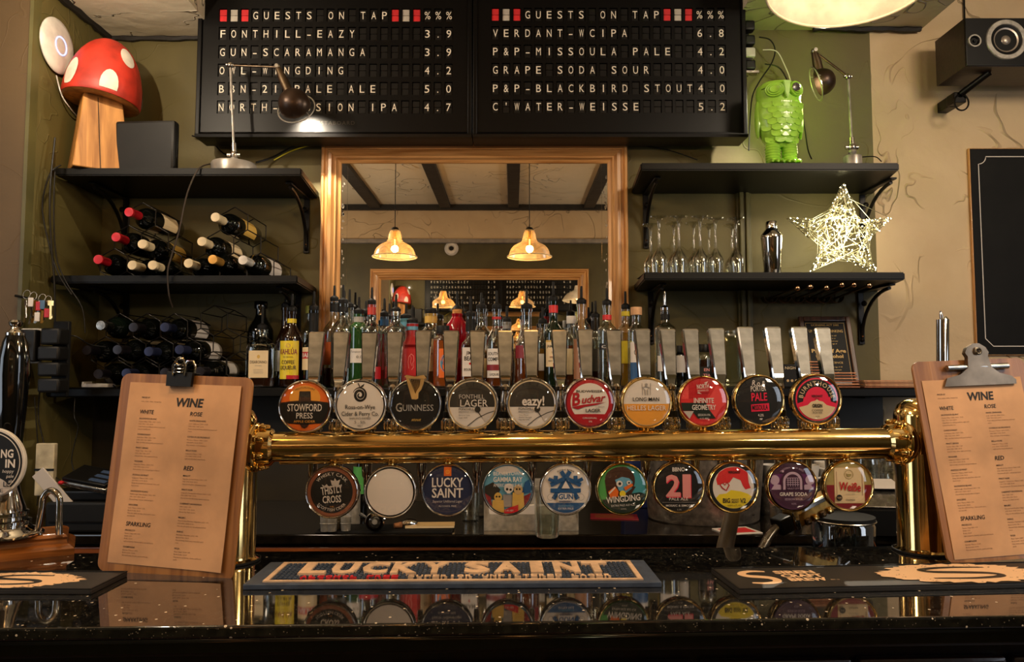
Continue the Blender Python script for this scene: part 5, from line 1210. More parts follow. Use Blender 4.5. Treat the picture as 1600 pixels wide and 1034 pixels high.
for s_, (ex, ez) in ((-1, (-16*q, hz(.855))), (1, (17*q, hz(.875)))):
    m = MB(M_owl); m.t(Matrix.Translation((ex, ofront(ex, ez)+.004, ez)) @ Matrix.Rotation(s_*R(26), 4, 'Z') @ Matrix.Rotation(PI/2, 4, 'X'))
    for k, rr_ in enumerate((15, 11.5, 8)): m.lathe([(rr_*q, 0), (rr_*q, .006+.0025*k), (rr_*q-.002, .0085+.0025*k), (max(0, rr_*q-.004), .0075+.0025*k), (0, .0075+.0025*k)], 26, 1, .8)
    m.part('eye', t)
m = MB(mat('silver_patch', '8a857c', .3, .7, var=.4, scale=120)); ex, ez = 17*q, hz(.885); m.t(Matrix.Translation((ex, ofront(ex, ez)-.009, ez)) @ Matrix.Rotation(R(26), 4, 'Z') @ Matrix.Rotation(R(-20), 4, 'Y') @ Matrix.Rotation(PI/2, 4, 'X'))
m.lathe([(0, .006), (.010, .005), (.017, .002), (.019, 0), (.017, -.001)], 24, 1.1, .8); p_ = m.part('eye_patch', t); p_['label'] = 'silver glitter eye patch'
MB(M_iron).tube([(x, ofront(x, hz(.9)+x*.12)-.0035, hz(.915)+x*.12) for x in [(-33+6.5*k)*q for k in range(11)]], .001, 5).part('patch_string', t)
m = MB(M_owl); ex, ez = 0, hz(.86); y_ = ofront(0, ez); m.prism([(-6*q, hz(.95)), (6*q, hz(.95)), (3.5*q, hz(.80)), (0, hz(.745)), (-3.5*q, hz(.80))], y_-.011, y_+.01); bevel(m.bm, .002, 2); m.part('beak', t)
for s_ in (-1, 1):
    m = MB(M_owl); m.lathe([(0, 0)]+[(((12.5 if k % 2 else 11.2)-abs(k-8)*.12)*q, .012+hz(.25)*k/16) for k in range(17)]+[(0, .012+hz(.27))], 20, 1, .9, c=(s_*13.5*q, -.012, 0)); m.part('leg', t)
    for k in (-1, 0, 1): MB(M_owl).tube([(s_*13.5*q+k*7.5*q, -.02, .008), (s_*13.5*q+k*8.6*q, -.045, .010), (s_*13.5*q+k*9*q, -.056, .006)], [.008, .0075, .004], 10).part('toe', t)
    m = MB(M_owl); m.ball((s_*35*q, .0, hz(.56)), .02, 14, .42, .9, 3.4); m.part('wing', t)
MB(M_owl).box(0, .006, .005, 50*q, .055, .009, .003).part('plinth', t); MB(M_owl).ball((0, .035, hz(.2)), .018, 12, 1, .6, 2.0).part('tail', t)
# coil of cable beside the owl
P = at(1170, 243, 2.6)
t = thing('cable_coil', 'loose coil of black cable on the shelf left of the owl', 'cable', (P.x, 2.6, Z1r))
MB(M_black).tube(smooth([(.04*math.cos(a)*(1+.06*math.sin(3*a)), .035*math.sin(a), .006+.004*k/4) for k, a in enumerate([2*PI*i/9 for i in range(28)])], 3), .0032, 6).part('cable', t)

# drinking glasses upside down
def flute_mesh(h, rb=.028):
    m = MB(M_glass); b = .40*h
    m.lathe([(rb*.88, 0), (rb*.98, .03), (rb, .05), (rb*.86, b*.75), (rb*.55, b*.95), (.008, b*1.08), (.0042, b*1.2), (.0035, h*.75), (.004, h-.02), (.010, h-.009), (.030, h-.003), (.031, h), (0, h+.0005)], 24)
    m.lathe([(rb*.86, 0), (rb*.95, .03), (rb*.97, .05), (rb*.82, b*.75), (rb*.5, b*.93), (0, b*1.02)], 24)
    return m.mesh('glass_body')
def ring_mesh(r, z): return MB(M_lens).tube([(r*math.cos(2*PI*k/24), r*math.sin(2*PI*k/24), z) for k in range(24)], .0009, 5, closed=True).mesh('rim')
hf = (425-335)*mpp(2.48); hb = hf*.97
GA, GB = flute_mesh(hf), flute_mesh(hb, .026)
for i, (px, Yg, g) in enumerate(((1030, 2.475, GA), (1061, 2.475, GA), (1094, 2.475, GA), (1118, 2.475, GB), (1150, 2.475, GB), (1017, 2.575, GB), (1053, 2.575, GA), (1084, 2.575, GA), (1108, 2.58, GB), (1144, 2.58, GB))):
    lb = '%s wine glass from the left in the front row, standing upside down' % ORD[i] if i < 5 else '%s wine glass from the left in the back row, standing upside down' % ORD[i-5]
    t = thing('wine_glass', lb, 'glass', (xat(px, Yg, 380), Yg, Z2r+.0015), 0, 'upside-down glasses on the lower right shelf')
    link('glass_body', g, t); MB(M_lens) if 0 else None
    if i == 0: RM1 = ring_mesh(.0305, hf-.002)
    link('foot_rim', RM1, t, (0, 0, 0 if g is GA else hb-hf))
t = thing('drip_mat', 'black ribbed drip mat under the upturned wine glasses', 'mat', (xat(1085, 2.52, 420), 2.53, Z2r))
m = MB(M_blackm).b2(-.185, .185, -.075, .075, 0, .0008); m.part('sheet', t)
for i in range(12): MB(M_blackm).b2(-.185, .185, -.074+i*.013, -.070+i*.013, .0008, .0014).part('rib', t)
# cocktail shaker
Yk = 2.5; q = mpp(Yk); t = thing('cocktail_shaker', 'polished steel cocktail shaker between the glasses and the star', 'shaker', (xat(1206, Yk, 380), Yk, Z2r)); hh = (425-340)*q
MB(M_chrome).lathe([(0, 0), (12*q, 0), (12.5*q, .002), (16.5*q, hh*.66), (16.8*q, hh*.68), (0, hh*.68)], 36).part('cup', t)
MB(M_chrome).lathe([(16.8*q, hh*.685), (16.8*q, hh*.72), (16*q, hh*.75), (10*q, hh*.84), (8.8*q, hh*.86)], 36).part('strainer_top', t)
MB(M_chrome).lathe([(8.8*q, hh*.862), (9*q, hh*.87), (8.6*q, hh*.985), (7.8*q, hh*1.0), (0, hh*1.003)], 28).part('cap', t)
# star of wire and fairy lights
Yst = 2.52; q = mpp(Yst); c = at(1313, 365, Yst); t = thing('lit_star', 'wire star wound with glowing fairy lights on the lower right shelf', 'star light', (c.x, Yst, Z2r)); zc = c.z-Z2r
tips = [(1317, 288), (1391, 341), (1366, 424), (1268, 424), (1232, 341)]; inn = [(1338, 345), (1349, 380), (1316, 402), (1286, 386), (1290, 345)]
def sp(p): v = at(p[0], p[1], Yst); return Vector((v.x-c.x, 0, max(.004, v.z-Z2r)))
out = []
for a, b in zip(tips, inn): out += [sp(a), sp(b)]
M_wire = mat('silver_wire', 'cfc8a8', .3, .9, var=0); m = MB(M_wire)
cen = Vector((0, 0, zc-.01))
for dy in (-.012, .012):
    ring = [p+Vector((0, dy, 0)) for p in out]; m.tube(ring, .0018, 6, closed=True)
for p in out: m.tube([p+Vector((0, -.012, 0)), p+Vector((0, .012, 0))], .0016, 5)
m.part('frame', t)
rnd = random.Random(11)
def inside_pt():
    k = rnd.randrange(10); a, b = out[k], out[(k+1) % 10]; u, v = rnd.random(), rnd.random()
    if u+v > 1: u, v = 1-u, 1-v
    u, v = u**.8, v
    p = cen+(a-cen)*u+(b-cen)*v; f = 1-min(1, (u+v)); return p+Vector((0, rnd.choice((-1, 1))*(.012+.02*f), 0))
def edge_pt():
    k = rnd.randrange(10); a, b = out[k], out[(k+1) % 10]; return a.lerp(b, rnd.random())+Vector((0, rnd.choice((-1, 1))*.012, 0))
m = MB(M_wire)
for i in range(330):
    a = edge_pt() if i % 3 == 0 else inside_pt(); k = min(range(10), key=lambda j: (out[j]-a).length)
    b = min([inside_pt() for _ in range(9)], key=lambda p: abs((p-a).length-.045)); mid = (a+b)/2; 
    m.tube([a, b], .0010, 4)
o = m.part('wire_winding', t); o['kind'] = 'stuff'
M_led = mat('fairy_light', 'fff1b8', .4, emit=34, var=0); m = MB(M_led)
for i in range(230): m.ball(inside_pt() if i % 3 else edge_pt(), .0017, 6)
o = m.part('fairy_lights', t); o['kind'] = 'stuff'
lamp('star_glow', 'POINT', c+Vector((0, .0, -.0)), 3, (1, .93, .66), .07)
# glass hanger under the lower right shelf: six rods with ball ends
zr0 = Z2r-.03
for i, (bx, by, ax) in enumerate(((1246, 450, 1202), (1266, 447.5, 1223), (1291, 449, 1244), (1315, 444.5, 1264), (1334, 444.5, 1284), (1358, 445.5, 1305))):
    Pf = at(bx, by, 2.44); Pb = at(ax, 466, 2.72); o = (Pf+Pb)/2
    t = thing('hanging_bar_rod', '%s ball ended brass rod from the left, under the star shelf' % ORD[i], 'rod', o, 0, 'ball ended rods under the lower right shelf')
    MB(M_bronze).tube([Pf-o, Pb-o], .004, 10).part('rod', t); MB(M_copper).ball(Pf-o, .0095, 16).part('ball', t)
    m = MB(M_bronze); n = 14; r = .0245; T_ = Pb-o
    A_ = [m.v((T_.x+r*math.cos(PI+PI*k/n), T_.y-.02, T_.z+.006+r*math.sin(PI+PI*k/n))) for k in range(n+1)]; B_ = [m.v((T_.x+r*math.cos(PI+PI*k/n), T_.y+.02, T_.z+.006+r*math.sin(PI+PI*k/n))) for k in range(n+1)]
    for k in range(n): m.f([A_[k], A_[k+1], B_[k+1], B_[k]])
    m.tube([Vector((T_.x+r*math.cos(PI+PI*k/n), T_.y-.02, T_.z+.006+r*math.sin(PI+PI*k/n))) for k in range(n+1)], .0016, 6); m.tube([T_+Vector((0, 0, .004)), Vector((T_.x, T_.y, Z2r-.027-o.z))], .003, 8)
    m.part('half_round_cup', t)
# licensing sign
Yp = 2.70; bl = at(1268, 603, 2.62); br = at(1343, 603, 2.62); tl = at(1256, 490, 2.735)
bl.z = br.z = Z3+.001; w = (xat(1343, Yp, 560)-xat(1262, Yp, 560)); hgt = .265
T_ = frame_matrix((xat(1258, 2.66, 560), 2.655, Z3+.001), (1, 0, 0), (0, .068, .25)); t = thing('framed_notice', 'small dark framed licensing notice leaning on the wall behind the coaster stacks', 'sign', (0, 0, 0)); t.matrix_world = T_
M_fr2 = wood('walnut_frame', '5a3a26', '2e1a10', .35, 6, 'z', .2); fw = .018; W2 = .19; H2 = hgt
for (x0, x1, z0, z1) in ((0, fw, 0, H2), (W2-fw, W2, 0, H2), (fw, W2-fw, 0, fw), (fw, W2-fw, H2-fw, H2)): MB(M_fr2).b2(x0, x1, -.014, 0, z0, z1, .003).part('frame_side', t)
MB(M_blackm).b2(fw, W2-fw, -.007, -.001, fw, H2-fw).part('panel', t)
a = Art(lambda u, v, h: (u, -.0072-h, v)); cg = K['gold']; cx = W2/2
for x0, x1, z0, z1 in ((.024, .0252, .024, H2-.024), (W2-.0252, W2-.024, .024, H2-.024), (.024, W2-.024, H2-.0252, H2-.024)): a.rect(x0, x1, z0, z1, cg)
a.text('LICENSING ACT 2003', cx, .229, .007, cg, w=.1); a.text('UNDER AGE DRINKING', cx, .204, .010, cg, w=.125, bold=.01)
for i, l in enumerate(('It is against the law to sell', 'or supply alcohol in or', 'from these premises to any', 'person under the age of', '18 years')): a.text(l, cx, .189-.0105*i, .0048, cg, maxw=.128)
a.text('Proof of Age', cx, .126, .013, cg, w=.125, bold=.03); a.text('for Alcohol', cx, .106, .012, cg, w=.1, bold=.03); a.text('UNDER LICENCE', cx, .084, .007, cg, w=.09)
for i, l in enumerate(('Anyone under the age of 18', 'who supplies or attempts', 'to buy commits an offence')): a.text(l, cx, .069-.0105*i, .0048, cg, maxw=.128)
a.part('lettering', t)
# stacks of card coasters
M_card = mat('beermat_card', 'c98c66', .8, var=.12, scale=60); M_card2 = mat('beermat_card_dark', '9a5f42', .8, var=.12, scale=60)
def card(px0, px1, y, z, i, lb, dx=0):
    x0, x1 = xat(px0, y, 600), xat(px1, y, 600); t = thing('beer_mat', lb, 'coaster', ((x0+x1)/2+dx, y+.05, z), R(random.Random(i*7+int(px0)).uniform(-2, 2)), 'brown card coasters on the bottle shelf')
    MB(M_card if i % 2 else M_card2).box(0, 0, .002, x1-x0, .095, .0042, .0012).part('card', t)
z = Z3+.0008
for i in range(6): card(1305-i*.5, 1345-i*1.2, 2.455, z+i*.0093, i, '%s card coaster up in the near stack before the framed notice' % ORD[i])
for i in range(10): card(1258, 1302, 2.455, z+i*.0093, i, '%s card coaster up in the tall stack left of the framed notice stack' % ORD[i])
for i in range(4): card(1352, 1432, 2.46, z+i*.0066, i, '%s card coaster up in the low wide pile at the shelf end' % ORD[i])
# small dark tin with lettering left of stacks
t = thing('slate_sign', 'small dark tin with pale lettering behind the second tap handle from the right', 'tin', (xat(1233, 2.5, 590), 2.5, Z3)); MB(M_blackm).box(0, 0, .04, .055, .05, .078, .004).part('body', t)
a = Art(lambda u, v, h: (u, -.0255-h, v)); a.text('NIGHT', 0, .062, .009, K['cream'], w=.045); 
for k in range(3): a.disc(-.014+.014*k, .024, .0045, K['tan'], 10)
a.part('lettering', t)
# ================================================================== RIGHT WALL
# loudspeaker
Yf, Yb = 2.50, 2.68; x0 = xat(1508, Yf, 60); z1 = zat(28, Yf); z0 = zat(103, Yf); x1 = x0+.42
t = thing('loudspeaker', 'black walnut loudspeaker with silver ringed drivers on a wall bracket', 'speaker', ((x0+x1)/2, Yf, z0)); cx = (x0+x1)/2; H = z1-z0
MB(wood('speaker_veneer', '2a1a12', '150c08', .4, 6, 'x')).b2(x0-cx, x1-cx, .004, Yb-Yf, 0, H, .002).part('cabinet', t)
MB(M_black).b2(x0-cx+.001, x1-cx-.001, -.002, .0045, .001, H-.001, .002).part('baffle', t)
def driver(px, py, r, name, dome):
    P = at(px, py, Yf); X, Z = P.x-cx, P.z-z0; T_ = Matrix.Translation((X, -.002, Z)) @ Matrix.Rotation(PI/2, 4, 'X')
    m = MB(M_satin); m.t(T_); m.lathe([(r, 0), (r, .004), (r*.97, .007), (r*.78, .007), (r*.75, .004), (r*.75, 0)], 40); f = m.part(name, t)
    m = MB(M_blackm); m.t(T_); m.lathe([(r*.79, .002), (r*.72, .006), (r*.64, .003), (r*.60, .001)], 40); m.part('surround', f)
    m = MB(mat('cone_'+dome, {'s': 'a79a8c', 'k': '0c0b0a'}[dome], .35, .6, var=.1)); m.t(T_); m.lathe([(r*.61, .002), (r*.4, -.004), (r*.25, -.003), (r*.22, .002), (r*.12, .006), (0, .007)], 32); m.part('cone', f)
driver(1521, 65, 10.5*mpp(2.5), 'tweeter', 'k'); driver(1571, 63, 33*mpp(2.5), 'woofer', 's'); driver(1640, 63, 33*mpp(2.5), 'woofer', 's')
m = MB(M_iron); X = xat(1510, 2.6, 150)-cx; zz = zat(150, 2.6)-z0
m.tube([(xat(1555, 2.52, 110)-cx, .05, -.002), (X, .13, zz+.02)], .012, 10).box(X, .16, zz+.01, .045, .05, .04, .004).b2(X-.02, X+.02, .17, WY-Yf-.001, zz-.01, zz+.03, .004); m.part('bracket', t)
m = MB(M_iron); m.tube([(X+.026*math.cos(a), .13, zz-.012+.03*math.sin(a)) for a in [2*PI*k/20 for k in range(20)]], .003, 6, closed=True); m.part('cable_loop', t)
MB(M_black).tube([(xat(1507, WY-.01, 26)-cx, WY-Yf-.008, H-.01), (xat(1507, WY-.01, 0)-cx, WY-Yf-.008, CEIL-z0-.01)], .003, 6).part('cable', t)
# blackboard
x0, z1, z0 = xat(1510, WY, 233), zat(233, WY), zat(555, WY)
t = thing('chalkboard', 'blank black chalkboard with a white notched border line on the cream wall', 'board', (x0, WY-.001, z0)); W2, H2 = .62, z1-z0
MB(M_pine).b2(0, W2, -.012, 0, 0, H2, .002).part('backing', t); MB(mat('chalkboard_black', '0c0b0a', .65, var=.2, scale=12, spec=.2)).b2(.004, W2-.004, -.014, -.0122, .003, H2-.003).part('panel', t)
q = mpp(WY); a = Art(lambda u, v, h: (u, -.0145-h, v)); i_ = 14*q; n_ = 12*q
pts = [(i_, i_+n_)]+[(i_, H2-i_-n_)]+[(i_+n_*math.sin(k*PI/12), H2-i_-n_+n_*(1-math.cos(k*PI/12))) for k in range(1, 6)]+[(i_+n_, H2-i_), (W2-i_-n_, H2-i_), (W2-i_, H2-i_-n_), (W2-i_, i_+n_), (W2-i_-n_, i_), (i_+n_, i_), (i_, i_+n_)]
a.line(pts, .003, K['white']); a.part('border_line', t)
# sockets on the side of the letter board
Xs = xat(1168, 2.62, 80)
t = thing('socket_strip', 'dark socket strip with plugs beside the right edge of the letter board', 'sockets', (Xs+.012, 2.7, zat(75, 2.7)))
MB(M_grey).box(0, .02, 0, .05, .03, .2, .006).part('strip', t)
for dz, mm in ((.075, M_grey), (.02, M_grey), (-.028, M_white), (-.075, M_grey)):
    m = MB(mm).box(.015, -.012, dz, .042, .038, .038, .008); m.part('plug', t)
MB(M_steel).b2(-.02, .045, -.032, .0, -.108, -.1).part('metal_lip', t)

# ================================================================== CABLES
def cable(label, pts, r=.0025, m=None, k=5):
    o = Vector(pts[0]); t = MB(m or M_black).tube(smooth([Vector(p)-o for p in pts], k), r, 6).part('cable'); t.location = o; tag(t, label, 'cable', 'cables on the wall'); return t
cable('black cable looping from the sockets down behind the green owl', [at(1186, 58, 2.68), at(1203, 62, 2.68), at(1211, 78, 2.69), at(1205, 100, 2.70), at(1185, 130, 2.70), at(1174, 160, 2.70), at(1170, 235, 2.66)])
cable('white cable from the sockets to the top of the owl', [at(1192, 78, 2.66), at(1213, 80, 2.66), at(1225, 100, 2.66), at(1236, 130, 2.66), at(1240, 180, 2.68), at(1246, 240, 2.66)], .002, M_white)
cable('black cable running down to the shelf right of the owl', [at(1195, 100, 2.72), at(1220, 108, 2.72), at(1240, 150, 2.72), at(1255, 190, 2.72), at(1262, 232, 2.70), at(1268, 248, 2.66)])
cable('black cable lying at the foot of the right hand lamp', [at(1325, 249, 2.55), at(1350, 245, 2.56), at(1368, 245, 2.56), at(1377, 252, 2.52)], .002)
cable('black cable between the letter board and the mirror frame on the right', [at(975, 219, 2.71), at(1010, 228, 2.73), at(1050, 236, 2.73), at(1090, 250, 2.70)], .002)
cable('black cable drooping left of the mirror frame under the letter board', [at(500, 217, 2.73), at(460, 228, 2.73), at(425, 246, 2.73), at(400, 254, 2.70)], .0035)
cable('yellow cable drooping left of the mirror frame under the letter board', [at(508, 216, 2.72), at(492, 224, 2.72), at(455, 236, 2.72), at(428, 250, 2.70)], .0022, mat('yellow_cable', 'c8c020', .4, var=0))
cable('dark cable along the wall under the left end of the letter board', [at(300, 212, 2.73), at(330, 222, 2.73), at(350, 240, 2.72), at(380, 252, 2.70)], .003)
cable('brown cable hanging from the lamp base past the wine racks', [at(335, 255, 2.50), at(312, 262, 2.425), at(297, 290, 2.41), at(288, 320, 2.41), at(280, 360, 2.41), at(268, 400, 2.41), at(262, 425, 2.41), at(264, 460, 2.42), at(270, 480, 2.44)], .0028, mat('brown_cable', '2e241a', .5, var=0))
cable('grey cable looping down the left wall from the upper shelf', [at(95, 258, 2.41), at(78, 272, 2.38), at(66, 320, 2.38), at(75, 375, 2.38), at(90, 425, 2.37), at(112, 460, 2.38)], .0025, M_grey)
cable('second grey cable down the left wall beside the wine racks', [at(86, 262, 2.40), at(84, 330, 2.39), at(88, 400, 2.39), at(103, 440, 2.39), at(128, 480, 2.39), at(133, 520, 2.39)], .0022, M_grey)
cable('thin cable hanging to the plug stack on the left wall', [at(86, 215, 2.40), at(78, 300, 2.37), at(80, 380, 2.37), at(85, 440, 2.37), at(86, 505, 2.37)], .003, M_grey)
cable('white cable hanging from the white round wireless disc', [at(88, 118, 2.44), at(97, 150, 2.45), at(112, 172, 2.5), at(126, 190, 2.6)], .0022, M_white)
cable('grey lead from the plug stack across to the wine rack', [at(103, 524, 2.36), at(120, 526, 2.36), at(140, 538, 2.40), at(165, 542, 2.44)], .0025, M_grey)
cable('black lead trailing below the plug stack on the left', [at(62, 612, 2.33), at(60, 650, 2.33), at(68, 690, 2.31), at(80, 735, 2.3), at(95, 752, 2.25)], .0022)
cable('thin black lead trailing beside the lower white board', [at(54, 620, 2.3), at(58, 680, 2.29), at(62, 740, 2.28), at(58, 790, 2.26)], .0018)
cable('black lead curling from beneath the wine shelf to the counter', [at(118, 612, 2.45), at(116, 650, 2.43), at(122, 668, 2.4), at(112, 715, 2.3), at(118, 745, 2.25)], .0018)

# ================================================================== LEFT WALL: plugs, keys, paper
Yq = 2.31
t = thing('plug_stack', 'stack of four chunky grey power adapters down the left wall', 'plugs', at(87, 560, Yq))
for k, (px, py, w, h) in enumerate(((86, 526, 30, 26), (83, 552, 34, 22), (83, 577, 34, 22), (83, 602, 34, 22))):
    P = at(px, py, Yq)-at(87, 560, Yq); MB(M_grey).box(P.x, 0, P.z, w*mpp(Yq), .055, h*mpp(Yq), .007).part('adapter', t)
MB(M_blackm).b2(-.03, .02, .028, .045, -.12, .12, .003).part('socket_strip', t)
t = thing('wall_switch_box', 'grey switch box with a chrome knob behind the black pump handle', 'switch', at(45, 540, 2.3)); MB(M_white).box(0, .012, 0, .062, .02, .11, .006).part('back_plate', t)
MB(M_grey).box(.004, -.004, 0, .055, .03, .1, .005).part('cover', t); MB(M_chrome).t(Matrix.Translation((-.006, -.018, .004)) @ Matrix.Rotation(PI/2, 4, 'X')).lathe([(0, 0), (.012, 0), (.012, .02), (.009, .024), (0, .024)], 16).part('knob', t)
KX = at(52, 468, 2.29)
t = thing('key_bunch', 'hook with bunches of keys, red and blue tags on the left wall', 'keys', KX)
MB(M_iron).tube([at(24, 462, 2.3)-KX, at(45, 466, 2.29)-KX, at(66, 470, 2.29)-KX], .004, 8).part('hook_rail', t)
rnd = random.Random(4)
for k, px in enumerate((42, 52, 66, 75)):
    c = at(px, 460+3*k, 2.27)-KX; MB(M_steel).tube([(c.x+.011*math.cos(a), c.y+.003*math.sin(a), c.z+.014*math.sin(a)) for a in [2*PI*j/16 for j in range(16)]], .0011, 5, closed=True).part('ring', t)
for k in range(11):
    px = 40+k*3.9; c = at(px, 474+rnd.uniform(-2, 3), 2.265+rnd.uniform(-.012, .015))-KX; a = rnd.uniform(-.3, .3); L_ = rnd.uniform(.042, .065)
    mm = [M_steel, M_brass, M_bronze][k % 3]; T_ = Matrix.Translation(c) @ Matrix.Rotation(a, 4, 'Y') @ Matrix.Rotation(rnd.uniform(-.8, .8), 4, 'Z')
    m = MB(mm).t(T_); m.lathe([(0, -.001), (.010, -.001), (.010, .001), (0, .001)], 12) if 0 else m.box(0, 0, 0, .017, .0022, .017, .0008); m.b2(-.003, .003, -.001, .001, -L_, -.006); m.b2(.003, .0055, -.001, .001, -L_+.003, -L_+.010); m.part('key', t)
for px, py, c in ((60, 478, K['red']), (73, 489, K['red']), (66, 476, mat('blue_tag', '4a6a8a', .5)), (48, 472, K['white']), (58, 495, K['white'])):
    P = at(px, py, 2.25)-KX; MB(c).box(P.x, P.y, P.z, .016, .004, .028, .002).part('key_tag', t)
t = thing('white_plank', 'narrow weathered white board standing behind the pump badge', 'board', at(72, 733, 2.27)); q = mpp(2.27)
MB(mat('weathered_white', 'b8ab8e', .7, var=.35, scale=14)).box(0, 0, 0, 29*q, .018, 80*q, .003).part('board', t); MB(M_black).box(0, -.010, -.0, 30*q, .003, .006).part('strap', t)
t = MB(K['lgrey']).t(Matrix.Rotation(R(-42), 4, 'Y')).box(0, 0, 0, .042, .006, .14, .002).part('paper_pad'); t.location = at(83, 765, 2.18); tag(t, 'pale paper pad leaning diagonally beside the card terminal', 'paper')
t = thing('paper_roll', 'small white till roll packet lying at the left end of the bottle shelf', 'paper', (xat(152, 2.46, 600), 2.47, Z3)); MB(M_white).box(0, 0, .008, 42*mpp(2.46), .05, .013, .003).part('packet', t); MB(M_white).box(-.04, 0, .011, .006, .052, .019, .002).part('flap_end', t)
# card terminal and till on the back counter, left
t = thing('card_terminal', 'card payment terminal with a red button lying on the black till at the left', 'terminal', at(140, 752, 2.2), R(-8), rot=(R(18), R(9), R(-8)))
MB(M_steel).box(0, .02, -.006, .15, .10, .018, .006).part('bezel', t); MB(M_black).box(0, .02, .006, .142, .092, .014, .004).part('body', t)
for k in range(3): MB(mat('screen_glass', '3a4a66', .1, coat=.6, var=0)).box(.035, -.008+k*.026, .0138, .055, .014, .002, .0005).part('screen_strip', t)
MB(K['red']).box(-.066, -.034, .0, .014, .012, .008, .003).part('red_button', t)
t = thing('cash_till', 'black box till on the back counter under the card terminal', 'till', (xat(165, 2.25, 820), 2.3, ZC), 0)
MB(M_blackm).box(0, 0, .045, .27, .26, .088, .008).part('drawer_case', t); MB(M_black).box(0, 0, .105, .25, .24, .03, .006).part('upper_case', t); MB(M_iron).b2(-.12, .12, -.1345, -.130, .03, .034).part('drawer_gap', t)

# ================================================================== BACK COUNTER ITEMS
def zc_at(px, py): return onz(px, py, ZC)
def put(px, py): p = onz(px, py, ZC); return p
# rubber bar mat
a0, a1, b1, b0 = put(488, 836), put(705, 836), put(722, 817), put(500, 820); ctr = (a0+a1+b0+b1)/4
t = thing('rubber_bar_mat', 'black ribbed rubber mat on the back counter under the steel jiggers', 'mat', (ctr.x, ctr.y, ZC)); w = a1.x-a0.x; d_ = .11
MB(M_blackm).box(0, 0, .002, w, d_, .004, .001).part('sheet', t)
RBM = MB(M_blackm).b2(-w/2+.003, w/2-.003, -.0016, .0016, .004, .006).mesh('rib')
for k in range(14): link('rib', RBM, t, (0, -d_/2+.006+k*.0076, 0))
q = mpp(2.2)
# jiggers (thimble measures)
for i, (px, py, h) in enumerate(((507, 834, 22), (517, 834, 22), (539, 833, 21), (528, 830, 22))):
    P = put(px, py); t = thing('spirit_measure', '%s steel spirit measure from the left on the rubber mat' % ORD[[0, 1, 3, 2][i]], 'measure', (P.x, P.y+.01, ZC+.0062), 0, 'steel measures on the rubber mat')
    MB(M_satin).lathe([(0, 0), (.0135, 0), (.014, .001), (.016, h*q-.001), (.0162, h*q), (.0155, h*q), (.0135, .003), (0, .003)], 12).part('cup', t)
    MB(M_satin).lathe([(.0158, h*q*.5), (.0166, h*q*.52), (.0166, h*q*.56), (.0158, h*q*.58)], 12).part('band', t)
t = thing('steel_canister', 'tall narrow brushed steel canister behind the spirit measures', 'canister', (xat(550, 2.3, 800), 2.3, ZC)); MB(M_satin).lathe([(0, 0), (.024, 0), (.025, .003), (.025, .118), (.022, .122), (.018, .125), (0, .126)], 24).part('body', t); MB(M_chrome).lathe([(0.0252, .1), (.0262, .101), (.0262, .106), (.0252, .107)], 24).part('ring', t)
P = put(586, 833); t = thing('wing_corkscrew', 'chrome wing corkscrew lying with its round end to the front', 'corkscrew', (P.x, P.y-.005, ZC+.006+.028)); m = MB(M_chrome).t(Matrix.Rotation(PI/2, 4, 'X'))
m.lathe([(.0165, -.006), (.023, -.008), (.027, -.004), (.028, .002), (.025, .008), (.018, .009), (.0165, .004), (.0165, -.006)], 28); m.part('head_ring', t)
MB(M_satin).t(Matrix.Rotation(PI/2, 4, 'X')).lathe([(0, .004), (.008, .003), (.010, -.02), (.006, -.03), (0, -.03)], 14).part('screw_boss', t)
for s_ in (-1, 1): MB(M_chrome).tube([(s_*.006, .012, 0), (s_*.03, .03, .006), (s_*.052, .05, .012)], [.004, .004, .006], 8).part('wing', t)
MB(M_satin).tube([(0, .02, 0), (0, .09, .002)], .004, 8).part('shaft', t)
P = put(633, 828); t = thing('bottle_stopper', 'chrome bottle stopper with a brown cork lying beside the note pad', 'stopper', (P.x, P.y+.01, ZC+.014), R(25)); MB(M_chrome).t(Matrix.Rotation(PI/2, 4, 'Y')).lathe([(0, -.012), (.012, -.012), (.017, .0), (.018, .014), (.014, .03), (.006, .036), (0, .037)], 18).part('cap', t)
MB(mat('cork_brown', '8a5a34', .8, var=.3, scale=80)).t(Matrix.Rotation(PI/2, 4, 'Y')).lathe([(0, -.035), (.007, -.035), (.010, -.013), (0, -.013)], 14).part('cork', t)
P = put(672, 826); t = thing('order_pad', 'beige order pad lying on the rubber mat', 'note pad', (P.x, P.y+.005, ZC+.0065), R(3)); MB(K['cream']).box(0, 0, .003, .145, .06, .006, .001).part('pages', t); MB(K['tan']).box(0, 0, .0066, .145, .06, .0012, .0004).part('cover', t)
# dark bottle with green label behind the blank badge
bottle('dark green labelled bottle on the back counter behind the blank badge', 566, 2.4, 11, 740, 728, 712, 690, G_black, None, 0, (728, 770, 10, K['green'], None), Z=ZC, group='bottles on the back counter')
# steel napkin box and tumbler
P = put(830, 835); t = thing('napkin_holder', 'brushed steel box on the back counter behind the water glass', 'box', (xat(830, 2.2, 800), 2.2, ZC)); w = 146*mpp(2.2)
hb = zat(755, 2.2)-ZC
MB(M_satin).t(Matrix.Rotation(R(-9), 4, 'X')).b2(-w/2, w/2, 0, .003, 0, hb-.035, .001).part('front_plate', t); MB(M_satin).b2(-w/2, -w/2+.003, .003, .11, 0, hb).b2(w/2-.003, w/2, .003, .11, 0, hb).part('side_plate', t); MB(M_satin).b2(-w/2+.003, w/2-.003, .003, .11, 0, .004).part('floor_plate', t); MB(M_satin).b2(-w/2+.003, w/2-.003, .107, .11, .004, hb).part('back_plate', t)
MB(K['white']).box(0, .055, .04, w*.9, .095, .07, .003).part('napkins', t)
P = put(855, 838); t = thing('water_glass', 'clear straight tumbler of water in front of the steel box', 'glass', (P.x, P.y+.0, ZC)); hg = .135
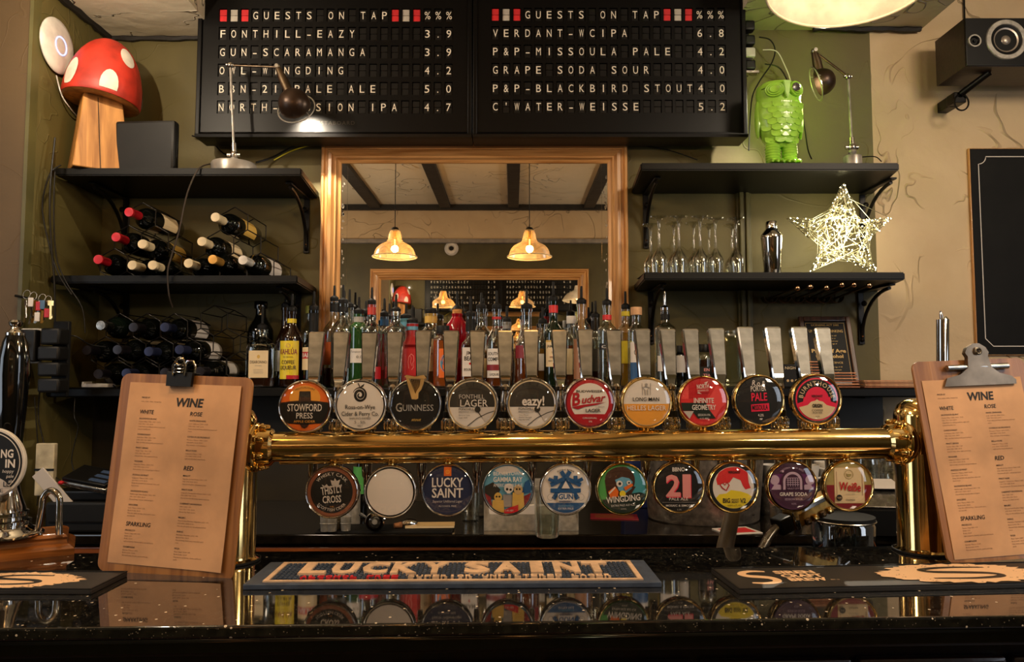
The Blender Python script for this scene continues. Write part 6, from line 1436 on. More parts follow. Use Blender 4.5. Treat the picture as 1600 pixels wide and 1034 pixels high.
M_gl2 = thin('tumbler_glass', 'f4f4f0', .06, .8)
MB(M_gl2).lathe([(0, 0), (.030, 0), (.033, .004), (.040, hg), (.0385, hg), (.0315, .012), (0, .012)], 28).part('glass_wall', t); MB(thin('water', 'eef0ea', .05, .4)).lathe([(0, .0125), (.031, .0125), (.0355, .08), (0, .08)], 28).part('water', t)
for i, (px, y) in enumerate(((735, 2.35), (752, 2.42), (770, 2.33))):
    t = thing('tumbler', '%s ribbed clear tumbler behind the navy and blue badges' % ORD[i], 'glass', (xat(px, y, 780), y, ZC), 0, 'ribbed tumblers at the back'); MB(M_gl2).lathe([(0, 0), (.026, 0), (.028, .003), (.034, .10), (.0325, .10), (.027, .008), (0, .008)], 12).part('glass_wall', t); MB(M_gl2).lathe([(.029, .03), (.0305, .032), (.0305, .036), (.029, .038)], 12).part('ridge', t)
# red and white mats
def flatmat(px0, px1, py, lb, c, c2, z=0, rz=0, d_=.09):
    p0, p1 = put(px0, py), put(px1, py); t = thing('beer_mat', lb, 'coaster', ((p0.x+p1.x)/2, p0.y+d_/2, ZC+z), R(rz)); MB(c).box(0, 0, .0015, p1.x-p0.x, d_, .003, .0008).part('card', t)
    a = Art(lambda u, v, h: (u, v, .0032+h)); w = (p1.x-p0.x)/2; a.rect(-w*.8, w*.8, -d_*.35, d_*.35, c2); a.part('print', t)
flatmat(925, 1000, 812, 'red beer mat lying at the back, left of the metal tub', K['maroon'], flat('mat_orange', '7a3a20'), rz=-6)
flatmat(1128, 1190, 835, 'red and white beer mat lying in front of the metal tub', K['white'], K['red2'], rz=14)
# big hammered metal tub
Yt_ = 2.4; q = mpp(Yt_); xc = xat(1098, Yt_, 760); t = thing('metal_tub', 'large dull metal tub with blue crates behind it, right of the bird badge', 'tub', (xc, Yt_, ZC)); M_tub = mat('hammered_tin', '7f756a', .42, .7, var=.3, scale=45, bump=.25)
ht = zat(706, Yt_)-ZC
MB(M_tub).lathe([(0, 0), (82*q, 0), (84*q, .004), (92*q, ht-.01), (95*q, ht-.006), (95*q, ht), (91*q, ht), (83*q, .006), (0, .006)], 48, 1, .8).part('wall', t)
a = Art(lambda u, v, h: ((92*q+.001+h)*math.sin(u/(92*q)), -(92*q*.8+.002+h)*math.cos(u/(92*q)), v), .0002); a.text('RT', .0, .075, .035, mat('tub_emboss', '5a5047', .5, .6), w=.07, space=1.2); a.part('embossing', t)
for i, (px, y) in enumerate(((1000, 2.62), (1100, 2.62), (1060, 2.66))):
    t = MB(mat('blue_carton', '1b2c66', .5, var=.2)).box(0, 0, (zat(690, y)-ZC)/2, .13, .08, zat(690, y)-ZC, .004).part('carton'); t.location = (xat(px, y, 700), y, ZC); tag(t, ['blue carton left of the metal tub against the wall', 'blue carton behind the right of the metal tub', 'blue carton in the middle behind the metal tub'][i], 'carton', 'blue cartons behind the tub')
t = thing('lime_bowl', 'small glass bowl with cut lime beside the red and white beer mat', 'bowl', (xat(1160, 2.35, 810), 2.33, ZC)); MB(M_gl2).lathe([(0, 0), (.02, 0), (.036, .03), (.035, .03), (.019, .003), (0, .003)], 18).part('bowl', t)
for k in range(4): MB(mat('lime_flesh', '9a9a3c', .4, var=.2)).ball((.014*math.cos(k*1.6), .012*math.sin(k*1.6), .018+.003*k), .011, 10, 1, .7, .8).part('lime_piece', t)
# white cups and saucers on the right
for i, (px, py, y) in enumerate(((1207, 740, 2.45), (1262, 740, 2.5), (1290, 735, 2.55))):
    P = at(px, py, y); t = thing('coffee_cup', '%s white coffee cup from the left behind the purple and cream badges' % ORD[i], 'cup', (P.x, y, ZC+.0), 0, 'white cups behind the badges'); h_ = P.z-ZC
    MB(M_white).lathe([(0, h_-.035), (.022, h_-.035), (.03, h_-.03), (.038, h_+.03), (.0365, h_+.03), (.028, h_-.026), (0, h_-.028)], 24).part('bowl', t)
    MB(M_white).tube([(.036, 0, h_+.02), (.055, 0, h_+.015), (.055, 0, h_-.01), (.033, 0, h_-.015)], .004, 8).part('handle', t)
    MB(M_steel).lathe([(0, 0), (.05, 0), (.05, h_-.04), (.055, h_-.037), (0, h_-.036)], 24).part('stand', t)
# receipt printer and paper at right
t = thing('receipt_printer', 'black sloping printer with white paper, left of the right brass column', 'printer', (xat(1378, 2.2, 790), 2.22, ZC), R(-6)); MB(M_black).prism_x([(-.09, 0), (.1, 0), (.1, .13), (-.02, .12), (-.09, .07)], -.09, .07).part('case', t)
MB(M_steel).t(Matrix.Translation((-.01, -.055, .101)) @ Matrix.Rotation(R(36), 4, 'X')).box(0, 0, 0, .15, .075, .004, .001).part('lid', t); MB(K['white']).t(Matrix.Translation((-.01, .0, .135)) @ Matrix.Rotation(R(10), 4, 'X')).box(0, 0, 0, .13, .09, .002).part('paper', t)
# hanging and stacked pint glasses at the right
PG = MB(M_gl2).lathe([(.030, 0), (.032, .002), (.041, .06), (.043, .1), (.040, .12), (.0385, .12), (.0405, .1), (.039, .06), (.03, .006), (0, .006), (0, 0), (.03, 0)], 14).mesh('glass_wall')
PR = MB(M_gl2).lathe([(.041, .07), (.0435, .072), (.0435, .078), (.041, .08)], 14).mesh('ridge')
t = thing('glass_shelf', 'dark narrow shelf carrying pint glasses left of the right brass column', 'shelf', (xat(1372, 2.45, 770), 2.47, zat(772, 2.45))); MB(M_blackm).box(0, 0, -.006, .2, .2, .012, .002).part('board', t); MB(M_iron).box(.09, 0, -.012-(zat(772, 2.45)-ZC-.012)/2, .01, .18, zat(772, 2.45)-ZC-.013).part('leg', t); MB(M_iron).box(-.09, 0, -.012-(zat(772, 2.45)-ZC-.012)/2, .01, .18, zat(772, 2.45)-ZC-.013).part('leg', t)
for i, (dx, dy) in enumerate(((-.05, -.045), (.045, -.045), (-.05, .048), (.045, .048))):
    t = thing('pint_glass', ['front left', 'front right', 'rear left', 'rear right'][i]+' clear pint glass on the small shelf by the right column', 'glass', (xat(1372, 2.45, 770)+dx, 2.47+dy, zat(772, 2.45)), 0, 'pint glasses by the right column'); link('glass_wall', PG, t); link('ridge', PR, t)
# black metal bin of glassware
Yg = 2.0; zg = ZC
t = thing('glass_caddy', 'dark clip-lid glass jar standing behind the counter right of the metal hose', 'jar', (xat(1318, 1.95, 850), 1.95, zat(868, 1.95)-.0), R(-4)); q = mpp(1.95); hj = zat(805, 1.95)-zat(868, 1.95)
MB(thin('smoked_glass', '9aa0a4', .12, .8)).lathe([(0, 0), (42*q, 0), (45*q, .006), (46*q, hj*.8), (42*q, hj*.92), (38*q, hj*.94)], 28).part('jar_wall', t)
MB(M_blackm).lathe([(43*q, hj*.90), (46*q, hj*.92), (46*q, hj*1.0), (0, hj*1.02)], 28).part('lid', t); MB(M_steel).tube([(46.5*q*math.cos(a), 46.5*q*math.sin(a), hj*.9) for a in [2*PI*k/30 for k in range(30)]], .002, 6, closed=True).part('clamp_wire', t)
for k in range(5): MB(M_gl2).t(Matrix.Translation((.03*math.cos(k*1.26), .03*math.sin(k*1.26), .012)) @ Matrix.Rotation(.3*k, 4, 'X')).lathe([(0, 0), (.014, 0), (.017, .04), (.016, .04), (.012, .003), (0, .003)], 10).part('small_glass', t)
t = thing('jar_stand', 'dark low table behind the bar carrying the clip-lid jar', 'stand', (xat(1318, 1.95, 868), 1.95, 0)); zz = zat(868, 1.95)-.001; MB(M_blackm).b2(-.14, .14, -.1, .12, zz-.02, zz, .003).part('top', t)
for sx in (-.13, .13):
    for sy in (-.09, .11): MB(M_iron).b2(sx-.008, sx+.008, sy-.008, sy+.008, 0, zz-.02).part('leg', t)
# soda gun with braided hose
p0, p1 = at(1222, 819, 1.62), at(1304, 777, 1.68); o = p0
t = thing('soda_gun', 'brass and chrome bar gun on a ribbed metal hose below the purple badge', 'bar gun', o); dd = (p1-p0); Q = frame_matrix((0, 0, 0), dd, (0, 0, 1))
Lg = dd.length
m = MB(M_black).t(Q); m.box(.0, 0, 0, .034, .034, .036, .004); m.part('collar', t)
m = MB(mat('aged_gold', 'b8904a', .3, .8, var=.25, scale=60)).t(Q); m.box(Lg*.55, 0, .002, Lg*.85, .032, .042, .004); m.part('body', t)
m = MB(M_chrome).t(Q); m.box(Lg*.55, -.016, .016, Lg*.84, .004, .010, .001).box(Lg*.18, 0, .002, .012, .036, .046, .002).box(Lg*.92, 0, .0, .012, .034, .042, .002); m.part('clamp', t)
for k in range(4): m = MB(M_brass if k % 2 else M_bronze).t(Q); m.box(Lg*.34+k*.022, -.018, -.012, .013, .008, .014, .002).ball((Lg*.34+k*.022, -.024, -.012), .005, 8); m.part('button', t)
m = MB(M_chrome).t(Q); m.tube([(Lg*.95, 0, 0), (Lg*1.1, 0, -.004), (Lg*1.18, 0, -.016)], .009, 10); m.part('nozzle', t)
pts = smooth([p0-o-dd.normalized()*.01, at(1207, 832, 1.61)-o, at(1194, 852, 1.60)-o, at(1186, 874, 1.59)-o, at(1184, 905, 1.57)-o, at(1184, 960, 1.546)-o], 12); rr_ = []
n2 = len(pts)
P2, R2 = [], []
for k in range(n2-1):
    for s_ in range(4): P2.append(pts[k].lerp(pts[k+1], s_/4)); R2.append(.0105 if s_ in (0, 1) else .0088)
MB(M_steel).tube(P2, R2, 14).part('ribbed_hose', t)
# leaning wooden handle
p0, p1 = at(1122, 905, 1.62), at(1146, 795, 1.66); o = p0; t = thing('wooden_pole', 'leaning worn wooden pole behind the bar below the yellow and red badge', 'pole', o)
e_ = p1-o; MB(mat('worn_pale_wood', '7d6a52', .5, var=.3, scale=20, stretch=(1, 1, .2))).tube([-e_*.9, Vector((0, 0, 0)), e_*.95, e_], [.019, .019, .017, .014], 18).part('pole', t); MB(M_iron).tube([e_*-.1, e_*-.02], .0196, 18).part('ferrule', t)

# ================================================================== ON THE BAR: clipboards
M_pap = M_paper
BODYW = [('SAUVIGNON BLANC', ('Central Valley / Chile / 2021 / 12.5%', '5.25 / 7.00 / 9.00 / 26.00', 'Crisp fresh nose with gooseberry, apple and', 'passion fruit flavours')), ('CHARDONNAY', ('South East / Chile / 2021 / 13%', '5.40 / 7.20 / 9.60 / 28.00', 'Rich, ripe fruit, buttery with peach and spice')), ('PINOT GRIGIO', ('Veneto / Italy / 2021 / 12%', '5.50 / 7.40 / 9.80 / 29.00', 'Dry and crisp, citrus, apple and honey')),
         ('VIOGNIER', ('Languedoc / France / 2020 / 13%', '6.00 / 7.90 / 10.50 / 31.00', 'Rich and dry, stone fruit and apricot flavour')), ('PICPOUL DE PINET', ('Languedoc / France / 2021 / 12.5%', '6.20 / 8.20 / 11.00 / 32.00', 'Zesty, dry and full body, grapefruit, citrus and', 'lemon notes')), ('SAUVIGNON BLANC', ('Marlborough / New Zealand / 2021 / 13%', '6.80 / 9.20 / 12.00 / 36.00', 'Dry and lively, tropical, citrus and grass')), ('SANCERRE', ('Loire / France / 2020 / 13%', 'By the bottle / 45.00', 'Very dry, subtle and ripe, citrus, peach, stone', 'and minerals'))]
SPK = [('PROSECCO', ('Veneto / Italy / NV / 11%', '125ml / 6.50', 'Bottle / 32.00', 'Light and gentle, flowery, apple, pear and lemon')), ('CHAMPAGNE', ('Epernay / France / 12.5%', 'By the bottle / 60.00', 'Rich and toasty, brioche, peach and hedge'))]
ROS = [('WHITE ZINFANDEL', ('Lodi / California / 2020 / 10.5%', '5.25 / 7.00 / 9.00 / 26.00', 'Fresh, sweet and fruity, strawberry, peach and', 'melon')), ('COTEAUX DE PROVENCE', ('Provence / France / 2020 / 12.5%', '6.40 / 8.40 / 11.00 / 33.00', 'Dry, red fruits, violet and grapes')), ('BELLA FIORE', ('Languedoc / France / 2020', '6.00 / 8.00 / 10.50 / 31.00', 'Light and dry, fresh, mixed berry'))]
RED = [('MERLOT', ('Vignobles de Sud / France / 2020 / 13%', '5.25 / 7.00 / 9.00 / 26.00', 'Dry and soft, plum, soft tannins, berry')), ('PINOT NOIR', ('Languedoc Carcassonne / France / 2021 / 12.5%', '5.50 / 7.40 / 9.80 / 29.00', 'Dry and smooth, full, berry, cherry, raspberry')), ('CABERNET SAUVIGNON', ('Chile / 2020 / 13%', '5.60 / 7.50 / 9.90 / 29.00', 'Full and dry, black currant')), ('MALBEC', ('Finca de Santa Mendoza / Argentina / 2020 / 13%', '6.00 / 8.00 / 10.50 / 31.00', 'Dry, smooth and berry, ripe plum and cherry')), ('SHIRAZ', ('Mid-Valley / Australia / 2020 / 14%', 'By the bottle / 34.00', 'Dry and fruity, black pepper and plum, spice', 'notes')), ('RIOJA', ('Rioja / Spain / 2018 / 14%', 'By the bottle / 36.00', 'Very intense and jammy, cherry, vanilla and', 'vanilla'))]
def menu_art(a, W_, H_):
    """origin bottom left of the sheet; text laid out from the top"""
    top = H_; X1 = W_*.125; X2 = W_*.575; k = H_/.34
    def T_(s_, x, y, h, m=M_ink, **kw): a.lay(2); a.text(s_, x, y, h, m, align='l', **kw)
    sh = .12
    a.lay(2); a.text('WINE', W_*.56, top-.043*k, .0155*k, M_ink, w=.058*k, bold=.03, shear=sh)
    T_('PRICED BY', X1, top-.030*k, .0026*k, shear=sh, bold=.01); T_('175ML / 250ML / 500ML / THE BOTTLE', X1, top-.0375*k, .0018*k, M_ink2, maxw=.05*k)
    def block(L_, x, y):
        for nm, ls in L_:
            T_(nm, x, y, .0028*k, shear=sh, bold=.008); y -= .0055*k
            for l in ls: T_(l, x, y, .0022*k, M_ink2, shear=sh, res=1, maxw=W_*.40); y -= .0048*k
            y -= .0056*k
        return y
    T_('WHITE', X1, top-.060*k, .0075*k, w=.030*k, bold=.01, shear=sh); T_('ROSE', X2, top-.060*k, .0075*k, w=.026*k, bold=.01, shear=sh)
    y = block(BODYW, X1, top-.0705*k); y -= .004*k; T_('SPARKLING', X1, y-.003*k, .0075*k, w=.052*k, bold=.01, shear=sh); block(SPK, X1, y-.0125*k)
    y = block(ROS, X2, top-.0705*k); y -= .007*k; T_('RED', X2, y-.003*k, .0078*k, w=.020*k, bold=.01, shear=sh); block(RED, X2, y-.0145*k)
def clipboard(label, O, u, v, W_, H_, pm, clip_kind):
    t = thing('wine_menu_clipboard', label, 'clipboard', (0, 0, 0)); t.matrix_world = frame_matrix(O, u, v); r = .016; th = .005
    pts = []
    for cx_, cz_, a0 in ((W_-r, r, -PI/2), (W_-r, H_-r, 0), (r, H_-r, PI/2), (r, r, PI)):
        for k in range(7): pts.append((cx_+r*math.cos(a0+PI/2*k/6), cz_+r*math.sin(a0+PI/2*k/6)))
    m = MB(M_ply).prism(pts, 0, th); m.part('board', t, sharp=30)
    x0, x1, z0, z1 = pm
    # sheet of kraft paper with a slight curl along its right edge
    m = MB(M_pap); nx, nz = 10, 12; G = []
    for j in range(nz+1):
        row = []
        for i in range(nx+1):
            s_ = i/nx; tt = j/nz; lift = .0008+.004*max(0, s_-.75)**2*16*(1-tt*.6)+.0006*math.sin(tt*9+s_*3)
            row.append(m.v((x0+(x1-x0)*s_, -lift, z0+(z1-z0)*tt)))
        G.append(row)
    for j in range(nz):
        for i in range(nx): m.f([G[j][i], G[j][i+1], G[j+1][i+1], G[j+1][i]])
    m.part('menu_sheet', t, fixn=False)
    Wp, Hp = x1-x0, z1-z0
    def P(u_, v_, h):
        s_ = max(0, min(1, u_/Wp)); tt = v_/Hp; lift = .0008+.004*max(0, s_-.75)**2*16*(1-tt*.6)+.0006*math.sin(tt*9+s_*3)
        return (x0+u_, -lift-.0003-h, z0+v_)
    a = Art(P, .0001); menu_art(a, Wp, Hp); a.part('print', t)
    return t
O = onz(151, 891, ZB+.0005); Or = onz(363, 903, ZB+.0005); TL = at(199, 585, 1.352); TR = at(397, 581, 1.345)
u = Or-O; W1 = u.length; v = ((TL+TR)-(O+Or))/2; H1 = v.length; u = u-v.normalized()*u.dot(v.normalized())*.6
t = clipboard('left wine menu clipboard with a black bulldog clip, leaning on the brass rail', O, u, v, W1, H1, (W1*.075, W1*.925, H1*.045, H1*.955), 0)
cx = W1*.47
m = MB(M_black); m.prism([(cx-.025, H1-.021), (cx+.025, H1-.021), (cx+.026, H1+.004), (cx-.026, H1+.004)], -.010, -.003); m.b2(cx-.026, cx+.026, -.010, .016, H1+.002, H1+.005, .001).b2(cx-.025, cx+.025, .006, .016, H1-.02, H1+.003, .001); m.part('bulldog_clip', t)
m = MB(M_chrome)
for yy in (-.012, .018): m.tube([(cx-.011, yy, H1-.002), (cx-.012, yy+(.002 if yy > 0 else -.002), H1+.016), (cx-.006, yy, H1+.028), (cx+.006, yy, H1+.028), (cx+.012, yy, H1+.016), (cx+.011, yy, H1-.002)], .0022, 8)
for k in range(3): m.box(cx, -.012, H1+.004+k*.006, .018, .003, .003, .001)
m.tube([(cx-.0055+.008*math.cos(a)+.0055, -.0125, H1+.024+.007*math.sin(a)) for a in [2*PI*k/16 for k in range(16)]], .0018, 6, closed=True)
m.part('clip_handle', t)
O = onz(1482, 882, ZB+.0005); u = Vector((.99, .13, 0)); TL = at(1417, 561, 1.445); v = TL-O; v.x *= .75; u = u-v.normalized()*u.dot(v.normalized()); H1r = v.length*.985; W1r = .245
t = clipboard('right wine menu clipboard with a large bronze clip, cut by the picture edge', O, u, v, W1r, H1r, (W1r*.055, W1r*.93, H1r*.02, H1r*.90), 1)
cx = W1r*.55; m = MB(mat('bronzed_clip', '8a7762', .28, .85, var=.2)); hw = .078
pts = [(cx-hw, H1r-.052), (cx+hw, H1r-.052), (cx+hw*1.02, H1r-.044), (cx+hw*.9, H1r-.036), (cx+hw*.55, H1r-.030), (cx+hw*.33, H1r-.018), (cx+hw*.28, H1r+.004), (cx+hw*.33, H1r+.012), (cx+hw*.26, H1r+.022), (cx+.006, H1r+.030), (cx-.006, H1r+.030), (cx-hw*.26, H1r+.022), (cx-hw*.33, H1r+.012), (cx-hw*.28, H1r+.004), (cx-hw*.33, H1r-.018), (cx-hw*.55, H1r-.030), (cx-hw*.9, H1r-.036)]
n_ = len(pts); F_ = [m.v((x, -.006-.010*max(0, 1-abs(x-cx)/hw)*(1 if z > H1r-.04 else .2), z)) for x, z in pts]; B_ = [m.v((x, -.0035, z)) for x, z in pts]; m.f(F_); m.f(B_[::-1])
for i in range(n_): m.f([F_[i], B_[i], B_[(i+1) % n_], F_[(i+1) % n_]])
m.part('clip_plate', t)
m = MB(M_steel); m.tube([(cx-hw*.85, -.006, H1r-.016), (cx+hw*.85, -.006, H1r-.016)], .006, 12); m.part('clip_spring', t)
m = MB(M_steel).t(Matrix.Translation((cx, -.0155, H1r+.014)) @ Matrix.Rotation(PI/2, 4, 'X')); m.lathe([(.004, 0), (.0075, 0), (.008, .0015), (.0055, .003), (.004, .002), (.004, 0)], 20); m.part('hang_hole_ring', t)
# chrome rod behind the right clipboard
P = at(1476, 555, 1.52); t = thing('chrome_tube', 'slim chrome tube with a small tip rising behind the right clipboard', 'tube', (P.x, 1.60, ZB+.0)); q = mpp(1.6)
hb_ = zat(490, 1.6)-ZB; tx = xat(1470, 1.6, 500)-P.x
MB(M_chrome).tube([(.03, 0, .0), (tx+.004, 0, hb_-.013), (tx+.002, 0, hb_-.009)], [.0125, .0125, .009], 20).part('tube', t); MB(M_chrome).tube([(tx+.002, 0, hb_-.01), (tx+.001, 0, hb_-.002), (tx, 0, hb_+.006)], [.004, .0035, .002], 10).part('tip', t)
MB(M_iron).b2(.0, .06, -.03, .03, -.6, 0).part('holder', t)

# ================================================================== BAR RUNNERS
ZM = ZB+.009
fl, fr, bl, br = onz(368, 913, ZM), onz(1029, 909, ZM), onz(432, 878, ZM), onz(1010, 874, ZM)
o = (fl+fr+bl+br)/4; u = (fr-fl).normalized(); Wm = ((fr-fl).length+(br-bl).length)/2; Dm = ((bl-fl).dot(Vector((-u.y, u.x, 0)))+(br-fr).dot(Vector((-u.y, u.x, 0))))/2
t = thing('bar_runner', 'blue rubber bar runner with big raised cream letters', 'bar mat', (o.x, o.y, ZB), math.atan2(u.y, u.x))
M_rub = mat('slate_blue_rubber', '3b4658', .55, var=.1, scale=50); M_crub = mat('cream_rubber', 'dcb894', .6, var=.06, scale=40); M_rrub = mat('red_rubber', 'c4232c', .5, var=.06)
MB(M_rub).box(0, 0, .0045, Wm, Dm, .009, .0015).part('base', t)
m = MB(M_crub); x0, x1, y0, y1 = -Wm/2+.028, Wm/2-.028, -Dm/2+.012, Dm/2-.010
for a_, b_, c_, d_ in ((x0, x1, y0, y0+.006), (x0, x1, y1-.006, y1), (x0, x0+.008, y0+.006, y1-.006), (x1-.008, x1, y0+.006, y1-.006)): m.b2(a_, b_, c_, d_, .009, .0112)
m.part('border', t)
def raised(t, items, h0, h1, m_):
    """letters with depth: top face plus skirt"""
    for (txt, x, y, hh, w, bold, nm, mm) in items:
        a = Art(lambda u_, v_, h: (u_, v_, h1)); a.text(txt, x, y, hh, mm, w=w, bold=bold); bm = a.mb.bm
        for f in bm.faces: f.normal_update()
        for f in bm.faces[:]:
            if f.normal.z < 0: f.normal_flip()
        ext = [e for e in bm.edges if len(e.link_faces) == 1]
        for e in ext:
            va, vb = e.verts; p, q_ = bm.verts.new((va.co.x, va.co.y, h0)), bm.verts.new((vb.co.x, vb.co.y, h0))
            try: f = bm.faces.new((va, vb, q_, p)); f.smooth = False; f.material_index = 0
            except ValueError: pass
        a.mb.part(nm, t, fixn=False)
ang_m = 0
IW = Wm-.056
letters = 'LUCKY SAINT'; lw = IW*.86/10.4
xx = -IW*.43
for ch in letters:
    if ch != ' ': raised(t, [(ch, xx+lw/2, -.022, .064, lw*.86 if ch != 'I' else lw*.42, .05, 'raised_letter', M_crub)], .009, .0145, 0)
    xx += lw*(.4 if ch == ' ' else 1)
xx = -IW*.41; s2 = 'ALCOHOL FREE SUPERIOR UNFILTERED LAGER'; w2 = IW*.83/len(s2)
for i, ch in enumerate(s2):
    if ch != ' ': raised(t, [(ch, xx+w2/2, y0+.013, .012, w2*.8 if ch != 'I' else w2*.3, .03, 'raised_letter', M_rrub if i < 12 else M_crub)], .009, .0135, 0)
    xx += w2
m = MB(M_rub); nx = 74; ny = 9
for i in range(nx):
    for j in range(ny): m.box(x0+.012+(x1-x0-.024)*(i+.5)/nx, y0+.011+(y1-y0-.022)*(j+.5)/ny, .0105, .0052, .006, .0034)
g = m.part('stud_field', t); g['kind'] = 'stuff'
# black runner on the right
def runner(label, fl, bl, ux, Wr, art, thick=.009):
    """fl, bl: front and back corners of the visible end; ux: +1 the mat runs right, -1 it runs left"""
    e = (bl-fl); D_ = e.length
    return D_
def black_runner(label, P0, ang_, Wr, Dr, art):
    t = thing('bar_runner', label, 'bar mat', (P0.x, P0.y, ZB), ang_); MB(mat('black_rubber', '1d1915', .55, var=.25, scale=14)).b2(0, Wr, 0, Dr, 0, .008, .0015).part('base', t)
    m = MB(M_blackm); m.b2(0, Wr, 0, .003, .008, .0095).b2(0, Wr, Dr-.003, Dr, .008, .0095).b2(0, .003, .003, Dr-.003, .008, .0095).b2(Wr-.003, Wr, .003, Dr-.003, .008, .0095); m.part('raised_edge', t)
    a = Art(lambda u_, v_, h: (u_, v_, .0084+h), .0002); art(a, Wr, Dr); a.part('print', t)
    return t
M_pr = flat('peach_ink', 'e0b68a', .6)
def S_logo(a, x, y, w, h, m_, sk=.0):
    # a single angular S drawn as a ribbon with swept ends
    pts = [(.95, .92), (.55, .97), (.2, .90), (.06, .74), (.2, .60), (.5, .53), (.8, .44), (.92, .28), (.8, .12), (.45, .05), (.0, .10)]
    P_ = [Vector((p[0], p[1], 0)) for p in pts]; P_ = smooth(P_, 4); n = len(P_)
    a.line([(x+(p.x-.5)*w, y+(p.y-.5)*h) for p in P_], [h*.20*(.35+.65*math.sin(PI*i/(n-1))**.6) for i in range(n)], m_)
def splash(a, x, y, rx, ry, m_, seed, dark):
    rnd = random.Random(seed); pts = []
    for k in range(90):
        an = 2*PI*k/90; f = 1+rnd.uniform(-.10, .06)+(.10 if abs(math.sin(an)) < .25 else 0); pts.append((x+rx*f*math.cos(an), y+ry*f*math.sin(an)))
    a.poly(pts, m_); h = a.k; S_logo(a, x, y, rx*1.0, ry*1.25, dark)
    for k in range(60):
        an = rnd.uniform(0, 2*PI); f = rnd.uniform(.70, .97); a.lay(h); a.disc(x+rx*f*math.cos(an), y+ry*f*math.sin(an), rnd.uniform(.0006, .0018), dark, 6)
dkp = MATS.get('black_rubber') or mat('black_rubber', '1d1915', .55, var=.25, scale=14)
def art_siren(a, Wr, Dr):
    S_logo(a, .062, Dr*.52, .052, Dr*.62, M_pr)
    for i, l in enumerate(('SIREN', 'CRAFT', 'BREW')): a.text(l, .098+.003*i, Dr*(.66-.18*i), Dr*.13, M_pr, w=.072 if i < 2 else .066, bold=.05, align='l')
    a.text('EST 13', .174, Dr*.30, Dr*.035, M_pr, w=.014, align='l'); splash(a, .42, Dr*.5, .14, Dr*.46, M_pr, 3, dkp)
F0 = onz(1155, 921, ZB+.008); F1 = onz(1600, 911, ZB+.008); B0 = onz(1114, 888, ZB+.008); an = math.atan2(F1.y-F0.y, F1.x-F0.x); uu = Vector((math.cos(an), math.sin(an), 0)); nn = Vector((-uu.y, uu.x, 0)); Dr = (B0-F0).dot(nn)
black_runner('black bar runner with a cream S emblem at the right end of the bar', Vector((F0.x, F0.y, 0)), an, .78, Dr, art_siren)
F0 = onz(131, 921, ZB+.008); B0 = onz(206, 893, ZB+.008); Fl = onz(0, 920.5, ZB+.008); an = math.atan2(F0.y-Fl.y, F0.x-Fl.x); uu = Vector((math.cos(an), math.sin(an), 0)); nn = Vector((-uu.y, uu.x, 0)); Dl = (B0-F0).dot(nn); sx = (B0-F0).dot(uu)
def art_left(a, Wr, Dr): splash(a, Wr-.155, Dr*.5, .10, Dr*.44, M_pr, 8, dkp)
black_runner('black bar runner with a pale splash emblem at the left end of the bar', Vector((F0.x, F0.y, 0))-uu*(.55-sx*.62), an, .55, Dl, art_left)

# ================================================================== HAND PUMP (left edge)
P0 = onz(-60, 884, ZB); P1 = onz(116, 866, ZB); uu = (P1-P0).normalized(); t = thing('oak_plinth', 'moulded oak block at the left edge of the bar carrying the hand pump', 'plinth', (P0.x, P0.y, ZB), math.atan2(uu.y, uu.x)); Wp = (P1-P0).length
pr = [(.0, .0), (.0, .012), (.006, .017), (.012, .021), (.014, .028), (.012, .033), (.016, .037), (.022, .040)]
m = MB(M_oak); D_ = .13
outl = [(i, z) for i, z in pr]; rings = []
for i_, z in outl: rings.append([m.v(p) for p in ((-.2+i_*0, i_, z), (Wp-i_, i_, z), (Wp-i_, D_-i_, z), (-.2, D_-i_, z))])
for a_, b_ in zip(rings, rings[1:]):
    for k in range(4): m.f([a_[k], a_[(k+1) % 4], b_[(k+1) % 4], b_[k]])
m.f(rings[0][::-1]); m.f(rings[-1]); m.part('block', t, sharp=25)
ZP = ZB+.040
# pump body
Pc = at(10, 800, P0.y+.075); Pc.z = ZP
t = thing('hand_pump', 'hand pull beer engine with a glossy black handle and chrome foot, far left', 'beer pump', (Pc.x, Pc.y, ZP)); q = mpp(Pc.y)
MB(M_chrome).lathe([(0, 0), (.064, 0), (.065, .003), (.058, .009), (.045, .014), (.040, .020), (.043, .023), (.043, .028), (.036, .031), (.035, .036), (.038, .039), (.038, .045), (.033, .047), (.031, .055), (.024, .075), (.019, .10), (.016, .125), (.018, .128), (.018, .135), (0, .136)], 40).part('foot', t)
zh = lambda y: zat(y, Pc.y)-ZP; hx = xat(21, Pc.y, 600)-Pc.x
m = MB(M_blackg); m.lathe([(0, .134), (.0115, .134), (.0125, .14), (15*q, zh(700)), (19*q, zh(640)), (21.5*q, zh(585)), (21*q, zh(560)), (17*q, zh(535)), (12.5*q, zh(523)), (0, zh(523))], 36, c=(hx*.9, 0, 0)); m.part('handle', t)
m = MB(M_chrome); m.lathe([(0, zh(524)), (13.5*q, zh(524)), (13.5*q, zh(520)), (10*q, zh(517)), (7*q, zh(514)), (6*q, zh(511)), (9*q, zh(508)), (10*q, zh(503.5)), (7*q, zh(500)), (0, zh(499))], 28, c=(hx*.9, 0, 0)); m.part('finial', t)
Pb = at(-14, 723, Pc.y-.055); rb = 54*mpp(Pb.y); t = thing('pump_badge', 'large round black and white badge clipped to the hand pump, cut by the left edge', 'badge', Pb)
MB(M_white).t(Matrix.Rotation(PI/2, 4, 'X')).lathe([(0, -.004), (rb, -.004), (rb, .002), (rb*.985, .003), (0, .003)], 56).part('disc', t)
a = Art(flatP(rb, -.0032), .0003); a.disc(0, 0, .965, K['white'], 56); a.disc(0, 0, .93, K['black'], 56); a.disc(0, 0, .875, K['white'], 56); a.disc(0, 0, .85, K['black'], 56)
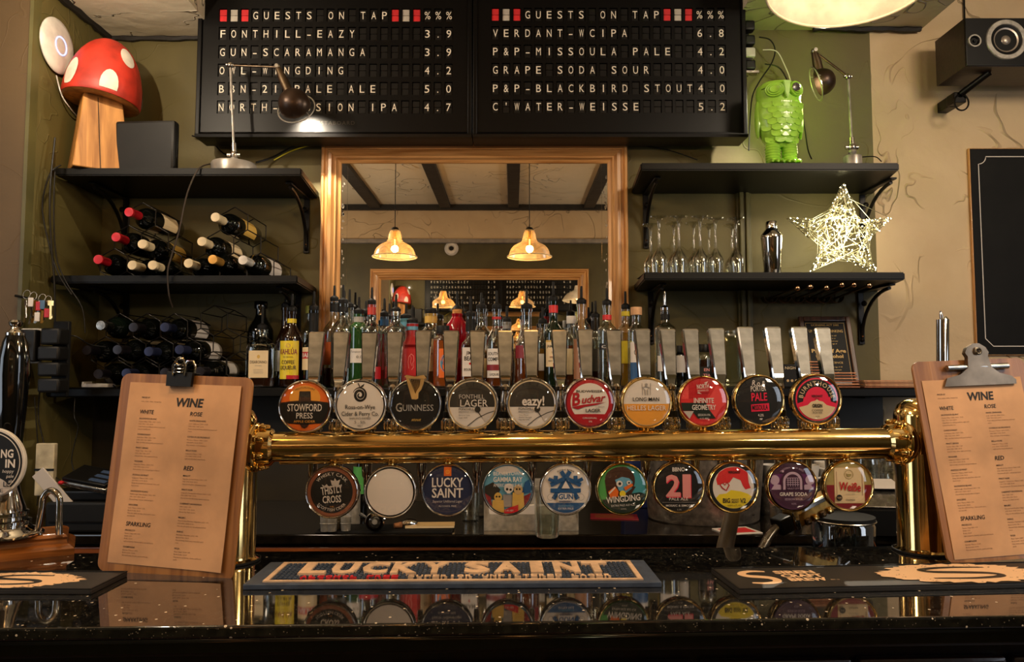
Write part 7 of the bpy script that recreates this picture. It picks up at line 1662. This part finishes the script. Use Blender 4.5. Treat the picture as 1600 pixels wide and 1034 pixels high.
a.disc(0, -1.14, .78, K['lgrey'], 48, rr=.965)
a.text('KING', .52, .16, .24, K['white'], w=.82, align='r' if 0 else 'r', bold=.02) if 0 else None
a.text('NG', .68, .16, .22, K['white'], w=.36, align='r', bold=.03); a.text('IN', .74, -.12, .22, K['white'], w=.28, align='r', bold=.03)
for i, l in enumerate(('hoppy', 'pale', 'ale')): a.text(l, .72, -.27-.14*i, .09, K['white'], align='r', shear=.15)
a.text('LL', .62, -.66, .14, K['black'], w=.18, align='r', bold=.02); a.text('E', .4, -.82, .1, K['black'], w=.08)
a.part('printed_face', t)
MB(M_chrome).tube([(.0, .003, -.01), (.01, .045, -.02)], .005, 10).part('clip', t)
# chrome hoop
pA, pB = at(63, 822, 1.46), at(92, 822, 1.46); t = thing('chrome_hoop', 'small bent chrome hoop tap standing behind the oak block', 'tap', ((pA.x+pB.x)/2, 1.46, ZP)); hh_ = zat(766, 1.46)-ZP; w_ = .018
MB(M_chrome).tube(smooth([(-w_-.005, 0, 0), (-w_+.001, 0, hh_*.55), (-w_+.004, 0, hh_*.85), (0, 0, hh_), (w_-.002, 0, hh_*.85), (w_, 0, hh_*.5), (w_+.001, 0, -.0)], 5), .0062, 14).part('bent_tube', t)
MB(M_chrome).lathe([(0, 0), (.011, 0), (.011, .003), (.008, .005), (0, .005)], 16, c=(-w_-.004, 0, 0)).part('collar', t)

# ================================================================== PENDANT LAMPS
M_pglass = thin('pendant_glass', 'ffe9c4', .15, .7, .1, diff=.18); M_fil = mat('glowing_bulb', 'ffc478', .4, emit=24, var=0)
def pendant(label, x, y, z_rim, r, energy):
    t = thing('pendant_lamp', label, 'pendant lamp', (x, y, z_rim), 0, 'glass pendants over the bar'); h = r*1.05
    MB(M_pglass).lathe([(r, 0), (r*1.0, .004), (r*.93, r*.06), (r*.90, r*.20), (r*.83, r*.36), (r*.70, r*.50), (r*.52, r*.60), (r*.38, r*.67), (r*.32, r*.78), (r*.28, r*1.0), (r*.22, r*1.18), (.012, r*1.28)], 40).part('shade', t)
    MB(mat('shade_rim', 'f0dcb8', .3, var=0)).tube([(r*math.cos(2*PI*k/40), r*math.sin(2*PI*k/40), 0) for k in range(40)], .003, 6, closed=True).part('shade_rim', t)
    MB(thin('bulb_glass', 'ffe8c0', .08, .7)).lathe([(0, r*.08), (r*.10, r*.13), (r*.2, r*.36), (r*.17, r*.58), (r*.09, r*.82), (0, r*.84)], 18).part('bulb', t); MB(M_fil).tube([(0, 0, r*.58), (0, 0, r*.8)], .004, 6).part('filament', t)
    MB(M_brass).lathe([(.012, r*.84), (.016, r*.85), (.016, r*1.16), (0, r*1.18)], 14).part('bulb_holder', t)
    MB(M_black).lathe([(0, r*1.22), (r*.18, r*1.22), (r*.14, r*1.32), (.006, r*1.36), (0, r*1.36)], 18).part('cap', t)
    MB(M_black).tube([(0, 0, r*1.34), (0, 0, CEIL-z_rim)], .0026, 8).part('cord', t)
    lamp('pendant_light', 'POINT', (x, y, z_rim+r*.36), energy, (1, .74, .46), .022)
D1 = 4.61
for px, lb in ((616, 'clear glass bell pendant, the left of two seen in the mirror'), (827.5, 'clear glass bell pendant, the right of two seen in the mirror')):
    pendant(lb, (px-800)/FPX*D1, .89, EYE+(590-401)/FPX*D1, 35*D1/FPX, 11)
# enamel shade, top right
Dp = 1.63; P = at(1326, -23, Dp); t = thing('enamel_pendant', 'large cream enamel pendant shade cut by the top edge at the right', 'pendant lamp', P, rot=(R(-3), R(4), 0)); r = 126*mpp(Dp)
MB(mat('cream_enamel', 'e6e0d2', .25, coat=.5, var=.03)).lathe([(r, 0), (r*1.0, .006), (r*.93, .035), (r*.75, .075), (r*.45, .11), (.05, .13), (.045, .18), (0, .19), (0, .186), (.041, .176), (.046, .126), (r*.44, .105), (r*.73, .071), (r*.91, .032), (r*.975, .004), (r, 0)], 56).part('shade', t)
MB(mat('enamel_rim', 'f3e6cc', .3, var=0)).tube([(r*math.cos(2*PI*k/56), r*math.sin(2*PI*k/56), 0) for k in range(56)], .0035, 8, closed=True).part('rolled_rim', t)
MB(thin('bulb_glass', 'ffe8c0', .08, .7)).lathe([(0, -.008), (.02, -.004), (.034, .012), (.038, .03), (.03, .06), (.014, .09), (.013, .11)], 24).part('bulb', t)
MB(mat('bulb_core', 'ffb860', .4, emit=12, var=0)).tube(smooth([(-.012, 0, .07), (-.014, 0, .02), (0, .01, .03), (.014, 0, .02), (.012, 0, .07)], 5), .0012, 5).part('filament', t)
MB(M_brass).lathe([(.0135, .10), (.02, .11), (.02, .15), (0, .16)], 16).part('bulb_holder', t); MB(M_black).tube([(0, 0, .185), (0, 0, CEIL-P.z)], .003, 8).part('cord', t)
lamp('enamel_pendant_light', 'POINT', P+Vector((0, 0, .03)), 2.0, (1, .94, .86), .022)
